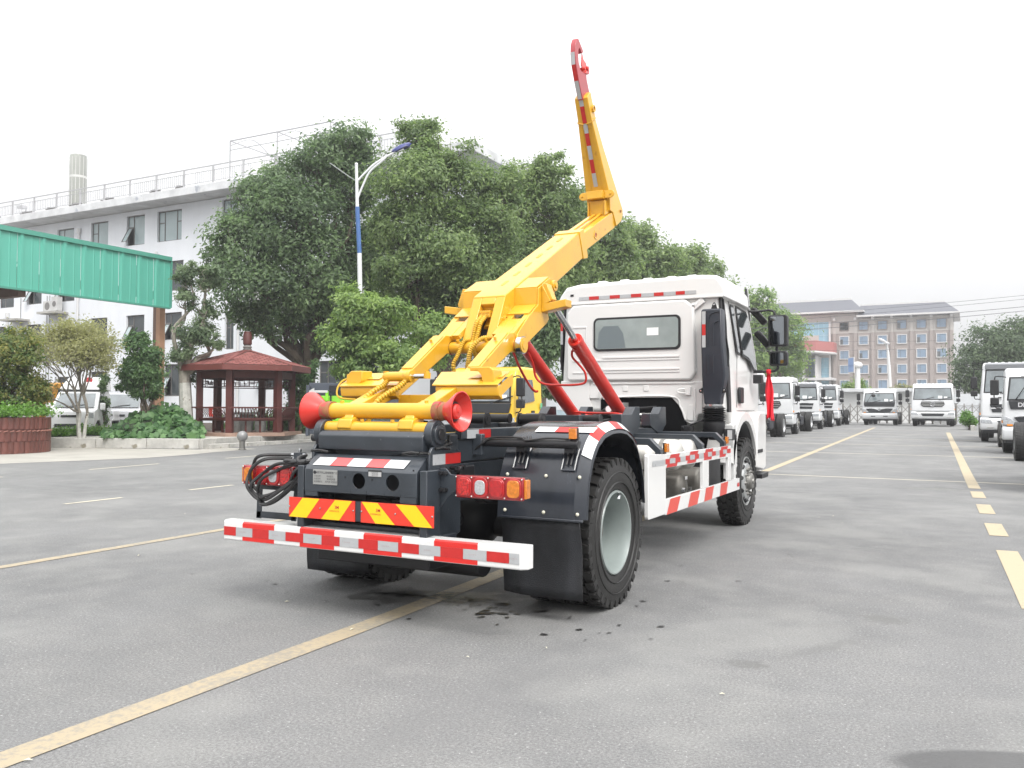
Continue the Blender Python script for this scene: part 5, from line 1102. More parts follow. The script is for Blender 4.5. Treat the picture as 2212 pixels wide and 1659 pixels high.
cov=bx.build('rear_cover',T,smooth=True,angle=50)
tp=MB(); ee=[(-.375,'w'),(-.235,'r'),(-.10,'w'),(.045,'r'),(.185,'w'),(.335,'')]
for i in range(5):
    tp.use(WT if ee[i][1]=='w' else mat('tape_red_glare',(.72,.10,.10),.35)); a,b=ee[i][0],ee[i+1][0]
    q=MB().use(tp.mats[tp.cur]); q.add([(a-.01,-1.225,.969),(b-.01,-1.225,.969),(b,-1.165,1.0155),(a,-1.165,1.0155)],[(0,1,2,3)]); q.v=[(x,y-.002,z+.003) for x,y,z in q.v]; q.build('reflective_strip',cov,smooth=False)
pl_=MB().use(ALU).box(-.362,-.165,-1.2495,-1.247,.850,.945); np_=pl_.build('nameplate',cov,smooth=False,bev=.001)
text('陕西汽车集团有限责任公司',.0162,INK,np_,(-.246,-1.2495,.925),(1,0,0),(0,0,1),bold=.0002,off=.0006)
for i,(l,r_) in enumerate((('车型名称','驱动型式'),('车型型号','发动机排量'),('变速器型式','陕汽牌 中国西安'))):
    z=.903-.0175*i; text(l,.0135,INK,np_,(-.352,-1.2495,z),(1,0,0),(0,0,1),align='LEFT',off=.0006); text(r_,.0135,INK,np_,(-.25 if i<2 else -.262,-1.2495,z),(1,0,0),(0,0,1),align='LEFT',off=.0006)
B(INK).lathe((-.347,-1.2498,.926),(0,-1,0),[(0,.0115),(.0006,.0115),(.0006,.0085),(0,.0085)],20).tube([(-.342,-1.2502,.934),(-.351,-1.2502,.928),(-.343,-1.2502,.924),(-.352,-1.2502,.918)],.0016,4).build('emblem',np_)
lb=B(mat('label_black',(.03,.03,.03),.4)).box(.075,.178,-1.2485,-1.247,.915,.957).use(mat('label_silver',(.42,.42,.42),.4)).box(.078,.175,-1.249,-1.2485,.918,.946).build('small_label',cov,smooth=False)
for i in range(4): text('制造 车型 %s 重量'%('2020','180','KG','NO')[i],.0055,INK,lb,(.126,-1.249,.942-.0065*i),(1,0,0),(0,0,1),off=.0005)
m=MB().use(BLACKP)
for x,z in ((-.105,.905),(.105,.897),(-.40,.98),(.41,.965)): m.cyl((x,-1.2475,z),(x,-1.2455,z),.006,n=10)
m.build('rivet_hole',cov)
m=MB().use(BLACKP); m.box(-.38,.38,-.98,-.96,.62,.99); m.box(-.36,-.1,-1.04,-.98,.5,.8); 
for i in range(6): m.tube(spline([(-.3+.11*i,-1.1,.62+.02*(i%3)),(-.1+.07*i,-1.02,.72+.03*(i%2)),(.3,-1.0,.66+.02*i)],4),.014,6)
m.build('rear_internals',T)
m=MB().use(DGREY); m.slab([(-.6+.0,0)]*0+[(-1.145,1.07),(-1.15,1.10),(-1.15,1.16),(-1.125,1.19),(-1.07,1.197),(-1.0,1.197),(-1.0,1.06)],'x',-.408,.408); m.build('pivot_cover',T,bev=.006)
# posts, cross beam, boards
for s in (-1,1):
    m=MB().use(DGREY); m.box(s*.475-.026,s*.475+.026,-1.24,-1.09,.47,.965); m.build('bumper_post',T,bev=.006)
    m=MB().use(DGREY); m.slab([(-1.09,.96),(-.79,.96),(-.79,.55),(-.95,.50),(-1.09,.50)],'x',s*.455-.006,s*.455+.006); m.build('post_gusset',T,bev=.004)
    for zz in (.945,.845):
        for xx in (.515,.545): B(BLACKP).cyl((s*xx,-1.12,zz),(s*xx,-1.085,zz),.013,n=6).build('bolt',T,smooth=False)
    m=MB().use(DGREY); m.slab([(s*.50,.975),(s*.54,.975),(s*.575,.94),(s*.64,.935),(s*.64,.845),(s*.60,.84),(s*.55,.80),(s*.51,.74),(s*.50,.74)],'y',-1.095,-1.085); m.build('lamp_bracket',T,bev=.003)
B(DGREY).box(-.56,.56,-1.243,-1.235,.635,.755).box(-.52,.52,-1.235,-1.20,.745,.757).build('board_carrier',T,smooth=False)
for s in (-1,1):
    bd_=MB().use(SIGNR); x0,x1=(-.56,-.025) if s<0 else (.022,.557); bd_.box(x0,x1,-1.250,-1.244,.632,.760); bo=bd_.build('warning_board',T,smooth=False,bev=.0012)
    ys=MB().use(SIGNY)
    if s<0: para=[(-.555,-.41,-.445,-.305),(-.29,-.145,-.18,-.045)]
    else: para=[(.135,.28,.03,.15),(.42,.55,.285,.43)]
    for b0_,b1_,t0,t1 in para: ys.add([(b0_,-1.2512,.6335),(b1_,-1.2512,.6335),(t1,-1.2512,.7585),(t0,-1.2512,.7585)],[(0,1,2,3)])
    ys.build('yellow_stripe',bo,smooth=False)
    for f in (.015,.49,.985): B(STEEL).sphere((x0+(x1-x0)*f,-1.252,.70),.006,8,5).build('rivet',bo)
    cx=-.165 if s<0 else .155
    text('3M',.028,RINK,bo,(cx,-1.2512,.712),(1,0,0),(0,0,1),bold=.0006,off=.0008); text('车辆尾部标志板',.0115,RINK,bo,(cx-.02,-1.2512,.688),(1,0,0),(0,0,1),off=.0008)
# ---- rear bumper: three faces, painted and taped bands
bp=MB().use(WHT)
bz0,bz1=.440,.570; by=-1.255
c_=[(by+.008,bz0),(by,bz0+.007),(by,bz1-.009),(by+.010,bz1),(by+.10,bz1+.004),(by+.10,bz0)]
xs=[-1.165,-1.13,1.13,1.165]; 
vs=[];
for x,off_ in zip(xs,(.03,0,0,.03)): vs+=[(x,y+ (off_ if y<by+.05 else 0),z) for y,z in c_]
k=len(c_); bp.add(vs,[tuple(range(k))[::-1],tuple(range(3*k,4*k))]+[(j*k+i,j*k+(i+1)%k,(j+1)*k+(i+1)%k,(j+1)*k+i) for j in range(3) for i in range(k)])
bmp=bp.build('rear_bumper',T,bev=.004)
BRD=mat('bumper_red_paint',(.62,.02,.015),.3,coat=.3)
yb=by-.0015
for a,b in ((-.96,-.68),(-.46,-.18),(.05,.335),(.565,.86)):
    m=MB().use(BRD); m.box(a,b,yb,by+.002,bz0+.006,bz0+.033); m.box(a,b,yb,by+.002,bz1-.038,bz1-.008); m.add([(a,by-.0005,bz1-.008),(b,by-.0005,bz1-.008),(b,by+.010,bz1+.0012),(a,by+.010,bz1+.0012)],[(0,1,2,3)])
    m.build('red_band',bmp,smooth=False)
e_=[-1.13,-1.02,-.87,-.725,-.58,-.43,-.28,-.135,.012,.16,.31,.46,.61,.765,.92,1.065,1.13]
for i in range(len(e_)-1):
    m=MB().use(STR if i%2==0 else SIL); z0_,z1_=bz0+.033,bz1-.038; m.box(e_[i]+.001,e_[i+1]-.001,yb-.0015,yb+.0005,z0_+.0005,z1_-.0005); rs=m.build('reflective_strip',bmp,smooth=False)
    if i%2: text('D O W R',.012,mat('faint_print',(.40,.30,.30),.6),rs,((e_[i]*.6+e_[i+1]*.4),yb-.0015,(z0_+z1_)/2),(1,0,0),(0,0,1),off=.0008)
B(DGREY).box(-.50,-.44,-1.20,-.9,.50,.56).build('bumper_bracket',T,bev=.004); B(DGREY).box(.44,.50,-1.20,-.9,.50,.56).build('bumper_bracket',T,bev=.004); B(DGREY).box(-.46,.46,-1.14,-1.09,.54,.60).build('bumper_beam',T,bev=.004)
B(BLACKP).box(-.62,.30,-.9,-.55,.30,.40).cyl((-.72,-.45,.30),(.45,-.45,.30),.10,n=20).build('under_tank',T,bev=.01)
# ---- tail lights
def tail(s):
    x0=.635 if s>0 else -1.088; x1=x0+.453
    hb=MB().use(BLACKP); hb.box(x0+.01,x1-.01,-1.10,-1.03,.815,.938); hbo=hb.build('tail_light',T,bev=.01)
    B(mat('lens_frame_red',(.26,.006,.008),.2,coat=.8)).box(x0,x1,-1.135,-1.10,.808,.942).build('lens_frame',hbo,bev=.008)
    cols=[GLRD,GLW,GLR,GLA]; 
    if s<0: cols=cols[::-1]
    for i,c in enumerate(cols):
        cx=x0+.061+i*.1105; m=MB().use(GLR)
        def rrect(hx,hz_,rad,n=6): return [(cx+sx_*(hx-rad)+rad*math.cos(a),.875+sz_*(hz_-rad)+rad*math.sin(a)) for sx_,sz_,a0 in ((1,1,0),(-1,1,90),(-1,-1,180),(1,-1,270)) for a in [R_(a0+90*q/n) for q in range(n+1)]]
        m.slab(rrect(.051,.059,.04),'y',-1.141,-1.134); m.build('lens_ring',hbo,bev=.003)
        B(c).slab(rrect(.040 if c is not GLW else .034,.050 if c is not GLW else .042,.026),'y',-1.147,-1.140).build('lens',hbo,bev=.003)
    xo=x1 if s>0 else x0
    B(GLA).box(min(xo,xo+s*.018),max(xo,xo+s*.018),-1.125,-1.075,.82,.93).build('side_lens',hbo,bev=.004)
    for f in (.245,.49,.735,.98,.01):
        for zz in (.82,.931): B(ALU).sphere((x0+.453*f,-1.136,zz),.005,6,4).build('screw',hbo)
tail(1); tail(-1)
B(BLACKP).box(.56,.64,-1.09,-1.06,.86,.90).build('lamp_arm',T,smooth=False); B(BLACKP).box(-.64,-.5,-1.09,-1.06,.86,.90).build('lamp_arm',T,smooth=False)
# hanging frame and hydraulic coupling with hose coils on the left
m=MB().use(DGREY)
pp=[(-.985,.80),(-.70,.80),(-.66,.80),(-.69,.59),(-1.01,.58)]
m.slab([(-1.0,.81),(-.66,.81),(-.685,.585),(-1.015,.575),(-1.012,.62),(-.715,.63),(-.70,.77),(-.955,.765),(-.965,.62),(-1.01,.6)],'y',-1.06,-1.052) if 0 else None
for a,b in (((-1.0,.80),(-1.01,.59)),((-.665,.80),(-.695,.59))): m.obox(((a[0]+b[0])/2,-1.056,(a[1]+b[1])/2),(.021,0,0),(0,.005,0),((a[0]-b[0])/2,0,(a[1]-b[1])/2+.02))
m.box(-1.03,-.675,-1.061,-1.051,.575,.62).box(-1.0,-.66,-1.0615,-1.0515,.772,.80); m.build('left_lamp_frame',T,smooth=False,bev=.002)
cpx=-.70
m=MB().use(DGREY); m.box(-.735,-.675,-1.02,-.96,.955,1.03); m.use(STEEL).cyl((-.705,-.99,1.03),(-.705,-.99,1.055),.012,n=8).cyl((-.735,-1.0,1.015),(-.775,-1.0,1.012),.011,n=8).cyl((-.735,-1.0,.99),(-.775,-1.0,.987),.011,n=8).cyl((-.675,-1.0,1.015),(-.64,-1.0,1.013),.011,n=8); m.use(BLACKP).box(-.80,-.5,-1.05,-.94,.935,.95); m.build('hydraulic_coupling',T,bev=.002)
HOSE=mat('rubber_hose',(.025,.025,.026),.45,var=.3,vs_=30,bump=.15,bs=90)
ch_=[[(-.775,1.012),(-.90,1.01),(-.99,.93),(-1.0,.82),(-.96,.74),(-.90,.70),(-.82,.69),(-.70,.76),(-.60,.86),(-.50,.98)],
 [(-.775,.987),(-.88,.985),(-.965,.91),(-.975,.82),(-.93,.76),(-.86,.74),(-.76,.77),(-.66,.84),(-.57,.92),(-.48,1.0)],
 [(-.50,.99),(-.62,.975),(-.76,.955),(-.88,.90),(-.955,.82),(-.96,.76),(-.90,.72),(-.80,.73),(-.66,.82),(-.53,.93)],
 [(-.48,.985),(-.60,.96),(-.74,.925),(-.85,.865),(-.92,.79),(-.92,.72),(-.86,.685),(-.76,.71),(-.62,.82),(-.49,.96)],
 [(-.64,1.013),(-.58,1.005),(-.53,.98),(-.47,.99)],[(-.72,.96),(-.66,.985),(-.58,.985),(-.48,.965)]]
for i,c in enumerate(ch_): B(HOSE).tube(spline([(x,(-1.0 if j==0 and i<2 or j==0 and i>3 else -1.185+.022*((i+j)%3)+(.04 if j==len(c)-1 else 0)),z) for j,(x,z) in enumerate(c)],6),.0115,8).build('hose',T)
# ---- fenders and flaps
for s in (-1,1):
    outer=[(-.655,.655),(-.645,.78),(-.615,.92),(-.55,1.05),(-.455,1.15),(-.33,1.215),(-.18,1.245),(-.02,1.25),(.12,1.235),(.26,1.185),(.37,1.10),(.46,.98),(.52,.84),(.55,.66)]
    nf=len(HK.children)
    def off(P,dd):
        c=Vector((-.05,.62)); return [tuple(Vector(p)+(c-Vector(p)).normalized()*dd) for p in P]
    inn=off(outer,.012); n=len(outer); m=MB().use(FEND)
    xa,xb=s*.655,s*1.225
    vs=[(xa,*p) for p in outer]+[(s*1.19,*p) for p in outer]+[(s*1.25,*p) for p in off(outer,.055)]+[(s*1.255,*p) for p in off(outer,.075)]+[(s*1.235,*p) for p in off(outer,.07)]+[(s*1.185,*p) for p in inn]+[(xa,*p) for p in inn]
    for r_ in range(6): m.add(vs[r_*n:(r_+2)*n],[(i,i+1,n+i+1,n+i) for i in range(n-1)])
    fo=m.build('fender',T,angle=30)
    # raised reinforcement, clamps and bolts
    m=MB().use(FEND); m.box(s*.66,s*1.255,-.672,-.650,.640,.658) if s>0 else m.box(-1.255,-.66,-.672,-.650,.640,.658); m.build('fender_seam',fo,bev=.006)
    for x in (.79,1.13):
        m=MB().use(BLACKP); m.tube([(s*x-.014,-.600,.985),(s*x-.014,-.548,1.07),(s*x-.014,-.475,1.155)],.008,5).tube([(s*x+.014,-.600,.985),(s*x+.014,-.548,1.07),(s*x+.014,-.475,1.155)],.008,5).box(s*x-.03,s*x+.03,-.60,-.55,1.06,1.095); m.cyl((s*x,-.575,1.09),(s*x,-.60,1.15),.012,n=8).lathe((s*x,-.585,1.12),(1,0,0),[(-.018,.035),(.018,.035)],14); m.build('clamp',fo,bev=.002)
        m=MB().use(FEND); m.tube([(s*x-.045,-.612,.955),(s*x-.045,-.572,1.03),(s*x-.045,-.53,1.085)],.006,5).tube([(s*x+.045,-.612,.955),(s*x+.045,-.572,1.03),(s*x+.045,-.53,1.085)],.006,5).tube([(s*x-.045,-.612,.955),(s*x+.045,-.612,.955)],.006,5); m.build('pressed_rib',fo)
    for x in (.71,.985,1.215):
        B(CRM).sphere((s*x,-.622,.915),.0115,10,6).build('bolt',fo); B(CRM).sphere((s*x,-.656,.69),.0115,10,6).build('bolt',fo)
    B(BLACKP).cyl((s*.50,-.60,1.115),(1.20 if s>0 else -.93,-.60,1.115),.028,n=14).build('support_bar',T,bev=.003)
    if s>0: B(HOSE).tube(spline([(s*.46,-.62,1.06),(s*.52,-.64,1.10),(s*.6,-.625,1.148),(s*.8,-.62,1.15),(s*.85,-.63,1.135),(s*1.0,-.62,1.152),(s*1.14,-.62,1.15)],5),.007,6).build('cable',T)
    B(DGREY).box(min(s*.45,s*.52),max(s*.45,s*.52),-.63,-.58,1.03,1.17).build('bar_bracket',T,bev=.006)
    if s>0: B(GLA).box(s*1.165-.024,s*1.165+.024,-.625,-.600,1.15,1.215).use(BLACKP).box(s*1.165-.028,s*1.165+.028,-.599,-.58,1.14,1.218).build('side_marker',T,bev=.003)
    m=MB().use(FLAP); nn=8; vs=[]
    for j in range(nn+1):
        z=.650-.50*j/nn; yy=-.648+.03*math.sin(j/nn*2.0)+.02*j/nn
        for x in (.675,.80,.95,1.10,1.225): vs.append((s*x,yy+.008*math.sin(x*9+j),z if j<nn else z+.0*x+ (.012 if x in (.675,) else 0)))
    for j in range(nn):
        for i in range(4): a=j*5+i; m.f.append((a,a+1,a+6,a+5)); m.m.append(0)
    m.v=vs; fl=m.build('mud_flap',T); fl.location.x=0 if s>0 else .255; fo.location.x=fl.location.x; so_=fl.modifiers.new('thick','SOLIDIFY'); so_.thickness=.012
# tape on the near fender
for a,b,mm_ in ((.80,.945,WT),(.947,1.085,STR),(1.087,1.22,WT)):
    m=MB().use(mm_); m.add([(a-.006,-.400,1.182),(b-.006,-.400,1.182),(b,-.340,1.2135),(a,-.340,1.2135)],[(0,1,2,3)]); m.v=[(x,y-.002,z+.003) for x,y,z in m.v]; m.build('reflective_strip',T,smooth=False)
def arc(i0,i1,mm_):
    P=[(-.61,.92),(-.545,1.045),(-.452,1.143),(-.33,1.207),(-.18,1.237),(-.02,1.242),(.12,1.227),(.258,1.178),(.367,1.094),(.456,.975)]
    P=[(p[0],p[1]) for p in P]; c=Vector((-.05,.62)); S=spline([(0,p[0],p[1]) for p in P],4); S=S[i0:i1+1]
    m=MB().use(mm_); vs=[]
    for q in S:
        d_=(Vector((q.y,q.z))-c).normalized()
        vs+=[(1.197,q.y+d_.x*.010,q.z+d_.y*.010),(1.251,q.y-d_.x*.038,q.z-d_.y*.038)]
    m.add(vs,[(2*i,2*i+2,2*i+3,2*i+1) for i in range(len(S)-1)]); m.build('reflective_strip',T,smooth=False)
for i0,i1,mm_ in ((4,9,WT),(9,13,STR),(13,18,WT),(18,22,STR),(22,27,WT),(27,31,STR)): arc(i0,i1,mm_)
# ---- rollers and hooks on the subframe
for s in (-1,1):
    for yy,r_ in ((.62,.045),):
        m=MB().use(BLACKP); m.cyl((s*.25-.09,yy,1.25),(s*.25+.09,yy,1.25),.043,n=20); m.cyl((s*.25+.095,yy,1.25),(s*.25+.11,yy,1.25),.05,n=20); m.cyl((s*.25+.11,yy,1.25),(s*.25+.116,yy,1.25),.022,n=12)
        for e in (-1,1): m.slab([(yy-.06,1.13),(yy-.055,1.26),(yy-.03,1.30),(yy+.03,1.30),(yy+.055,1.26),(yy+.06,1.13)],'x',s*.25+e*.098-.005,s*.25+e*.098+.005)
        m.build('roller',T,bev=.003)
    m=MB().use(BLACKP); m.cyl((s*.44-.10,1.35,1.245),(s*.44+.10,1.35,1.245),.038,n=20).cyl((s*.44+.10,1.35,1.245),(s*.44+.115,1.35,1.245),.045,n=18); m.box(s*.44-.1,s*.44+.1,1.30,1.40,1.13,1.20); m.build('roller',T,bev=.003)
B(DGREY).box(-.02,.42,1.2,1.27,1.14,1.28).build('cross_plate',T,bev=.004)
for y0,xx in ((1.99,.45),(2.9,.42),(1.99,-.45),(2.9,-.42)):
    m=MB().use(DGREY); m.slab([(y0+.12,1.12),(y0,1.16),(y0,1.285),(y0+.28,1.285),(y0+.37,1.355),(y0+.50,1.355),(y0+.52,1.17),(y0+.32,1.06)],'x',xx-.05,xx+.05); m.build('container_hook',T,bev=.006)
B(DGREY).box(-.3,.42,2.75,3.3,1.08,1.12).box(.1,.46,2.2,3.1,1.06,1.14).build('deck_plate',T,bev=.005)
# ---- outriggers, side guard (right and left), tanks
for s in (-1,1):
    for yy in (1.15,2.36,3.18):
        w_=.035; m=MB().use(DGREY); m.slab([(s*.40,1.045),(s*.40,1.10),(s*1.07,1.10),(s*1.165,1.01),(s*1.165,.86),(s*1.115,.86),(s*1.115,.99),(s*1.05,1.045)],'y',yy-w_,yy+w_); m.build('outrigger',T,bev=.005)
    xg=s*1.20
    def gx(a,b): return (min(a,b),max(a,b))
    x0,x1=gx(xg,xg-s*.03)
    m=MB().use(WHT); m.slab([(.715,.50),(.715,.995),(1.135,.975),(1.135,.50)],'x',x0,x1)
    m.slab([(1.135,.865),(1.135,.975),(3.27,.965),(3.27,.85)],'x',x0,x1); m.slab([(1.135,.49),(1.135,.615),(3.63,.61),(3.63,.49)],'x',x0,x1)
    m.box(x0,x1,2.22,2.42,.614,.86); m.box(x0,x1,3.16,3.27,.614,.852); m.slab([(.715,.50),(.70,.52),(.70,.98),(.715,.995)],'x',x0,x1)
    gd=m.build('side_guard',T,bev=.003)
    xs_=xg+s*.0012; xt=xg+s*.0024
    for (b0_,b1_,t0,t1) in ((1.15,1.43,1.25,1.53),(1.74,2.03,1.83,2.12),(2.25,2.52,2.32,2.60),(2.81,3.07,2.86,3.14)):
        m=MB().use(SAL); m.add([(xs_,b0_,.492),(xs_,b1_,.492),(xs_,t1,.611),(xs_,t0,.611)],[(0,1,2,3)]); m.build('red_stripe',gd,smooth=False)
    for (b0_,b1_,t0,t1) in ((1.14,1.42,1.26,1.51),(1.71,1.98,1.82,2.07),(2.24,2.51,2.31,2.57),(2.80,3.03,2.87,3.14)):
        m=MB().use(STR); m.add([(xs_,b0_,.868),(xs_,b1_,.866),(xs_,t1,.966),(xs_,t0,.967)],[(0,1,2,3)]); m.build('red_stripe',gd,smooth=False)
    e2=[(.80,1.10,SIL),(1.12,1.23,STR),(1.23,1.38,SIL),(1.38,1.52,STR),(1.52,1.67,SIL),(1.67,1.80,STR),(1.80,1.95,SIL),(1.95,2.08,STR),(2.08,2.24,SIL),(2.24,2.38,STR),(2.38,2.52,SIL),(2.52,2.66,STR),(2.66,2.80,SIL),(2.80,2.94,STR),(2.94,3.09,SIL),(3.09,3.24,STR)]
    for a,b,mm_ in e2:
        m=MB().use(mm_); m.add([(xt,a,.895),(xt,b-.002,.893),(xt,b-.002,.935),(xt,a,.937)],[(0,1,2,3)]); m.build('reflective_strip',gd,smooth=False)
    m=MB().use(STR); m.add([(xt,3.52,.525),(xt,3.61,.525),(xt,3.61,.565),(xt,3.52,.565)],[(0,1,2,3)]); m.build('reflective_strip',gd,smooth=False)
    for yy in (1.27,3.24):
        B(GLA).box(xg-s*.035-.012,xg-s*.035+.012,yy-.03,yy+.03,.985,1.055).use(BLACKP).box(xg-s*.055-.006,xg-s*.055+.006,yy-.03,yy+.03,.96,1.06).build('side_marker',T,bev=.002)
def tank(y,r,x0,x1,z,mtl,nm,strap=True):
    m=MB().use(mtl); m.lathe((0,y,z),(1,0,0),[(x0-.05,0),(x0-.045,r*.5),(x0-.025,r*.85),(x0,r),(x1-.02,r),(x1,r*.985),(x1+.025,r*.85),(x1+.045,r*.5),(x1+.05,0)],32); o=m.build(nm,T)
    if strap:
        for xx in (x0+.12,x1-.12): B(DSTEEL).lathe((0,y,z),(1,0,0),[(xx-.02,r*1.01),(xx+.02,r*1.01),(xx+.02,r*.99),(xx-.02,r*.99)],32,closed=True).build('strap',o)
ALT=mat('tank_aluminium',(.60,.59,.55),.38,metal=.55,var=.06,vs_=5)
tank(1.95,.135,.50,1.04,.93,ALT,'air_tank'); tank(2.30,.135,.50,1.06,.92,ALT,'air_tank'); tank(1.50,.11,.5,.95,.93,ALT,'air_tank')
MUF=mat('muffler_steel',(.20,.19,.17),.45,metal=.5,var=.25,vs_=8)
tank(2.2,.125,.55,1.0,.62,MUF,'muffler',False); tank(2.75,.14,.5,1.02,.63,MUF,'muffler',False)
for y_,z_ in ((2.12,.60),(2.30,.60)): B(STEEL).cyl((1.03,y_,z_),(1.065,y_,z_),.022,n=6).build('drain_plug',T,smooth=False)
if 1: B(PAPER).box(1.047,1.049,2.17,2.24,.69,.72).build('sticker',T,smooth=False)
m=MB().use(BLACKP); m.box(.55,1.02,3.0,3.55,.56,.9); 
for i in range(5): m.box(.60,1.0,2.52+i*.07,2.55+i*.07,.93,1.04)
m.build('battery_box',T,bev=.01)
m=MB().use(BLACKP); m.box(-.35,.36,2.95,3.75,.62,1.05)
for i in range(9): m.tube(spline([(random.uniform(-.4,.4),2.9+random.random()*.5,1.1+random.random()*.1),(random.uniform(-.5,.5),3.3,1.2+random.random()*.15),(random.uniform(-.5,.5),3.8,1.1+random.random()*.3)],5),random.choice([.008,.012,.018]),6)
m.build('engine_parts',T)
m=MB().use(DSTEEL); m.cyl((-.15,3.7,1.12),(.45,3.4,1.2),.03,n=10).cyl((.2,3.9,1.0),(.42,3.3,1.32),.028,n=10).box(-.1,.25,3.6,3.9,1.1,1.25); m.build('gear_linkage',T)
# ---- yellow tilting frame: roller tube, cones, legs, wings
by_=-1.0
m=MB().use(YEL); m.cyl((-.413,by_,1.318),(.413,by_,1.318),.052,n=28); m.cyl((-.408,-1.05,1.205),(.408,-1.05,1.205),.045,n=24)
m.build('roller_tube',T)
for s in (-1,1):
    m=MB().use(YEL); c=s*.24
    m.slab([(-1.105,1.205),(-1.09,1.262),(-1.045,1.278),(-.99,1.27),(-.95,1.22),(-.96,1.18),(-1.0,1.165)],'x',c-.055,c+.055); m.slab([(-1.08,1.24),(-1.04,1.30),(-.96,1.31),(-.93,1.26),(-.95,1.2)],'x',c-.035,c+.035); m.build('tube_saddle',T,bev=.008)
    for (x,y,z) in ((s*.335,-1.0,1.373),(s*.12,-1.062,1.252)): B(YEL).cyl((x,y,z-.004),(x,y,z+.012),.013,n=6).build('grease_bolt',T,smooth=False)
    m=MB().use(RUST); m.cyl((s*.405,by_,1.318),(s*.45,by_,1.318),.062,n=28); m.cyl((s*.45,by_,1.318),(s*.505,by_,1.318),.057,n=28); m.build('roller_collar',T)
    m=MB().use(RED); m.lathe((s*.49,by_,1.318),(s,0,0),[(0,.058),(.008,.062),(.085,.120),(.104,.126),(.106,.119),(.03,.055),(.02,.0)],40); co_=m.build('roller_cone',T)
    m=MB().use(RED); m.lathe((s*.525,by_,1.318),(s,0,0),[(-.01,.050),(.035,.048),(.045,.038),(.047,.012),(.052,.010),(.052,0)],26).use(BLACKP).lathe((s*.525,by_,1.318),(s,0,0),[(0,.062),(.02,.062),(.02,.05),(0,.05)],26,closed=True); m.build('hub',co_)
# legs (box section) from the roller tube up to the hinge
def leg(s):
    m=MB().use(YEL); x0,x1=s*.225,s*.335
    if x0>x1: x0,x1=x1,x0
    m.slab([(-1.01,1.27),(-1.02,1.335),(-.66,1.472),(-.42,1.57),(.10,1.90),(.22,1.90),(.27,1.83),(.22,1.76),(.12,1.755),(-.50,1.42)],'x',x0,x1); lo=m.build('arm_leg',T,bev=.006)
    m=MB().use(YEL); a,b=(-.16,1.768),(.20,1.953)   # doubler plate and bolt on top of the leg
    m.add([(x0+.008,-.34,1.631),(x1-.008,-.34,1.631),(x1-.008,.08,1.898),(x0+.008,.08,1.898),(x0+.008,-.34,1.622),(x1-.008,-.34,1.622),(x1-.008,.08,1.889),(x0+.008,.08,1.889)],[(0,1,2,3),(7,6,5,4),(0,4,5,1),(1,5,6,2),(2,6,7,3),(3,7,4,0)]); m.cyl((s*.28,-.02,1.84),(s*.28,-.03,1.862),.012,n=6); m.build('doubler',lo,bev=.003)
    # hinge roller outside
    m=MB().use(YEL); m.cyl((s*.335,.19,1.81),(s*.365,.19,1.81),.050,n=24); m.use(RUST).cyl((s*.346,.19,1.81),(s*.351,.19,1.81),.052,n=24); m.use(STEEL).cyl((s*.366,.19,1.81),(s*.405,.19,1.81),.066,n=32); m.use(YEL).cyl((s*.400,.19,1.81),(s*.412,.19,1.81),.058,n=28); m.cyl((s*.412,.19,1.81),(s*.416,.19,1.81),.035,n=20); m.build('hinge_roller',T)
leg(1); leg(-1)
m=MB().use(YEL); m.cyl((-.235,.19,1.805),(.235,.19,1.805),.048,n=24); 
for x in (-.15,.10): m.cyl((x,.16,1.845),(x,.15,1.865),.013,n=6)
m.use(RUST); 
for s in (-1,1): m.cyl((s*.225,.19,1.805),(s*.236,.19,1.805),.054,n=24)
m.build('cross_tube',T)
B(YEL).box(-.225,.225,-.52,-.50,1.36,1.43).build('leg_brace',T,bev=.003); B(YEL).box(-.225,.225,-.80,-.785,1.31,1.335).build('leg_brace',T,bev=.003)
# wings
for s in (-1,1):
    a,b=(-.64,-.14) if s<0 else (.15,.655); ra_,rb_=(-.69,-.24) if s<0 else (.07,.62)
    m=MB().use(YEL)
    m.add([(a,-.66,1.495),(b,-.66,1.495),(rb_,-.42,1.592),(ra_,-.42,1.592)]+[(a,-.66,1.485),(b,-.66,1.485),(rb_,-.42,1.582),(ra_,-.42,1.582)],[(0,1,2,3),(7,6,5,4),(0,4,5,1),(1,5,6,2),(2,6,7,3),(3,7,4,0)])
    wg=m.build('wing_plate',T,bev=.003)
    m=MB().use(YEL); a2,b2=(a,b-.02) if s<0 else (a+.02,b)
    m.slab([(-.645,1.487),(-.650,1.47),(-.64,1.42),(-.60,1.395),(-.585,1.40),(-.60,1.43),(-.60,1.487)],'x',a2,b2); m.build('wing_front',wg,bev=.004)
    m=MB().use(YEL); e=b-.02 if s>0 else a+.02; m.slab([(-.60,1.485),(-.42,1.57),(-.42,1.50),(-.58,1.42)],'x',e-.004,e+.004); m.build('wing_end',wg)
    hx=.50 if s>0 else -.60
    m=MB().use(YEL)
    if s>0: m.slab([(hx-.08,1.61),(hx+.07,1.61),(hx+.10,1.59),(hx+.105,1.50),(hx+.02,1.50),(hx+.005,1.56),(hx-.02,1.585),(hx-.08,1.585)],'y',-.62,-.50)
    else: m.slab([(hx-.01,1.50),(hx-.01,1.565),(hx+.03,1.60),(hx+.13,1.60),(hx+.13,1.53),(hx+.10,1.50)],'y',-.62,-.50)
    m.build('wing_claw',wg,bev=.006)
    m=MB().use(YEL); m.add([((a+.10 if s<0 else a+.22),-.565,1.537),((b-.02-(.2 if s<0 else 0)),-.565,1.537),((b-.03-(.2 if s<0 else 0)),-.47,1.573),((a+.07 if s<0 else a+.25),-.47,1.573)],[(0,1,2,3)]); m.v=[(x,y,z+.004) for x,y,z in m.v]; m.build('wing_pad',wg,smooth=False)
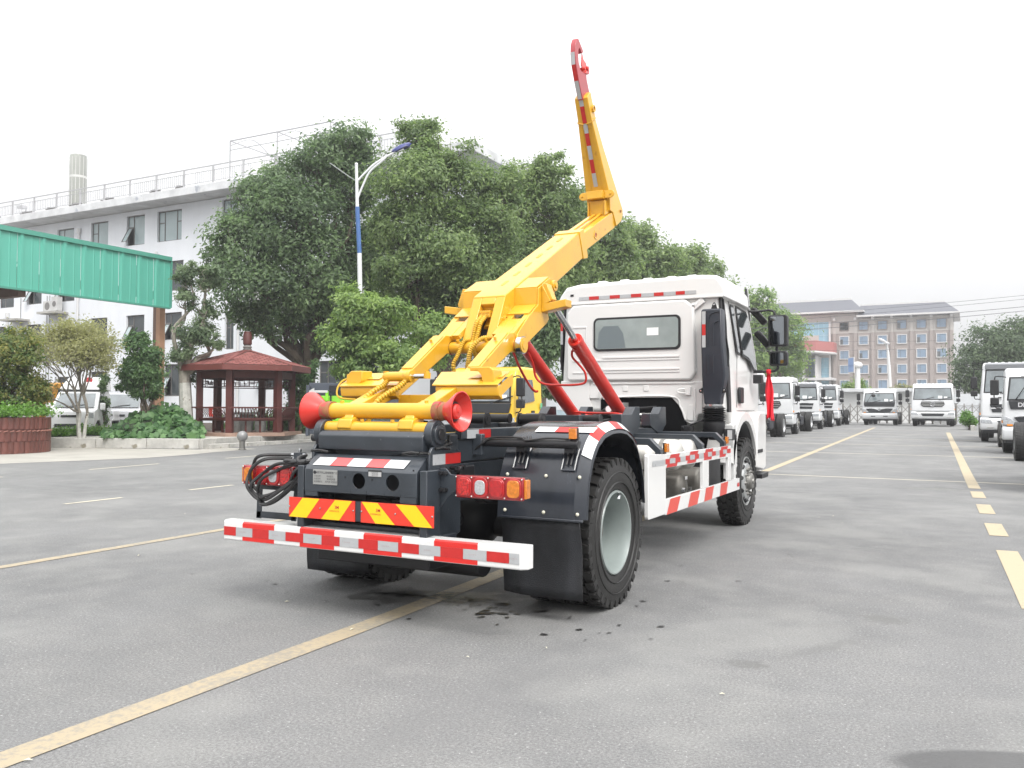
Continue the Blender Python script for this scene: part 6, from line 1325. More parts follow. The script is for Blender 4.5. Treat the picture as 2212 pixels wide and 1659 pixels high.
m=MB().use(YEL); m.cyl((-.20,-.68,1.552),(.0,-.68,1.552),.034,n=20).cyl((-.025,-.68,1.552),(.005,-.68,1.552),.042,n=20).cyl((-.215,-.68,1.57),(-.215,-.68,1.59),.02,n=6).sphere((-.205,-.68,1.552),.034,14,8); m.use(STEEL).cyl((.0,-.68,1.552),(.13,-.68,1.552),.016,n=14); m.use(YEL).cyl((.125,-.68,1.535),(.125,-.68,1.575),.024,n=12).cyl((.125,-.68,1.575),(.125,-.68,1.588),.015,n=6); m.build('lock_cylinder',T)
YH=mat('yellow_hose',(.62,.38,.03),.45,var=.25,vs_=30)
def yhose(pts,r=.015,nm='spiral_hose'):
    P=spline(pts,14); rad=[r*(1.0+(.28 if (i%3)==0 else -.06)) for i in range(len(P))]; B(YH).tube(P,0,8,rad).build(nm,T)
yhose([(-.19,-.69,1.535),(-.21,-.72,1.49),(-.26,-.78,1.44),(-.30,-.84,1.36),(-.31,-.9,1.22)],.017)
yhose([(-.03,-.69,1.535),(-.06,-.74,1.48),(-.12,-.80,1.43),(-.17,-.86,1.36),(-.19,-.92,1.22)],.017)
yhose([(-.03,.32,2.06),(-.035,.25,2.0),(-.04,.225,1.93),(-.04,.20,1.86),(-.03,.14,1.79),(-.05,.17,1.73),(-.06,.15,1.66),(-.08,.2,1.55)],.016)
yhose([(.005,.32,2.06),(.0,.25,2.0),(-.005,.22,1.93),(-.01,.19,1.86),(.0,.14,1.79),(-.01,.20,1.73),(-.04,.2,1.66),(-.06,.25,1.56)],.016)
yhose([(.10,.19,1.875),(.075,.13,1.865),(.03,.09,1.81),(.0,.08,1.75),(-.02,.1,1.68),(-.04,.15,1.6)],.015)
yhose([(-.06,.19,1.87),(-.085,.14,1.85),(-.10,.11,1.79),(-.11,.08,1.73),(-.13,.06,1.67),(-.14,.1,1.58)],.015)
yhose([(.15,-.9,1.20),(.12,-.8,1.34),(.17,-.7,1.40),(.25,-.62,1.46)],.013)
B(YH).tube(spline([(-.62,-.56,1.55),(-.66,-.60,1.53),(-.675,-.64,1.47),(-.64,-.66,1.41),(-.5,-.65,1.395)],6),.007,6).cyl((-.62,-.57,1.53),(-.62,-.57,1.58),.02,n=10).build('sensor_cable',T)
# ---- boom
m=MB().use(YEL)
bprof=[(.375,2.22),(.40,2.235),(.62,2.35),(1.86,2.985),(1.955,2.76),(1.27,2.41),(.95,2.24),(.52,2.02),(.42,2.05)]
hwl=[.145,.145,.145,.125,.125,.14,.145,.145,.145]
m.slab(bprof,'x',[-h for h in hwl],hwl); bm_=m.build('boom',T,bev=.008)
# end face with slot: two cheeks and lintel between the hinge and the boom
m=MB().use(YEL)
f0,f1=(.215,1.875),(.385,2.225)   # (y,z) bottom and top of the sloping face
def FP(t,off=0): return (f0[0]+(f1[0]-f0[0])*t+off*.9,f0[1]+(f1[1]-f0[1])*t-off*.43)
for x0,x1 in ((-.145,-.062),(.062,.145)):
    A=[FP(0),FP(1),FP(1,.16),FP(0,.16)]; m.slab(A,'x',x0,x1)
A=[FP(.80),FP(1),FP(1,.16),FP(.80,.16)]; m.slab(A,'x',-.062,.062); m.build('boom_foot',bm_,bev=.006)
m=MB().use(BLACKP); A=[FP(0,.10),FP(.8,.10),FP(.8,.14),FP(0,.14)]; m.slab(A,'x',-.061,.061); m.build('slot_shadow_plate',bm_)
m=MB().use(YEL); c=FP(.55,.05); m.cyl((0,c[0]+.02,c[1]-.09),(0,c[0]+.10,c[1]+.02),.042,n=18).box(-.05,.045,c[0]-.045,c[0]+.02,c[1]+.0,c[1]+.055)
for x in (-.035,-.01,.015,.035):
    for zz in (.015,.04): m.cyl((x,c[0]-.045,c[1]+zz),(x,c[0]-.054,c[1]+zz),.006,n=6)
m.build('hose_manifold',bm_,bev=.002)
for s in (-1,1):
    m=MB().use(YEL); c=(s*.147,.42,2.12)
    m.lathe((s*.143,.37,2.03),(s,0,0),[(0,.033),(.022,.033),(.022,.02),(-.004,.02)],20); m.build('grease_port',bm_)
# slots pressed in the boom back
for t in (.12,.28,.44,.60,.76,.92):
    y=.48+(1.80-.48)*t; z=2.277+(2.955-2.277)*t; u_=Vector((0,1.24,.635)).normalized(); nrm=Vector((0,-.635,1.24)).normalized()
    c=Vector((0,y,z))+nrm*.0022; L_=.045; w_=.016; m=MB().use(mat('boom_slot_fill',(.60,.33,.03),.5,var=.1)); pts=[]
    for k2,(sx,a0) in enumerate(((1,-90),(-1,90))):
        for q in range(7):
            a=R_(a0+180*q/6); pts.append(c+u_*(sx*L_+w_*math.cos(a))+Vector((1,0,0))*(w_*math.sin(a)))
    m.add(pts,[tuple(range(len(pts)))]); m.build('plug_weld',bm_,smooth=False)
m=MB().use(YEL); u_=Vector((0,.895,.447)); 
m.slab([(1.855,2.992),(1.955,3.04),(2.06,2.80),(2.05,2.775),(1.955,2.752)],'x',-.132,.132); m.build('boom_collar',bm_,bev=.004)
m=MB().use(YEL); m.slab([(1.90,2.965),(2.72,3.355),(2.84,3.245),(2.78,3.20),(2.06,2.855),(1.97,2.80)],'x',-.118,.118); ib=m.build('inner_boom',T,bev=.006)
for s in (-1,1): B(YEL).lathe((s*.117,2.28,3.04),(s,0,0),[(0,.042),(.006,.042),(.006,.024),(-.006,.024)],22).use(RUST).cyl((s*.112,2.28,3.04),(s*.1185,2.28,3.04),.0235,n=18).build('pin_hole',ib)
m=MB().use(YEL); m.slab([(2.0,3.02),(2.62,3.318),(2.61,3.330),(1.99,3.033)],'x',.02,.045); m.slab([(2.0,3.02),(2.62,3.318),(2.61,3.330),(1.99,3.033)],'x',-.045,-.02); m.slab([(2.62,3.30),(2.60,3.46),(2.66,3.47),(2.72,3.36)],'x',-.085,.085); m.slab([(2.58,3.30),(2.585,3.45),(2.68,3.47),(2.74,3.36)],'x',.085,.098); m.slab([(2.58,3.30),(2.585,3.45),(2.68,3.47),(2.74,3.36)],'x',-.098,-.085); m.build('jib_foot',ib,bev=.004)
# ---- jib
m=MB().use(YEL)
jp=[(2.655,3.36),(2.625,3.52),(2.295,4.17),(2.365,4.235),(2.555,3.98),(2.985,3.43),(2.975,3.36),(2.93,3.30),(2.80,3.225),(2.735,3.355)]
jh=[.125,.128,.078,.078,.092,.138,.138,.138,.138,.125]; m.slab(jp,'x',[-h for h in jh],jh); jb=m.build('jib',T,bev=.006)
m=MB().use(YEL); m.slab([(2.30,4.15),(2.185,4.385),(2.20,4.41),(2.265,4.465),(2.385,4.24)],'x',[-.075,-.07,-.07,-.07,-.075],[.075,.07,.07,.07,.075]); m.build('jib_tip',jb,bev=.006)
for s in (-1,1):
    B(YEL).lathe((s*.07,2.315,4.31),(s,0,0),[(0,.036),(.02,.036),(.02,.022),(0,.022)],20).use(RUST).cyl((s*.071,2.315,4.31),(s*.080,2.315,4.31),.0215,n=14).build('pin_boss',jb)
    B(YEL).tube([(s*.08,2.288,4.175),(s*.015,2.283,4.155)],.006,5).tube([(s*.075,2.28,4.18),(s*.085,2.37,4.235)],.006,5).build('weld_bead',jb)
    # recessed channel edges of the jib back
    m=MB().use(YEL); m.add([(s*.055,2.622,3.53),(s*.070,2.622,3.53),(s*.045,2.298,4.155),(s*.034,2.298,4.155)],[(0,1,2,3)]); m.v=[(x,y-.006,z-.003) for x,y,z in m.v]; m.build('weld_bead',jb,smooth=False)
B(GLS).box(.1385,.140,2.895,2.93,3.39,3.42).build('slot',jb,smooth=False) if 0 else B(RUST).add([(.1395,2.90,3.385),(.1395,2.935,3.395),(.1395,2.94,3.425),(.1395,2.905,3.415)],[(0,1,2,3)]).build('slot',jb,smooth=False)
m=MB().use(YEL); m.box(-.085,.085,2.535,2.62,3.47,3.55); 
for s in (-1,1): m.slab([(s*.085,3.475),(s*.16,3.475),(s*.185,3.49),(s*.195,3.515),(s*.185,3.54),(s*.16,3.555),(s*.085,3.555)],'y',2.585,2.60); m.cyl((s*.155,2.57,3.515),(s*.155,2.59,3.515),.01,n=8)
m.build('jib_clamp',T,bev=.004)
# ---- hook (thick plate) with latch
hkp=[(2.17,4.36),(2.075,4.52),(2.005,4.66),(1.985,4.76),(1.992,4.85),(2.03,4.915),(2.065,4.925),(2.11,4.895),(2.175,4.855),(2.18,4.835),(2.145,4.81),(2.115,4.838),(2.09,4.845),(2.068,4.82),(2.062,4.76),(2.075,4.69),(2.11,4.645),(2.15,4.63),(2.20,4.64),(2.235,4.66),(2.262,4.65),(2.27,4.60),(2.355,4.46),(2.30,4.40)]
m=MB().use(REDHOOK); m.slab(hkp,'x',-.026,.026); hk=m.build('hook',T,bev=.003)
m=MB().use(RED); m.slab([(2.15,4.70),(2.165,4.82),(2.20,4.77),(2.26,4.76),(2.29,4.72),(2.30,4.67),(2.20,4.64)],'x',.012,.022); m.slab([(2.10,4.68),(2.10,4.745),(2.15,4.77),(2.20,4.70),(2.18,4.65)],'x',-.03,-.016); m.cyl((-.03,2.26,4.70),(.05,2.26,4.70),.022,n=10).cyl((-.03,2.20,4.68),(.04,2.20,4.68),.016,n=8); m.slab([(2.22,4.64),(2.31,4.66),(2.32,4.70),(2.24,4.68)],'x',-.01,.035); m.build('latch',hk,bev=.002)
# tape down the back of hook and jib
S=[(1.985,4.80),(1.99,4.70),(2.035,4.585),(2.085,4.49),(2.16,4.37)]
def tapeface(a,b,mm_,hw,off=.004):
    a=Vector((0,*a));b=Vector((0,*b)); d_=(b-a).normalized(); nn_=Vector((0,-d_.z,d_.y)); nn_=nn_ if nn_.y<0 else -nn_
    m=MB().use(mm_); m.add([a+nn_*off+Vector((-hw,0,0)),a+nn_*off+Vector((hw,0,0)),b+nn_*off+Vector((hw,0,0)),b+nn_*off+Vector((-hw,0,0))],[(0,1,2,3)]); m.build('reflective_strip',jb,smooth=False)
TGR=mat('tape_grey_shaded',(.30,.30,.30),.4,var=.06,vs_=25)
tapeface((1.986,4.77),(2.006,4.655),SIL,.020); tapeface((2.006,4.655),(2.076,4.52),STR,.020); tapeface((2.076,4.52),(2.165,4.37),SIL,.020)
J0=Vector((2.187,4.38));J1=Vector((2.297,4.166));J2=Vector((2.625,3.52))
def jseg(a,b,mm_): 
    tapeface(tuple(a),tuple(b),mm_,.022,.010)
jseg(J0,J0.lerp(J1,.30),SIL); jseg(J0.lerp(J1,.30),J0.lerp(J1,.98),STR)
for i,(a,b) in enumerate(((.0,.13),(.13,.30),(.30,.49),(.49,.68),(.68,.87))): jseg(J1.lerp(J2,a),J1.lerp(J2,b),STR if i%2 else SIL)
# ---- side boxes of the boom foot
for s in (-1,1):
    xo=s*.352
    def XX(a,b): return (min(a,b),max(a,b))
    m=MB().use(YEL); m.slab([(.545,2.285),(.75,2.395),(.82,2.395),(.85,2.33),(.80,2.22),(.70,2.14),(.74,2.06),(.70,2.02),(.40,1.86),(.26,1.785),(.16,1.80),(.20,1.90),(.385,2.05),(.545,2.155)],'x',*XX(xo,xo-s*.014)); sp=m.build('side_plate_yellow',T,bev=.003)
    x0,x1=XX(s*.145,xo-s*.014)
    m=MB().use(YEL); m.slab([(.545,2.287),(.76,2.397),(.755,2.407),(.538,2.296)],'x',x0,x1); m.slab([(.538,2.16),(.550,2.155),(.550,2.29),(.538,2.29)],'x',x0,x1); m.slab([(.40,2.075),(.545,2.163),(.549,2.155),(.405,2.065)],'x',x0,x1); m.build('box_shelf',sp,bev=.002)
    m=MB().use(YEL); m.slab([(.16,1.90),(.42,2.075),(.45,2.05),(.19,1.87)],'x',*XX(xo-s*.014,xo-s*.055)); m.slab([(.16,1.90),(.42,2.075),(.45,2.05),(.19,1.87)],'x',*XX(s*.147,s*.21)); m.slab([(.15,1.895),(.35,2.03),(.38,2.0),(.18,1.865)],'x',*XX(s*.21,xo-s*.055)); m.build('foot_plate',sp,bev=.003)
    m=MB().use(YEL); m.slab([(s*.352,2.165),(s*.56,2.195),(s*.56,2.135),(s*.352,2.10)],'y',.60,.72); m.slab([(s*.352,2.33),(s*.352,2.15),(s*.43,2.185)],'y',.60,.615); m.slab([(s*.352,2.165),(s*.36,2.33),(s*.39,2.33),(s*.44,2.20)],'y',.615,.70); m.build('bump_bracket',sp,bev=.005)
    m=MB().use(YEL); m.cyl((xo,.80,2.335),(xo+s*.03,.80,2.335),.045,n=22).cyl((xo+s*.03,.80,2.335),(xo+s*.042,.80,2.335),.020,n=10); m.slab([(.74,2.24),(.80,2.24),(.845,2.31),(.84,2.37),(.78,2.38),(.755,2.34)],'x',*XX(xo+s*.002,xo+s*.012)); m.build('cylinder_pin',sp,bev=.002)
# ---- lift cylinders
for s in (-1,1):
    x=s*.265; top=Vector((x,1.455,1.945)); bot=Vector((x,3.02,1.045)); ey=Vector((x,.80,2.325))
    d_=(bot-top).normalized()
    m=MB().use(RED); m.cyl(top,bot,.0635,n=32).cyl(top-d_*.0,top+d_*.05,.067,n=32).cyl(top-d_*.02,top,.03,n=20); m.use(RED).lathe(top,tuple(-d_),[(-.002,.064),(.004,.062),(.006,.045),(.002,.032)],32); cy=m.build('lift_cylinder',T)
    dr=(top-ey).normalized(); B(STEEL).cyl(ey,top+d_*.05,.0275,n=24).build('piston_rod',cy); B(YEL).cyl(ey-Vector((.035,0,0)),ey+Vector((.035,0,0)),.05,n=20).build('rod_eye',cy)
    m=MB().use(RED); f=top+d_*.14+Vector((-.075,-.01,-.01)); m.cyl(f,f+Vector((.05,.01,.01)),.02,n=6); m.build('port',cy,smooth=False)
m=MB().use(RED)
m.tube(spline([(.19,1.56,1.86),(.185,1.58,1.80),(.235,1.62,1.73),(.275,1.66,1.66),(.27,1.68,1.58),(.20,1.68,1.555),(.05,1.66,1.55),(-.12,1.64,1.56),(-.20,1.62,1.62),(-.215,1.58,1.75),(-.235,1.52,1.85)],6),.011,8); m.build('hydraulic_pipe',T)
B(RED).tube(spline([(-.33,1.40,1.86),(-.34,1.55,1.72),(-.34,1.75,1.56),(-.33,1.85,1.50),(-.31,1.88,1.50)],6),.012,8).box(-.35,-.31,1.36,1.42,1.85,1.90).build('hydraulic_pipe',T)
B(RED).tube(spline([(-.2,2.5,1.30),(.0,2.45,1.29),(.3,2.3,1.29),(.42,2.3,1.26),(.46,2.3,1.16)],5),.012,8).build('hydraulic_pipe',T)
m=MB().use(DSTEEL); m.cyl((-.05,3.1,1.33),(-.05,3.06,1.33),.04,n=20).use(PAPER).cyl((-.05,3.061,1.33),(-.05,3.055,1.33),.034,n=20).use(ALU).tube(spline([(-.02,3.1,1.30),(.1,3.1,1.26),(.14,3.1,1.18),(.10,3.15,1.1)],5),.02,8).box(0,.12,3.05,3.2,1.33,1.40).tube(spline([(.1,3.1,1.28),(.25,3.2,1.27),(.42,3.4,1.28)],5),.016,8); m.build('valve_gauge',T)
B(RED).slab([(2.6,1.15),(2.75,1.30),(2.85,1.28),(2.95,1.12)],'x',-.18,-.15).build('cylinder_lug',T,bev=.003)
# ================================================ cab
yb0=3.86; hw=1.0
# side shell profile (y,z): rear, roof, front
sp=[(yb0,1.30),(yb0,2.60),(yb0,2.66),(4.0,2.70),(5.05,2.72),(5.25,2.66),(5.52,2.05),(5.62,1.75),(5.64,1.15),(5.60,.60),(5.30,.58),(5.26,.72),(5.16,1.02),(4.96,1.18),(4.66,1.24),(4.36,1.20),(4.22,1.16),(4.16,1.30)]
def hin(z): return hw-.02-max(0,z-1.9)*.085
m=MB().use(CABW); m.slab(sp,'x',[-hin(q[1]) for q in sp],[hin(q[1]) for q in sp]); cab=m.build('cab',T,bev=.04,seg=3)
# cab shell is closed at the back: a black plate paints the engine tunnel's shade
# rear wall in relief
m=MB().use(CABW)
m.slab([(-.86,1.66),(-.88,1.70),(-.88,2.47),(-.80,2.555),(.56,2.555),(.66,2.47),(.68,1.74),(.62,1.655)],'y',3.800,3.872); rw=m.build('rear_panel',cab,bev=.022,seg=3)
m=MB().use(CABW); m.slab([(-.52,1.655),(-.60,1.60),(-.60,1.45),(-.46,1.45),(-.40,1.46),(.40,1.46),(.50,1.35),(.555,1.20),(.60,1.17),(.665,1.17),(.70,1.28),(.97,1.28),(.97,1.64),(.62,1.64)],'y',3.835,3.866); m.build('rear_skirt',cab,bev=.008)
m=MB().use(CABW); m.slab([(-.97,1.30),(-.97,1.66),(-.60,1.66),(-.60,1.45),(-.55,1.30)],'y',3.838,3.866); m.build('rear_skirt',cab,bev=.008)
m=MB().use(CABW)
for x in (-.40,-.15,.10): m.box(x-.03,x+.03,3.826,3.836,1.535,1.60)
m.box(-.55,.66,3.822,3.836,1.615,1.635); m.tube(spline([(-.40,3.83,1.465),(.38,3.83,1.475),(.50,3.83,1.36),(.56,3.83,1.21)],5),.012,6); m.box(.655,.675,3.822,3.836,1.2,1.56); m.box(.74,.75,3.825,3.837,1.3,1.6)
m.slab([(.575,1.22),(.605,1.205),(.65,1.205),(.655,1.38),(.60,1.38)],'y',3.82,3.836); m.build('skirt_ribs',cab,bev=.004)
m=MB().use(CABW); m.tube(spline([(.56,3.80,1.555),(.50,3.79,1.55),(.48,3.79,1.535),(.50,3.79,1.515),(.57,3.80,1.51)],5),.009,6).box(.56,.62,3.80,3.835,1.49,1.58).build('lift_eye',cab); m=MB().use(CABW); m.tube(spline([(-.46,3.82,1.44),(-.46,3.8,1.52),(-.44,3.8,1.55),(-.41,3.82,1.52),(-.41,3.82,1.44)],5),.008,6); m.build('lift_eye',cab)
m=MB().use(CABW)   # pressed ribs across the rear panel
for z0,z1,x0,x1 in ((1.915,1.935,-.42,.50),(1.775,1.795,-.42,.50)): m.box(x0,x1,3.788,3.802,z0,z1)
for z0,z1 in ((1.885,1.900),(1.745,1.76)): m.box(-.80,.50,3.792,3.803,z0,z1)
m.box(-.80,-.62,3.793,3.803,2.28,2.30); m.box(-.63,-.62,3.793,3.803,2.0,2.28)
m.tube(spline([(.655,3.80,2.50),(.66,3.83,2.48),(.72,3.84,2.53)],3),.02,6); m.build('panel_ribs',rw,bev=.006)
m=MB().use(CABW); m.obox((.70,3.835,2.50),(.06,0,.045),(0,.012,0),(-.02,0,.028)); m.build('vent_cover',cab,bev=.006)
B(mat('tunnel_shade_plate',(.006,.006,.007),.95,spec=.1)).slab([(-.46,1.05),(-.46,1.44),(-.38,1.462),(.40,1.462),(.50,1.35),(.56,1.20),(.60,1.05)],'y',3.845,3.858).build('tunnel_shade_plate',cab,smooth=False)  # black sheet on the shell, added to stand in for the dark of the opening
# rear window
def rr4(x0,x1,z0,z1,r,y,tilt=0,n=5):
    return [(x,z) for cx,cz,a0 in ((x1-r,z1-r,0),(x0+r,z1-r,90),(x0+r,z0+r,180),(x1-r,z0+r,270)) for a in [R_(a0+90*q/n) for q in range(n+1)] for x,z in [(cx+r*math.cos(a),cz+r*math.sin(a))]]
sealo=B(BLACKP).slab(rr4(-.53,.515,2.0,2.39,.06,0),'y',3.786,3.802).build('rear_window',cab,bev=.004)
B(GLS2).slab(rr4(-.505,.49,2.025,2.365,.045,0),'y',3.781,3.7855).build('glass',sealo)
B(PAPER).box(.125,.262,3.7795,3.7805,2.165,2.252).build('paper',sealo,smooth=False); B(mat('seat_dark_seen_through',(.14,.17,.18),.5)).slab([(-.48,2.03),(-.46,2.22),(-.40,2.29),(-.22,2.29),(-.16,2.2),(-.13,2.03)],'y',3.7800,3.7808).build('seat_behind_glass',sealo,smooth=False)
# roof with lip and ribs
m=MB().use(CABW)
rp=[(-1.0,2.57),(-.985,2.66),(-.92,2.745),(-.62,2.79),(.80,2.815),(.96,2.795),(1.0,2.70),(1.0,2.57)]
m=MB().use(CABW); rs_=[(3.82,1.0),(3.86,1.0),(5.05,.97),(5.30,.90)]
sec=lambda k_,dz:[(x*k_,z+dz) for x,z in ((-.995,2.565),(-.985,2.64),(-.90,2.745),(-.72,2.775),(.72,2.79),(.90,2.775),(.985,2.66),(.995,2.565))]
vs=[]; secs=[(3.825,1,0),(3.86,1,.035),(4.5,1,.05),(5.05,.985,.035),(5.34,.93,-.06)]
for y,k_,dz in secs:
    for i,(x,z) in enumerate(sec(k_,dz)): vs.append((x,y,z if i not in (0,7) else 2.565))
n=8; m.add(vs,[tuple(range(n))[::-1],tuple(range(4*n,5*n))]+[(j*n+i,j*n+(i+1)%n,(j+1)*n+(i+1)%n,(j+1)*n+i) for j in range(4) for i in range(n)]); ro=m.build('roof',cab,bev=.018,seg=3)
m=MB().use(CABW)
for x in (-.46,-.18,.10,.38,.62): B(CABW).slab([(3.835,2.775),(3.87,2.835),(5.0,2.85),(5.1,2.80)],'x',x-.055,x+.055).build('roof_rib',ro,bev=.015)
m=MB().use(CABW); m.box(-.98,.98,3.812,3.86,2.56,2.585); m.build('roof_gutter',ro,bev=.006)
x=-.73; cols=[SIL,STR]*6; wds=[.13,.125,.135,.125,.135,.125,.15,.115,.14,.105,.13]
for i,wd_ in enumerate(wds):
    B(cols[i%2]).box(x+.001,x+wd_-.001,3.8195,3.8235,2.612,2.652).build('reflective_strip',ro,smooth=False); x+=wd_
for s in (-1,1): B(STR).box(s*.9-.0,s*.9+.02,3.8215,3.8245,2.61,2.65).build('reflective_strip',ro,smooth=False) if 0 else None
B(BLACKP).box(-.84,-.80,3.8195,3.824,2.665,2.69).build('vent',ro,smooth=False)
B(STR).box(-.985,-.955,3.8555,3.8575,2.26,2.36).use(SIL).box(-.985,-.955,3.8555,3.8575,2.10,2.26).build('reflective_strip',cab,smooth=False)
# sides: windows, door lines, handle, black corner duct
for s in (-1,1):
    def sx(z,o=.004): return s*(hin(z)+o)
    def sidepoly(P,o,mtl,nm,par=cab,th=.006):
        m=MB().use(mtl); k=len(P); m.add([(sx(z,o),y,z) for y,z in P]+[(sx(z,o-th),y,z) for y,z in P],[tuple(range(k)),tuple(range(k,2*k))[::-1]]+[(i,(i+1)%k,k+(i+1)%k,k+i) for i in range(k)]); return m.build(nm,par,smooth=False)
    fr=sidepoly([(4.63,2.55),(4.60,2.50),(4.75,1.96),(5.05,1.93),(5.20,1.86),(5.33,1.80),(5.46,1.80),(5.46,1.9),(5.24,2.47),(5.14,2.53)],.004,BLACKP,'door_window')
    sidepoly([(4.66,2.52),(4.64,2.49),(4.78,1.99),(5.06,1.96),(5.21,1.89),(5.35,1.83),(5.43,1.83),(5.43,1.9),(5.22,2.45),(5.13,2.50)],.008,GLS,'glass',fr)
    fr=sidepoly([(4.36,2.54),(4.50,2.54),(4.66,2.0),(4.62,1.96),(4.50,1.97),(4.33,2.50)],.004,BLACKP,'quarter_window')
    sidepoly([(4.38,2.51),(4.48,2.51),(4.63,2.02),(4.60,1.99),(4.52,2.0),(4.36,2.48)],.008,GLS,'glass',fr)
    m=MB().use(BLACKP)
    ln=[(4.30,2.56),(4.30,2.45),(4.46,1.94),(4.44,1.35)]
    for a,b in zip(ln,ln[1:]): m.obox((sx((a[1]+b[1])/2,.0005),(a[0]+b[0])/2,(a[1]+b[1])/2),(.002,0,0),(0,.003,0),(s*(hin(a[1])-hin(b[1]))/2,(a[0]-b[0])/2,(a[1]-b[1])/2))
    m.obox((sx(1.3,.0005),4.9,1.315),(.002,0,0),(0,.46,0),(0,0,.003)); m.build('door_seam',cab,smooth=False)
    m=MB().use(BLACKP); m.box(*sorted((s*(hw-.022),s*(hw+.012))),4.50,4.68,1.40,1.59); m.build('door_handle',cab,bev=.015)
    m=MB().use(BLACKP)
    pr=[(3.87,2.60),(3.975,2.58),(4.0,2.3),(3.985,2.1),(4.01,1.9),(4.05,1.75),(4.10,1.45),(4.11,1.30),(3.99,1.30),(3.985,1.45),(3.93,1.75),(3.87,1.9)]
    for a in (0,): m.slab(pr,'x',[s*(hin(q[1])-.005) for q in pr],[s*(hin(q[1])+.022) for q in pr])
    m.build('corner_trim',cab,bev=.008)
    m=MB().use(BLACKP); P=[(3.93,2.55),(3.95,2.3),(3.925,2.1),(3.955,1.95),(3.93,1.8)]; m.tube(spline([(s*(hin(z)+.03),y,z) for y,z in P],5),.012,6); m.build('wiring_tube',cab)
    m=MB().use(BLACKP); m.obox((s*(hin(2.55)+.01),4.62,2.605),(.012,0,0),(0,.66,0),(0,0,.012)); m.build('rain_gutter',cab)
    # mudguard arch, step, rear white panel
    m=MB().use(CABW)
    arc_=[(4.60+.60*math.cos(a),.50+.70*math.sin(a)) for a in [R_(18+144*i/12) for i in range(13)]]
    oarc=[(4.60+.70*math.cos(a),.50+.80*math.sin(a)) for a in [R_(18+144*i/12) for i in range(13)]]
    k=13; vs=[(s*(hw+.05),*p) for p in arc_]+[(s*(hw+.05),*p) for p in oarc]+[(s*(hw-.25),*p) for p in arc_]+[(s*(hw-.25),*p) for p in oarc]
    m.add(vs,[(i,i+1,k+i+1,k+i) for i in range(k-1)]+[(2*k+i,3*k+i,3*k+i+1,2*k+i+1) for i in range(k-1)]+[(i,2*k+i,2*k+i+1,i+1) for i in range(k-1)]+[(k+i,k+i+1,3*k+i+1,3*k+i) for i in range(k-1)]+[(0,k,3*k,2*k),(k-1,2*k-1+0,4*k-1,3*k-1)]); m.build('wheel_arch',cab,angle=50)
    m=MB().use(BLACKP); m.lathe((s*.92,4.60,.5),(1,0,0),[(-.16,.64),(.12,.64)],32); m.build('arch_liner',T) if 0 else None
    ln_=MB().use(BLACKP); ia=[(4.60+.585*math.cos(a),.50+.685*math.sin(a)) for a in [R_(10+150*i/12) for i in range(13)]]; vs=[(s*(hw+.02),*p) for p in ia]+[(s*.62,*p) for p in ia]; ln_.add(vs,[(i,i+1,14+i-0,13+i) for i in range(12)]); l_=ln_.build('arch_liner',T); q=l_.modifiers.new('thick','SOLIDIFY'); q.thickness=.008
    m=MB().use(WHT); m.slab([(4.02,.56),(3.98,1.16),(4.12,1.17),(4.15,1.0),(4.18,.56)],'x',*sorted((s*.93,s*1.05))); m.build('rear_mudguard',T,bev=.006)
    m=MB().use(CABW); m.slab([(5.20,1.24),(5.16,1.02),(5.14,.62),(5.52,.57),(5.66,.60),(5.68,1.0),(5.66,1.3),(5.3,1.3)],'x',*sorted((s*(hw-.3),s*(hw+.06)))); st=m.build('step_well',cab,bev=.02)
    B(BLACKP).box(*sorted((s*(hw+.03),s*(hw+.068))),5.18,5.44,.80,.84).build('step_tread',st,smooth=False)
    B(BLACKP).slab([(5.14,.49),(5.5,.49),(5.52,.555),(5.14,.545)],'x',*sorted((s*.96,s*1.12))).build('lower_step',T,bev=.005)
m=MB().use(CABW); m.box(-.98,.98,5.62,5.78,.45,.95); m.build('front_bumper',T,bev=.04)
B(BLACKP).slab([(5.30,2.66),(5.50,2.73),(5.52,2.70),(5.33,2.60)],'x',-.9,.9).build('sun_visor',cab,bev=.01)
B(BLACKP).slab([(5.18,2.62),(5.22,2.83),(5.25,2.83),(5.42,2.44),(5.36,2.44)],'x',.90,.925).build('air_deflector',cab,bev=.004)
B(WHT).slab([(5.215,2.835),(5.245,2.845),(5.43,2.44),(5.405,2.44)],'x',.924,.932).build('deflector_edge',cab)
# intake duct and bellows
DUCT=mat('intake_duct_plastic',(.020,.024,.034),.42,var=.12,vs_=5,bump=.06,bs=60)
m=MB().use(DUCT)
secs=[(2.42,.795,1.0,3.66,3.80),(2.40,.785,1.01,3.645,3.80),(2.0,.785,1.02,3.64,3.80),(1.70,.79,1.045,3.65,3.82),(1.58,.79,1.02,3.67,3.83),(1.45,.80,.985,3.69,3.84),(1.385,.805,.98,3.69,3.85)]
vs=[]
for z,x0,x1,y0,y1 in secs: vs+=[(x0,y0,z),(x1,y0,z),(x1,y1,z),(x0,y1,z)]
m.add(vs,[(3,2,1,0),tuple(range(24,28))]+[(j*4+i,j*4+(i+1)%4,(j+1)*4+(i+1)%4,(j+1)*4+i) for j in range(6) for i in range(4)]); du=m.build('intake_duct',T,bev=.018,seg=3)
m=MB().use(DUCT)
for x in (.862,.925): m.tube([(x,3.636,1.72),(x,3.634,1.92)],.006,6)
m.tube(spline([(.862,3.634,2.02),(.862,3.634,2.22),(.87,3.636,2.31),(.89,3.638,2.355),(.93,3.64,2.375),(.985,3.64,2.385)],5),.006,6); m.tube(spline([(.925,3.634,2.02),(.925,3.634,2.2),(.935,3.636,2.26),(.985,3.638,2.285)],5),.006,6); m.build('duct_ribs',du)
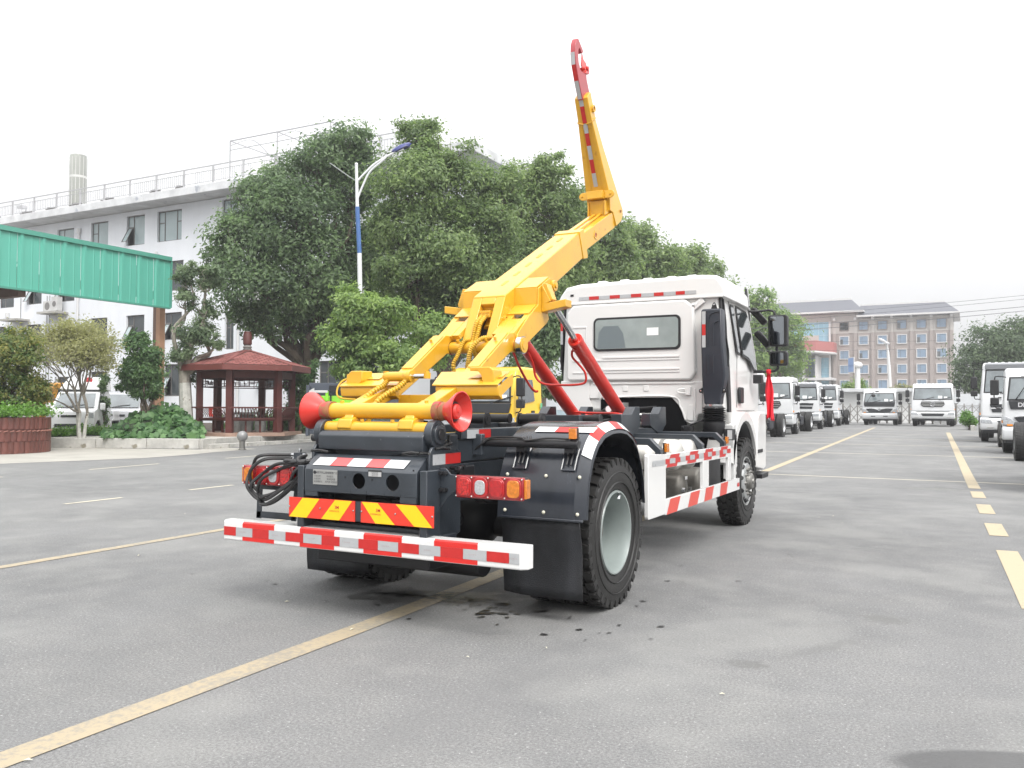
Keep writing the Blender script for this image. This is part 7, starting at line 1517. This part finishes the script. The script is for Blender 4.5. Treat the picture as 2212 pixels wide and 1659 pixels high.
for z0,z1,mm_ in ((2.25,2.39,SIL),(2.13,2.25,STR),(2.0,2.13,SIL)): B(mm_).box(.800,.838,3.635,3.6385,z0,z1).build('reflective_strip',du,smooth=False)
m=MB().use(BLACKP); m.slab([(.88,2.42),(.90,2.48),(.915,2.495),(.93,2.48),(.95,2.42)],'y',3.70,3.71); m.slab([(.745,1.545),(.79,1.57),(.79,1.50),(.75,1.515)],'y',3.70,3.71).slab([(1.0,1.57),(1.045,1.55),(1.05,1.515),(.99,1.50)],'y',3.70,3.71); m.use(STEEL)
for x,z in ((.914,2.465),(.768,1.533),(1.02,1.537)): m.cyl((x,3.70,z),(x,3.688,z),.010,n=8)
m.build('duct_brackets',du,bev=.002)
m=MB().use(STEEL).cyl((.892,3.765,1.365),(.892,3.765,1.388),.093,n=28); m.build('hose_clamp',du)
prof=[(0,.098)]
for i in range(7): prof+=[(.010+i*.024,.100),(.021+i*.024,.128)]
prof+=[(.180,.11)]
m=MB().use(BLACKP); m.lathe((.892,3.77,1.365),(0,0,-1),[(h_*1.0,r_) for h_,r_ in prof],32); m.build('bellows',T)
m=MB().use(BLACKP); m.lathe((.892,3.77,1.20),(0,0,-1),[(0,.118),(.03,.122),(.12,.108),(.20,.05)],28); m.build('intake_elbow',T)
m=MB().use(BLACKP); m.tube([(.60,3.7,1.14),(.80,3.72,1.22)],.012,6).box(.56,.66,3.66,3.8,1.02,1.15).box(1.00,1.10,3.75,3.88,1.0,1.12).cyl((.58,3.66,1.13),(.58,3.64,1.13),.015,n=8); m.build('mount_bracket',T,bev=.004)
B(mat('work_lamp_glass',(.5,.5,.5),.2)).box(1.045,1.095,3.745,3.749,1.01,1.11).build('work_lamp',T)
# mirrors (right side and left side)
for s in (-1,1):
    cx=s*1.285; yy=5.28
    m=MB().use(BLACKP); m.slab(rr4(cx-.115,cx+.115,2.105,2.49,.03,0),'y',yy-.02,yy+.09); mi=m.build('mirror',T,bev=.012)
    B(MIRR).slab(rr4(cx-.092,cx+.075,2.125,2.47,.02,0),'y',yy-.024,yy-.019).build('mirror_glass',mi)
    m=MB().use(BLACKP); m.slab(rr4(cx-.10,cx+.115,1.865,2.045,.03,0),'y',yy-.02,yy+.08); m.build('lower_mirror',mi,bev=.012)
    B(MIRR).slab(rr4(cx-.08,cx+.07,1.885,2.025,.02,0),'y',yy-.024,yy-.019).build('lower_mirror_glass',mi)
    B(BLACKP).tube(spline([(s*.94,5.25,2.55),(s*1.05,5.28,2.545),(s*1.17,5.3,2.555),(s*1.235,5.3,2.53),(s*1.245,5.3,2.45)],5),.014,8).build('mirror_arm',mi); B(BLACKP).tube([(s*1.265,5.3,2.13),(s*1.27,5.3,1.98)],.016,8).build('mirror_arm',mi); B(BLACKP).tube(spline([(s*1.28,5.3,1.88),(s*1.275,5.3,1.83),(s*1.22,5.3,1.80),(s*1.05,5.28,1.795)],5),.015,8).box(*sorted((s*.99,s*1.10)),5.26,5.34,1.78,1.815).build('mirror_arm',mi,bev=.004); B(BLACKP).box(*sorted((s*1.0,s*1.10)),5.20,5.32,1.65,1.755).build('arm_bracket',mi,bev=.004)
    for (a,b) in (((s*.97,5.30,2.58),(s*1.11,5.42,2.40)),((s*1.0,5.40,2.30),(s*1.14,5.48,2.12))):
        a=Vector(a);b=Vector(b); d_=(b-a); B(BLACKP).obox((a+b)/2,d_/2,Vector((d_.z,0,-d_.x)).normalized()*.042,(0,.05,0)).build('kerb_mirror',T,bev=.02)
# red cloth tied to the lower mirror arm
rc=thing('red_cloth','bright red cloth tied on the lower mirror arm of the hook lift truck','cloth',(1.17,5.30,1.80))
m=MB().use(CLOTH); m.lathe((0,0,-.035),(0,0,1),[(0,.02),(.02,.034),(.045,.034),(.06,.02)],12); m.build('knot',rc)
m=MB().use(CLOTH); rows_=16; cols_=14; vs=[]
for j in range(rows_+1):
    f=j/rows_; z=-.03-.56*f; wdt=.018+.030*min(1,f*2.6)+.006*math.sin(f*6)
    for i in range(cols_+1):
        g_=i/cols_; xx=(g_-.5)*2*wdt+.015*f; yy=.022*math.sin(g_*11+f*3)*(.4+f)+.01*math.sin(f*9+g_*4); vs.append((xx,yy,z+ (.05*g_*f*(1 if i<8 else -.4)) ))
m.v=vs
for j in range(rows_):
    for i in range(cols_): a=j*(cols_+1)+i; m.f.append((a,a+1,a+cols_+2,a+cols_+1)); m.m.append(0)
c_o=m.build('cloth_tail',rc,angle=80); q=c_o.modifiers.new('thick','SOLIDIFY'); q.thickness=.003
# ================================================ far hotel (facade at y=170)
HT=mat('hotel_taupe',(.33,.285,.265),.85,var=.06,vs_=.4); HC=mat('hotel_cream',(.46,.43,.40),.85,var=.05,vs_=.4); HWT=mat('hotel_white_trim',(.62,.61,.60),.7)
HRF=mat('hotel_slate',(.10,.105,.125),.6,var=.15,vs_=2); HGL=mat('hotel_glass',(.20,.28,.38),.12,spec=.6,var=.1,vs_=.6); HCW=mat('hotel_curtain_glass',(.27,.50,.62),.12,spec=.6,var=.18,vs_=.3)
HRD=mat('hotel_canopy_red',(.40,.13,.12),.6)
ho=thing('hotel','brown and cream hotel block with grey hipped roof and blue glass wall','building',(-10,170,2.5))
m=MB().use(HT); m.box(-19.9,1.0,170,185,0,15.8); W(m.build('lower_wall',ho,smooth=False))
m=MB().use(HC); m.box(-19.9,1.02,169.97,185,15.8,18.6); m.box(-34,-20,169.98,185,0,19.6); m.box(-19.95,-15.1,169.9,185,15.8,19.6); W(m.build('upper_wall',ho,smooth=False))
cols=[-17.55,-14.1,-10.78,-7.45,-4.13,-.8]; rows=[17.15,14.4,11.68,8.85,5.98]
for i,cx in enumerate(cols):
    for j,cz in enumerate(rows):
        f=MB().use(HWT if j else mat('hotel_trim_brown',(.24,.20,.18),.8)); y0,y1=169.80,170.0 if j else 169.96; h=.88; t=.13
        f.box(cx-h,cx+h,y0,y1,cz+h-t,cz+h); f.box(cx-h,cx+h,y0,y1,cz-h,cz-h+t); f.box(cx-h,cx-h+t,y0,y1,cz-h+t,cz+h-t); f.box(cx+h-t,cx+h,y0,y1,cz-h+t,cz+h-t)
        wo=W(f.build('window',ho,smooth=False))
        B(HGL).box(cx-h+t,cx+h-t,169.90,169.95,cz-h+t,cz+h-t).build('pane',wo,smooth=False)
        B(mat('hotel_mullion',(.10,.12,.14),.6)).box(cx-.27,cx-.21,169.87,169.899,cz-h+t,cz+h-t).box(cx-h+t,cx-.27,169.87,169.899,cz+.22,cz+.27).build('mullion',wo,smooth=False)
        if (i*7+j*5)%4==1: B(GLS).box(cx-h+t,cx-.28,169.86,169.88,cz-h+t,cz+.2).build('open_pane',wo,smooth=False)
for px_ in (-19.3,-15.55,-12.45,-9.12,-5.8,-2.47,.85):
    W(B(mat('hotel_pilaster',(.33,.285,.265),.85)).box(px_-.28,px_+.28,169.72,169.97,0,15.8).build('pilaster',ho,smooth=False)); 
    W(B(HC).box(px_-.24,px_+.24,169.74,169.965,15.8,18.3).use(HWT).box(px_-.22,px_+.22,169.2,169.97,18.3,18.75).build('pilaster',ho,smooth=False))
W(B(HWT).box(-15.2,2.2,168.4,186,18.75,19.05).box(-34,-13.9,168.2,186,19.75,20.05).build('eaves',ho,smooth=False))
r=MB().use(HRF)
def hip(x0,x1,z0,zr_,y0,y1,inset,hipl=False):
    ym=(y0+y1)/2; vs=[(x0,y0,z0),(x1,y0,z0),(x1,y1,z0),(x0,y1,z0),(x0+(inset if hipl else 0),y0+5,zr_),(x1-inset,y0+5,zr_),(x1-inset,y1-5,zr_),(x0+(inset if hipl else 0),y1-5,zr_)]
    r.add(vs,[(0,1,5,4),(1,2,6,5),(2,3,7,6),(3,0,4,7),(4,5,6,7)])
hip(-15,2.1,19.05,21.4,168.5,186,2.4); hip(-34,-14,20.05,22.7,168.3,186,2.6); W(r.build('roof',ho,smooth=False))
W(B(HWT).box(-15,-.3,173.4,173.8,21.35,21.7).box(-34,-16.6,173.2,173.6,22.65,23.05).build('ridge',ho,smooth=False))
cw=MB().use(HCW); cw.box(-30,-20.3,169.9,169.97,5,18.1); cwo=W(cw.build('curtain_wall',ho,smooth=False))
g_=MB().use(mat('curtain_mullion',(.42,.60,.68),.5))
for x in np.arange(-30,-20.2,.97): g_.box(x-.035,x+.035,169.85,169.89,5,18.1)
for z in np.arange(5.6,18.1,1.25): g_.box(-30,-20.3,169.84,169.88,z-.035,z+.035)
g_.build('curtain_mullion',cwo,smooth=False)
B(HC).box(-25.2,-22.2,169.7,169.83,12.2,15.6).box(-24.8,-20.3,169.5,169.7,11.2,11.9).build('panel',cwo,smooth=False)
W(B(HWT).box(-20.35,-20.0,169.6,169.9,3,18.2).box(-24.4,-24.0,164,169.7,3,11.3).box(-22.1,-21.75,164,169.7,3,11.3).box(-24.4,-19.0,163.9,169.7,6.7,7.15).build('portal_frame',ho,smooth=False))
W(B(HRD).slab([(-27,160),(-21.4,160),(-18.9,166),(-18.9,169.6),(-27,169.6)],'z',12.0,13.9).use(HWT).slab([(-27.05,159.9),(-21.4,159.9),(-18.8,166),(-18.8,169.6),(-27.05,169.6)],'z',11.7,12.0).build('entrance_canopy',ho,smooth=False))
W(B(mat('portal_grey',(.25,.26,.25),.8)).box(-30,-24.4,164,169.7,3,11.6).build('entrance_wall',ho,smooth=False))
# ================================================ gate and things at the far end
GST=mat('gate_steel',(.26,.25,.235),.4,metal=.2)
gt=thing('folding_gate','stainless steel lattice folding gate across the far end of the lot','gate',(0,58.5,gz(58.5)))
x=-4.4
lat=MB().use(GST)
for i in range(24):
    xx=-4.4+i*.47
    for s in (-.12,.12):
        lat.tube([(xx,s,.15),(xx+.47,s,.75)],.018,5).tube([(xx+.47,s,.15),(xx,s,.75)],.018,5).tube([(xx,s,.75),(xx+.47,s,1.3)],.018,5).tube([(xx+.47,s,.75),(xx,s,1.3)],.018,5)
o=lat.build('lattice',gt); o['kind']='stuff'
for i in range(0,25,1):
    xx=-4.4+i*.47; B(GST).cyl((xx,0,.05),(xx,0,1.42),.035 if i%3 else .06,n=8).build('gate_post',gt)
gh=thing('gatehouse','low white flat roofed gatehouse behind the small light truck','building',(-2.2,66,gz(66)))
B(mat('gatehouse_white',(.72,.72,.71),.7,var=.05)).box(-3.6,3.2,0,3,0,2.35).build('wall',gh,smooth=False); B(BEDGE).box(-3.9,3.6,-.8,3.3,2.35,2.62).build('roof',gh,smooth=False,bev=.02)
B(GLS).box(-1.6,.2,-.03,-.005,1.0,1.9).build('window',gh,smooth=False)
def bush(label,u,v,ru,rv,dd,n,size,lm,tv=0,cat='bush'):
    c=pd(u,v,dd); s=dd/1849.19; t=thing('bush',label,cat,(c.x,c.y,max(0,c.z-rv*s)))
    crown([(c,ru*s,rv*s,1)],n,size,lm,t,name='foliage',shell=.6); m=MB().use(BARK)
    for q in range(4): m.tube([(c.x+random.uniform(-.1,.1),c.y,c.z-rv*s-.4),(c.x+random.uniform(-.3,.3)*ru*s,c.y,c.z)],.03,5)
    W(m.build('stem',t)); return t
bush('small rounded green tree behind the last truck of the left row',1850,838,22,14,75,2500,.22,LF_LIGHT)
bush('grey green hedge top between the two trucks at the far end',1955,846,26,14,78,2500,.22,LF_OLIVE)
bush('thin grey plant behind the gate',1838,880,10,18,70,500,.18,LF_OLIVE)
bush('bright green weeds at the kerb beside the right row of trucks',2094,902,15,13,46,2200,.13,LF_HERB,cat='weeds')
p=pd(2095,905,58); fw=thing('boundary_wall','white panel boundary wall behind the right row of trucks','wall',(p.x,p.y,.28))
WPN=mat('wall_panel_white',(.62,.64,.66),.7,var=.08)
for i in range(7): B(WPN).box(-.9+i*1.5+.01,.6+i*1.5-.01,-.04,.04,0,2.1).build('panel',fw,smooth=False)
for i in range(8): B(mat('fence_post_grey',(.42,.42,.42),.6)).box(-.93+i*1.5,-.87+i*1.5,-.1,-.045,0,1.5).build('post',fw,smooth=False)
B(mat('fence_post_grey',(.42,.42,.42),.6)).box(-.9,9.6,-.12,-.1,1.3,1.34).build('rail',fw,smooth=False)
a,b=pz(2074,909,.25),pz(2103,932,.2)
kb=thing('kerb','concrete kerb at the foot of the weeds in the right row','kerb',(0,0,0)); k_=6
for i in range(k_):
    f0,f1=i/k_,(i+1)/k_-.02; c=a.lerp(b,(f0+f1)/2); d=(b-a)/k_/2*.97
    B(CONC).obox((c.x,c.y,gz(c.y)+.1),(d.x,d.y,0),(d.y*.0+.10,0,0),(0,0,.13)).build('kerb_stone',kb,smooth=False)
# sign and street lamp
sp_=pd(1853,880,72); sg=thing('road_sign','blue and white road sign on a thick white pole','sign',(sp_.x,sp_.y,.28))
zt=pd(1853,790,72).z-.28
B(mat('pole_white',(.70,.70,.70),.5)).cyl((0,0,0),(0,0,zt),.26,.2,n=16).sphere((0,0,zt+.05),.42,14,8,.7).build('pole',sg)
z1,z0=pd(1847,772,72).z-.28,pd(1847,806,72).z-.28
SB=mat('sign_blue',(.25,.36,.60),.5)
m=MB().use(HWT); m.obox((-.45,-.4,(z0+z1)/2),(.30,-.55,0),(.02,.02,0),(0,0,(z1-z0)/2)); sb_=m.build('board',sg,smooth=False)
B(SB).obox((-.48,-.42,z1-.42),(.25,-.46,0),(.015,.01,0),(0,0,.36)).obox((-.48,-.42,z0+.38),(.25,-.46,0),(.015,.01,0),(0,0,.28)).build('blue_panel',sb_,smooth=False)
lp=pd(1922,880,86); l2=thing('street_lamp','white single arm street lamp in front of the brown hotel','street lamp',(lp.x,lp.y,.28))
P=[Vector(pd(u,v,86))-Vector(l2.location) for u,v in ((1925,879),(1921,800),(1918,760),(1915,745),(1909,738))]
P[0].z=0
B(mat('pole_white',(.70,.70,.70),.5)).tube(P[:3],0,10,[.2,.16,.13]).tube(spline(P[2:],5),.10,8).build('pole',l2)
q=P[-1]; B(mat('lamp_grey',(.45,.45,.46),.5)).obox(q+Vector((.05,-.2,0)),(.42,-.1,-.28),(.1,.22,0),(.04,0,.10)).build('lamp_head',l2,bev=.05,smooth=False)
wr=thing('power_lines','dark overhead power lines crossing in front of the far hotel','power line',tuple(pd(1900,700,70)))
for (u0,v0,u1,v1,sg_,r_) in ((1600,690,2300,629,3,.018),(1600,699,2300,637,3,.018),(1600,711,2300,654,3,.026),(1600,722,2300,663,3,.026),(1600,738,2300,732,2,.012),(1600,758,2300,748,2,.014)):
    pts=[Vector(pd(u0+(u1-u0)*f,v0+(v1-v0)*f+sg_*4*f*(1-f),70))-Vector(wr.location) for f in np.linspace(0,1,14)]
    B(mat('wire_dark',(.10,.10,.11),.7)).tube(pts,r_,4).build('wire',wr)
# ================================================ blue and white lamp post in the trees
d=28.6; lb=pd(783,920,d); LP=thing('lamp_post','white and blue lamp post with curved arms standing among the trees','lamp post',(lb.x,lb.y,.0))
PWH=mat('post_white',(.66,.67,.68),.4,coat=.2,var=.06); PBL=mat('post_blue',(.05,.13,.33),.4,coat=.2,var=.1,vs_=4); HB=mat('lamp_blue',(.03,.04,.18),.35,coat=.3)
def LPp(u,v): return Vector(pd(u,v,d))-Vector(LP.location)
b0=LPp(783,920); b0.z=0
B(PWH).tube([b0,LPp(776.5,547)],0,14,[.09,.075]).build('lower_pole',LP)
B(PBL).tube([LPp(776.5,547),LPp(771.8,447)],0,14,[.076,.074]).build('blue_section',LP)
B(PWH).tube([LPp(771.8,447),LPp(769.8,356)],0,14,[.058,.050]).sphere(LPp(769.8,355),.06,10,6).build('upper_pole',LP)
for s,pp in ((1,((771,392),(790,372),(812,352),(850,330),(872,322))),(1,((772,430),(782,405),(798,372),(820,352),(834,340))),(-1,((771,392),(752,380),(732,366),(712,352)))):
    B(PWH if s>0 else mat('arm_dull',(.25,.27,.26),.6)).tube(spline([LPp(*q) for q in pp],5),.034 if s>0 else .018,8).build('arm',LP)
h=LPp(868,320); ax=(LPp(891,309)-LPp(847,331)).normalized(); c2=Vector((.45,.88,.1)).normalized(); c3=ax.cross(c2).normalized()
m=MB().use(HB); n=20; vs=[];
for j,(zz,rr_h) in enumerate(((-.05,.7),(.02,1.0),(.09,.85),(.14,.4))):
    for i in range(n):
        t_=2*math.pi*i/n; vs.append(h+ax*math.cos(t_)*.35*rr_h+c2*math.sin(t_)*.15*rr_h+c3*(zz if c3.z>0 else -zz))
fs=[(j*n+i,j*n+(i+1)%n,(j+1)*n+(i+1)%n,(j+1)*n+i) for j in range(3) for i in range(n)]+[tuple(range(n))[::-1],tuple(range(3*n,4*n))]
m.add(vs,fs); m.build('lamp_head',LP); 
B(mat('lamp_lens',(.10,.11,.16),.3)).obox(h-c3*(.03 if c3.z>0 else -.03),ax*.22,c2*.09,c3*.02).build('lamp_lens',LP,smooth=False)
# hoarding with yellow lettering behind the trees, seen under the red cylinders
a=pd(1105,905,30); ho2=thing('hoarding','pale blue site hoarding with a yellow print behind the red cylinders','hoarding',(a.x,a.y,.1),yaw)
HBL=mat('hoarding_blue',(.42,.54,.60),.7,var=.1,vs_=2); HYE=mat('hoarding_yellow',(.66,.55,.22),.7)
for i in range(3): B(HBL).box(i*.8,i*.8+.79,-.02,.02,0,1.15).build('panel',ho2,smooth=False)
m=MB().use(HYE); m.tube([(.75,-.03,.95),(.95,-.03,.85),(1.1,-.03,.7),(1.2,-.03,.45),(1.1,-.03,.3)],.045,5); m.tube([(.75,-.03,.7),(.9,-.03,.62),(1.05,-.03,.5)],.035,5); m.tube([(.9,-.03,.35),(.95,-.03,.2),(1.3,-.03,.22)],.04,5); m.build('print',ho2)
# small red notice low on the white building
p=py(463,889,31.9); W(B(SIGNR).box(p.x-.5,p.x+.5,31.93,31.98,p.z-.3,p.z+.3).use(PAPER).box(p.x-.2,p.x+.2,31.92,31.93,p.z-.14,p.z+.1).build('notice',bl,smooth=False))
# fallen leaves and litter on the asphalt
random.seed(21)
lt=MB().use(mat('litter',(.55,.53,.42),.8)); 
for u,v in ((1080,1127),(1065,1125),(1180,1400),(760,1360),(1800,1115),(1770,1118),(1640,1060),(60,1643),(1010,1420),(400,1110),(300,1200),(1820,1130),(1560,1500),(620,1300)):
    p=pz(u,v,.006); r_=random.uniform(.006,.013); a_=random.random()*3; lt.add([(p.x+math.cos(a_)*r_*1.6,p.y+math.sin(a_)*r_*1.6,.008),(p.x-math.sin(a_)*r_*.6,p.y+math.cos(a_)*r_*.6,.014),(p.x-math.cos(a_)*r_*1.6,p.y-math.sin(a_)*r_*1.6,.007),(p.x+math.sin(a_)*r_*.6,p.y-math.cos(a_)*r_*.6,.012)],[(0,1,2,3)])
o=lt.build('litter',smooth=False); o['kind']='stuff'; o['label']='scattered small dry leaves and paper bits on the asphalt'; o['category']='litter'
# ================================================ air: thin even haze over the whole place
hz_=MB(); hz_.box(-260,90,-60,260,-1.5,95)
hm=bpy.data.materials.new('haze_air'); hm.use_nodes=True; t_=hm.node_tree; t_.nodes.clear()
o_=t_.nodes.new('ShaderNodeOutputMaterial'); v_=t_.nodes.new('ShaderNodeVolumePrincipled'); v_.inputs['Color'].default_value=(.93,.94,.96,1); v_.inputs['Density'].default_value=.0012; v_.inputs['Anisotropy'].default_value=0.2
t_.links.new(v_.outputs[0],o_.inputs['Volume'])
ho_=hz_.build('haze',smooth=False); ho_.data.materials.append(hm); ho_['kind']='stuff'
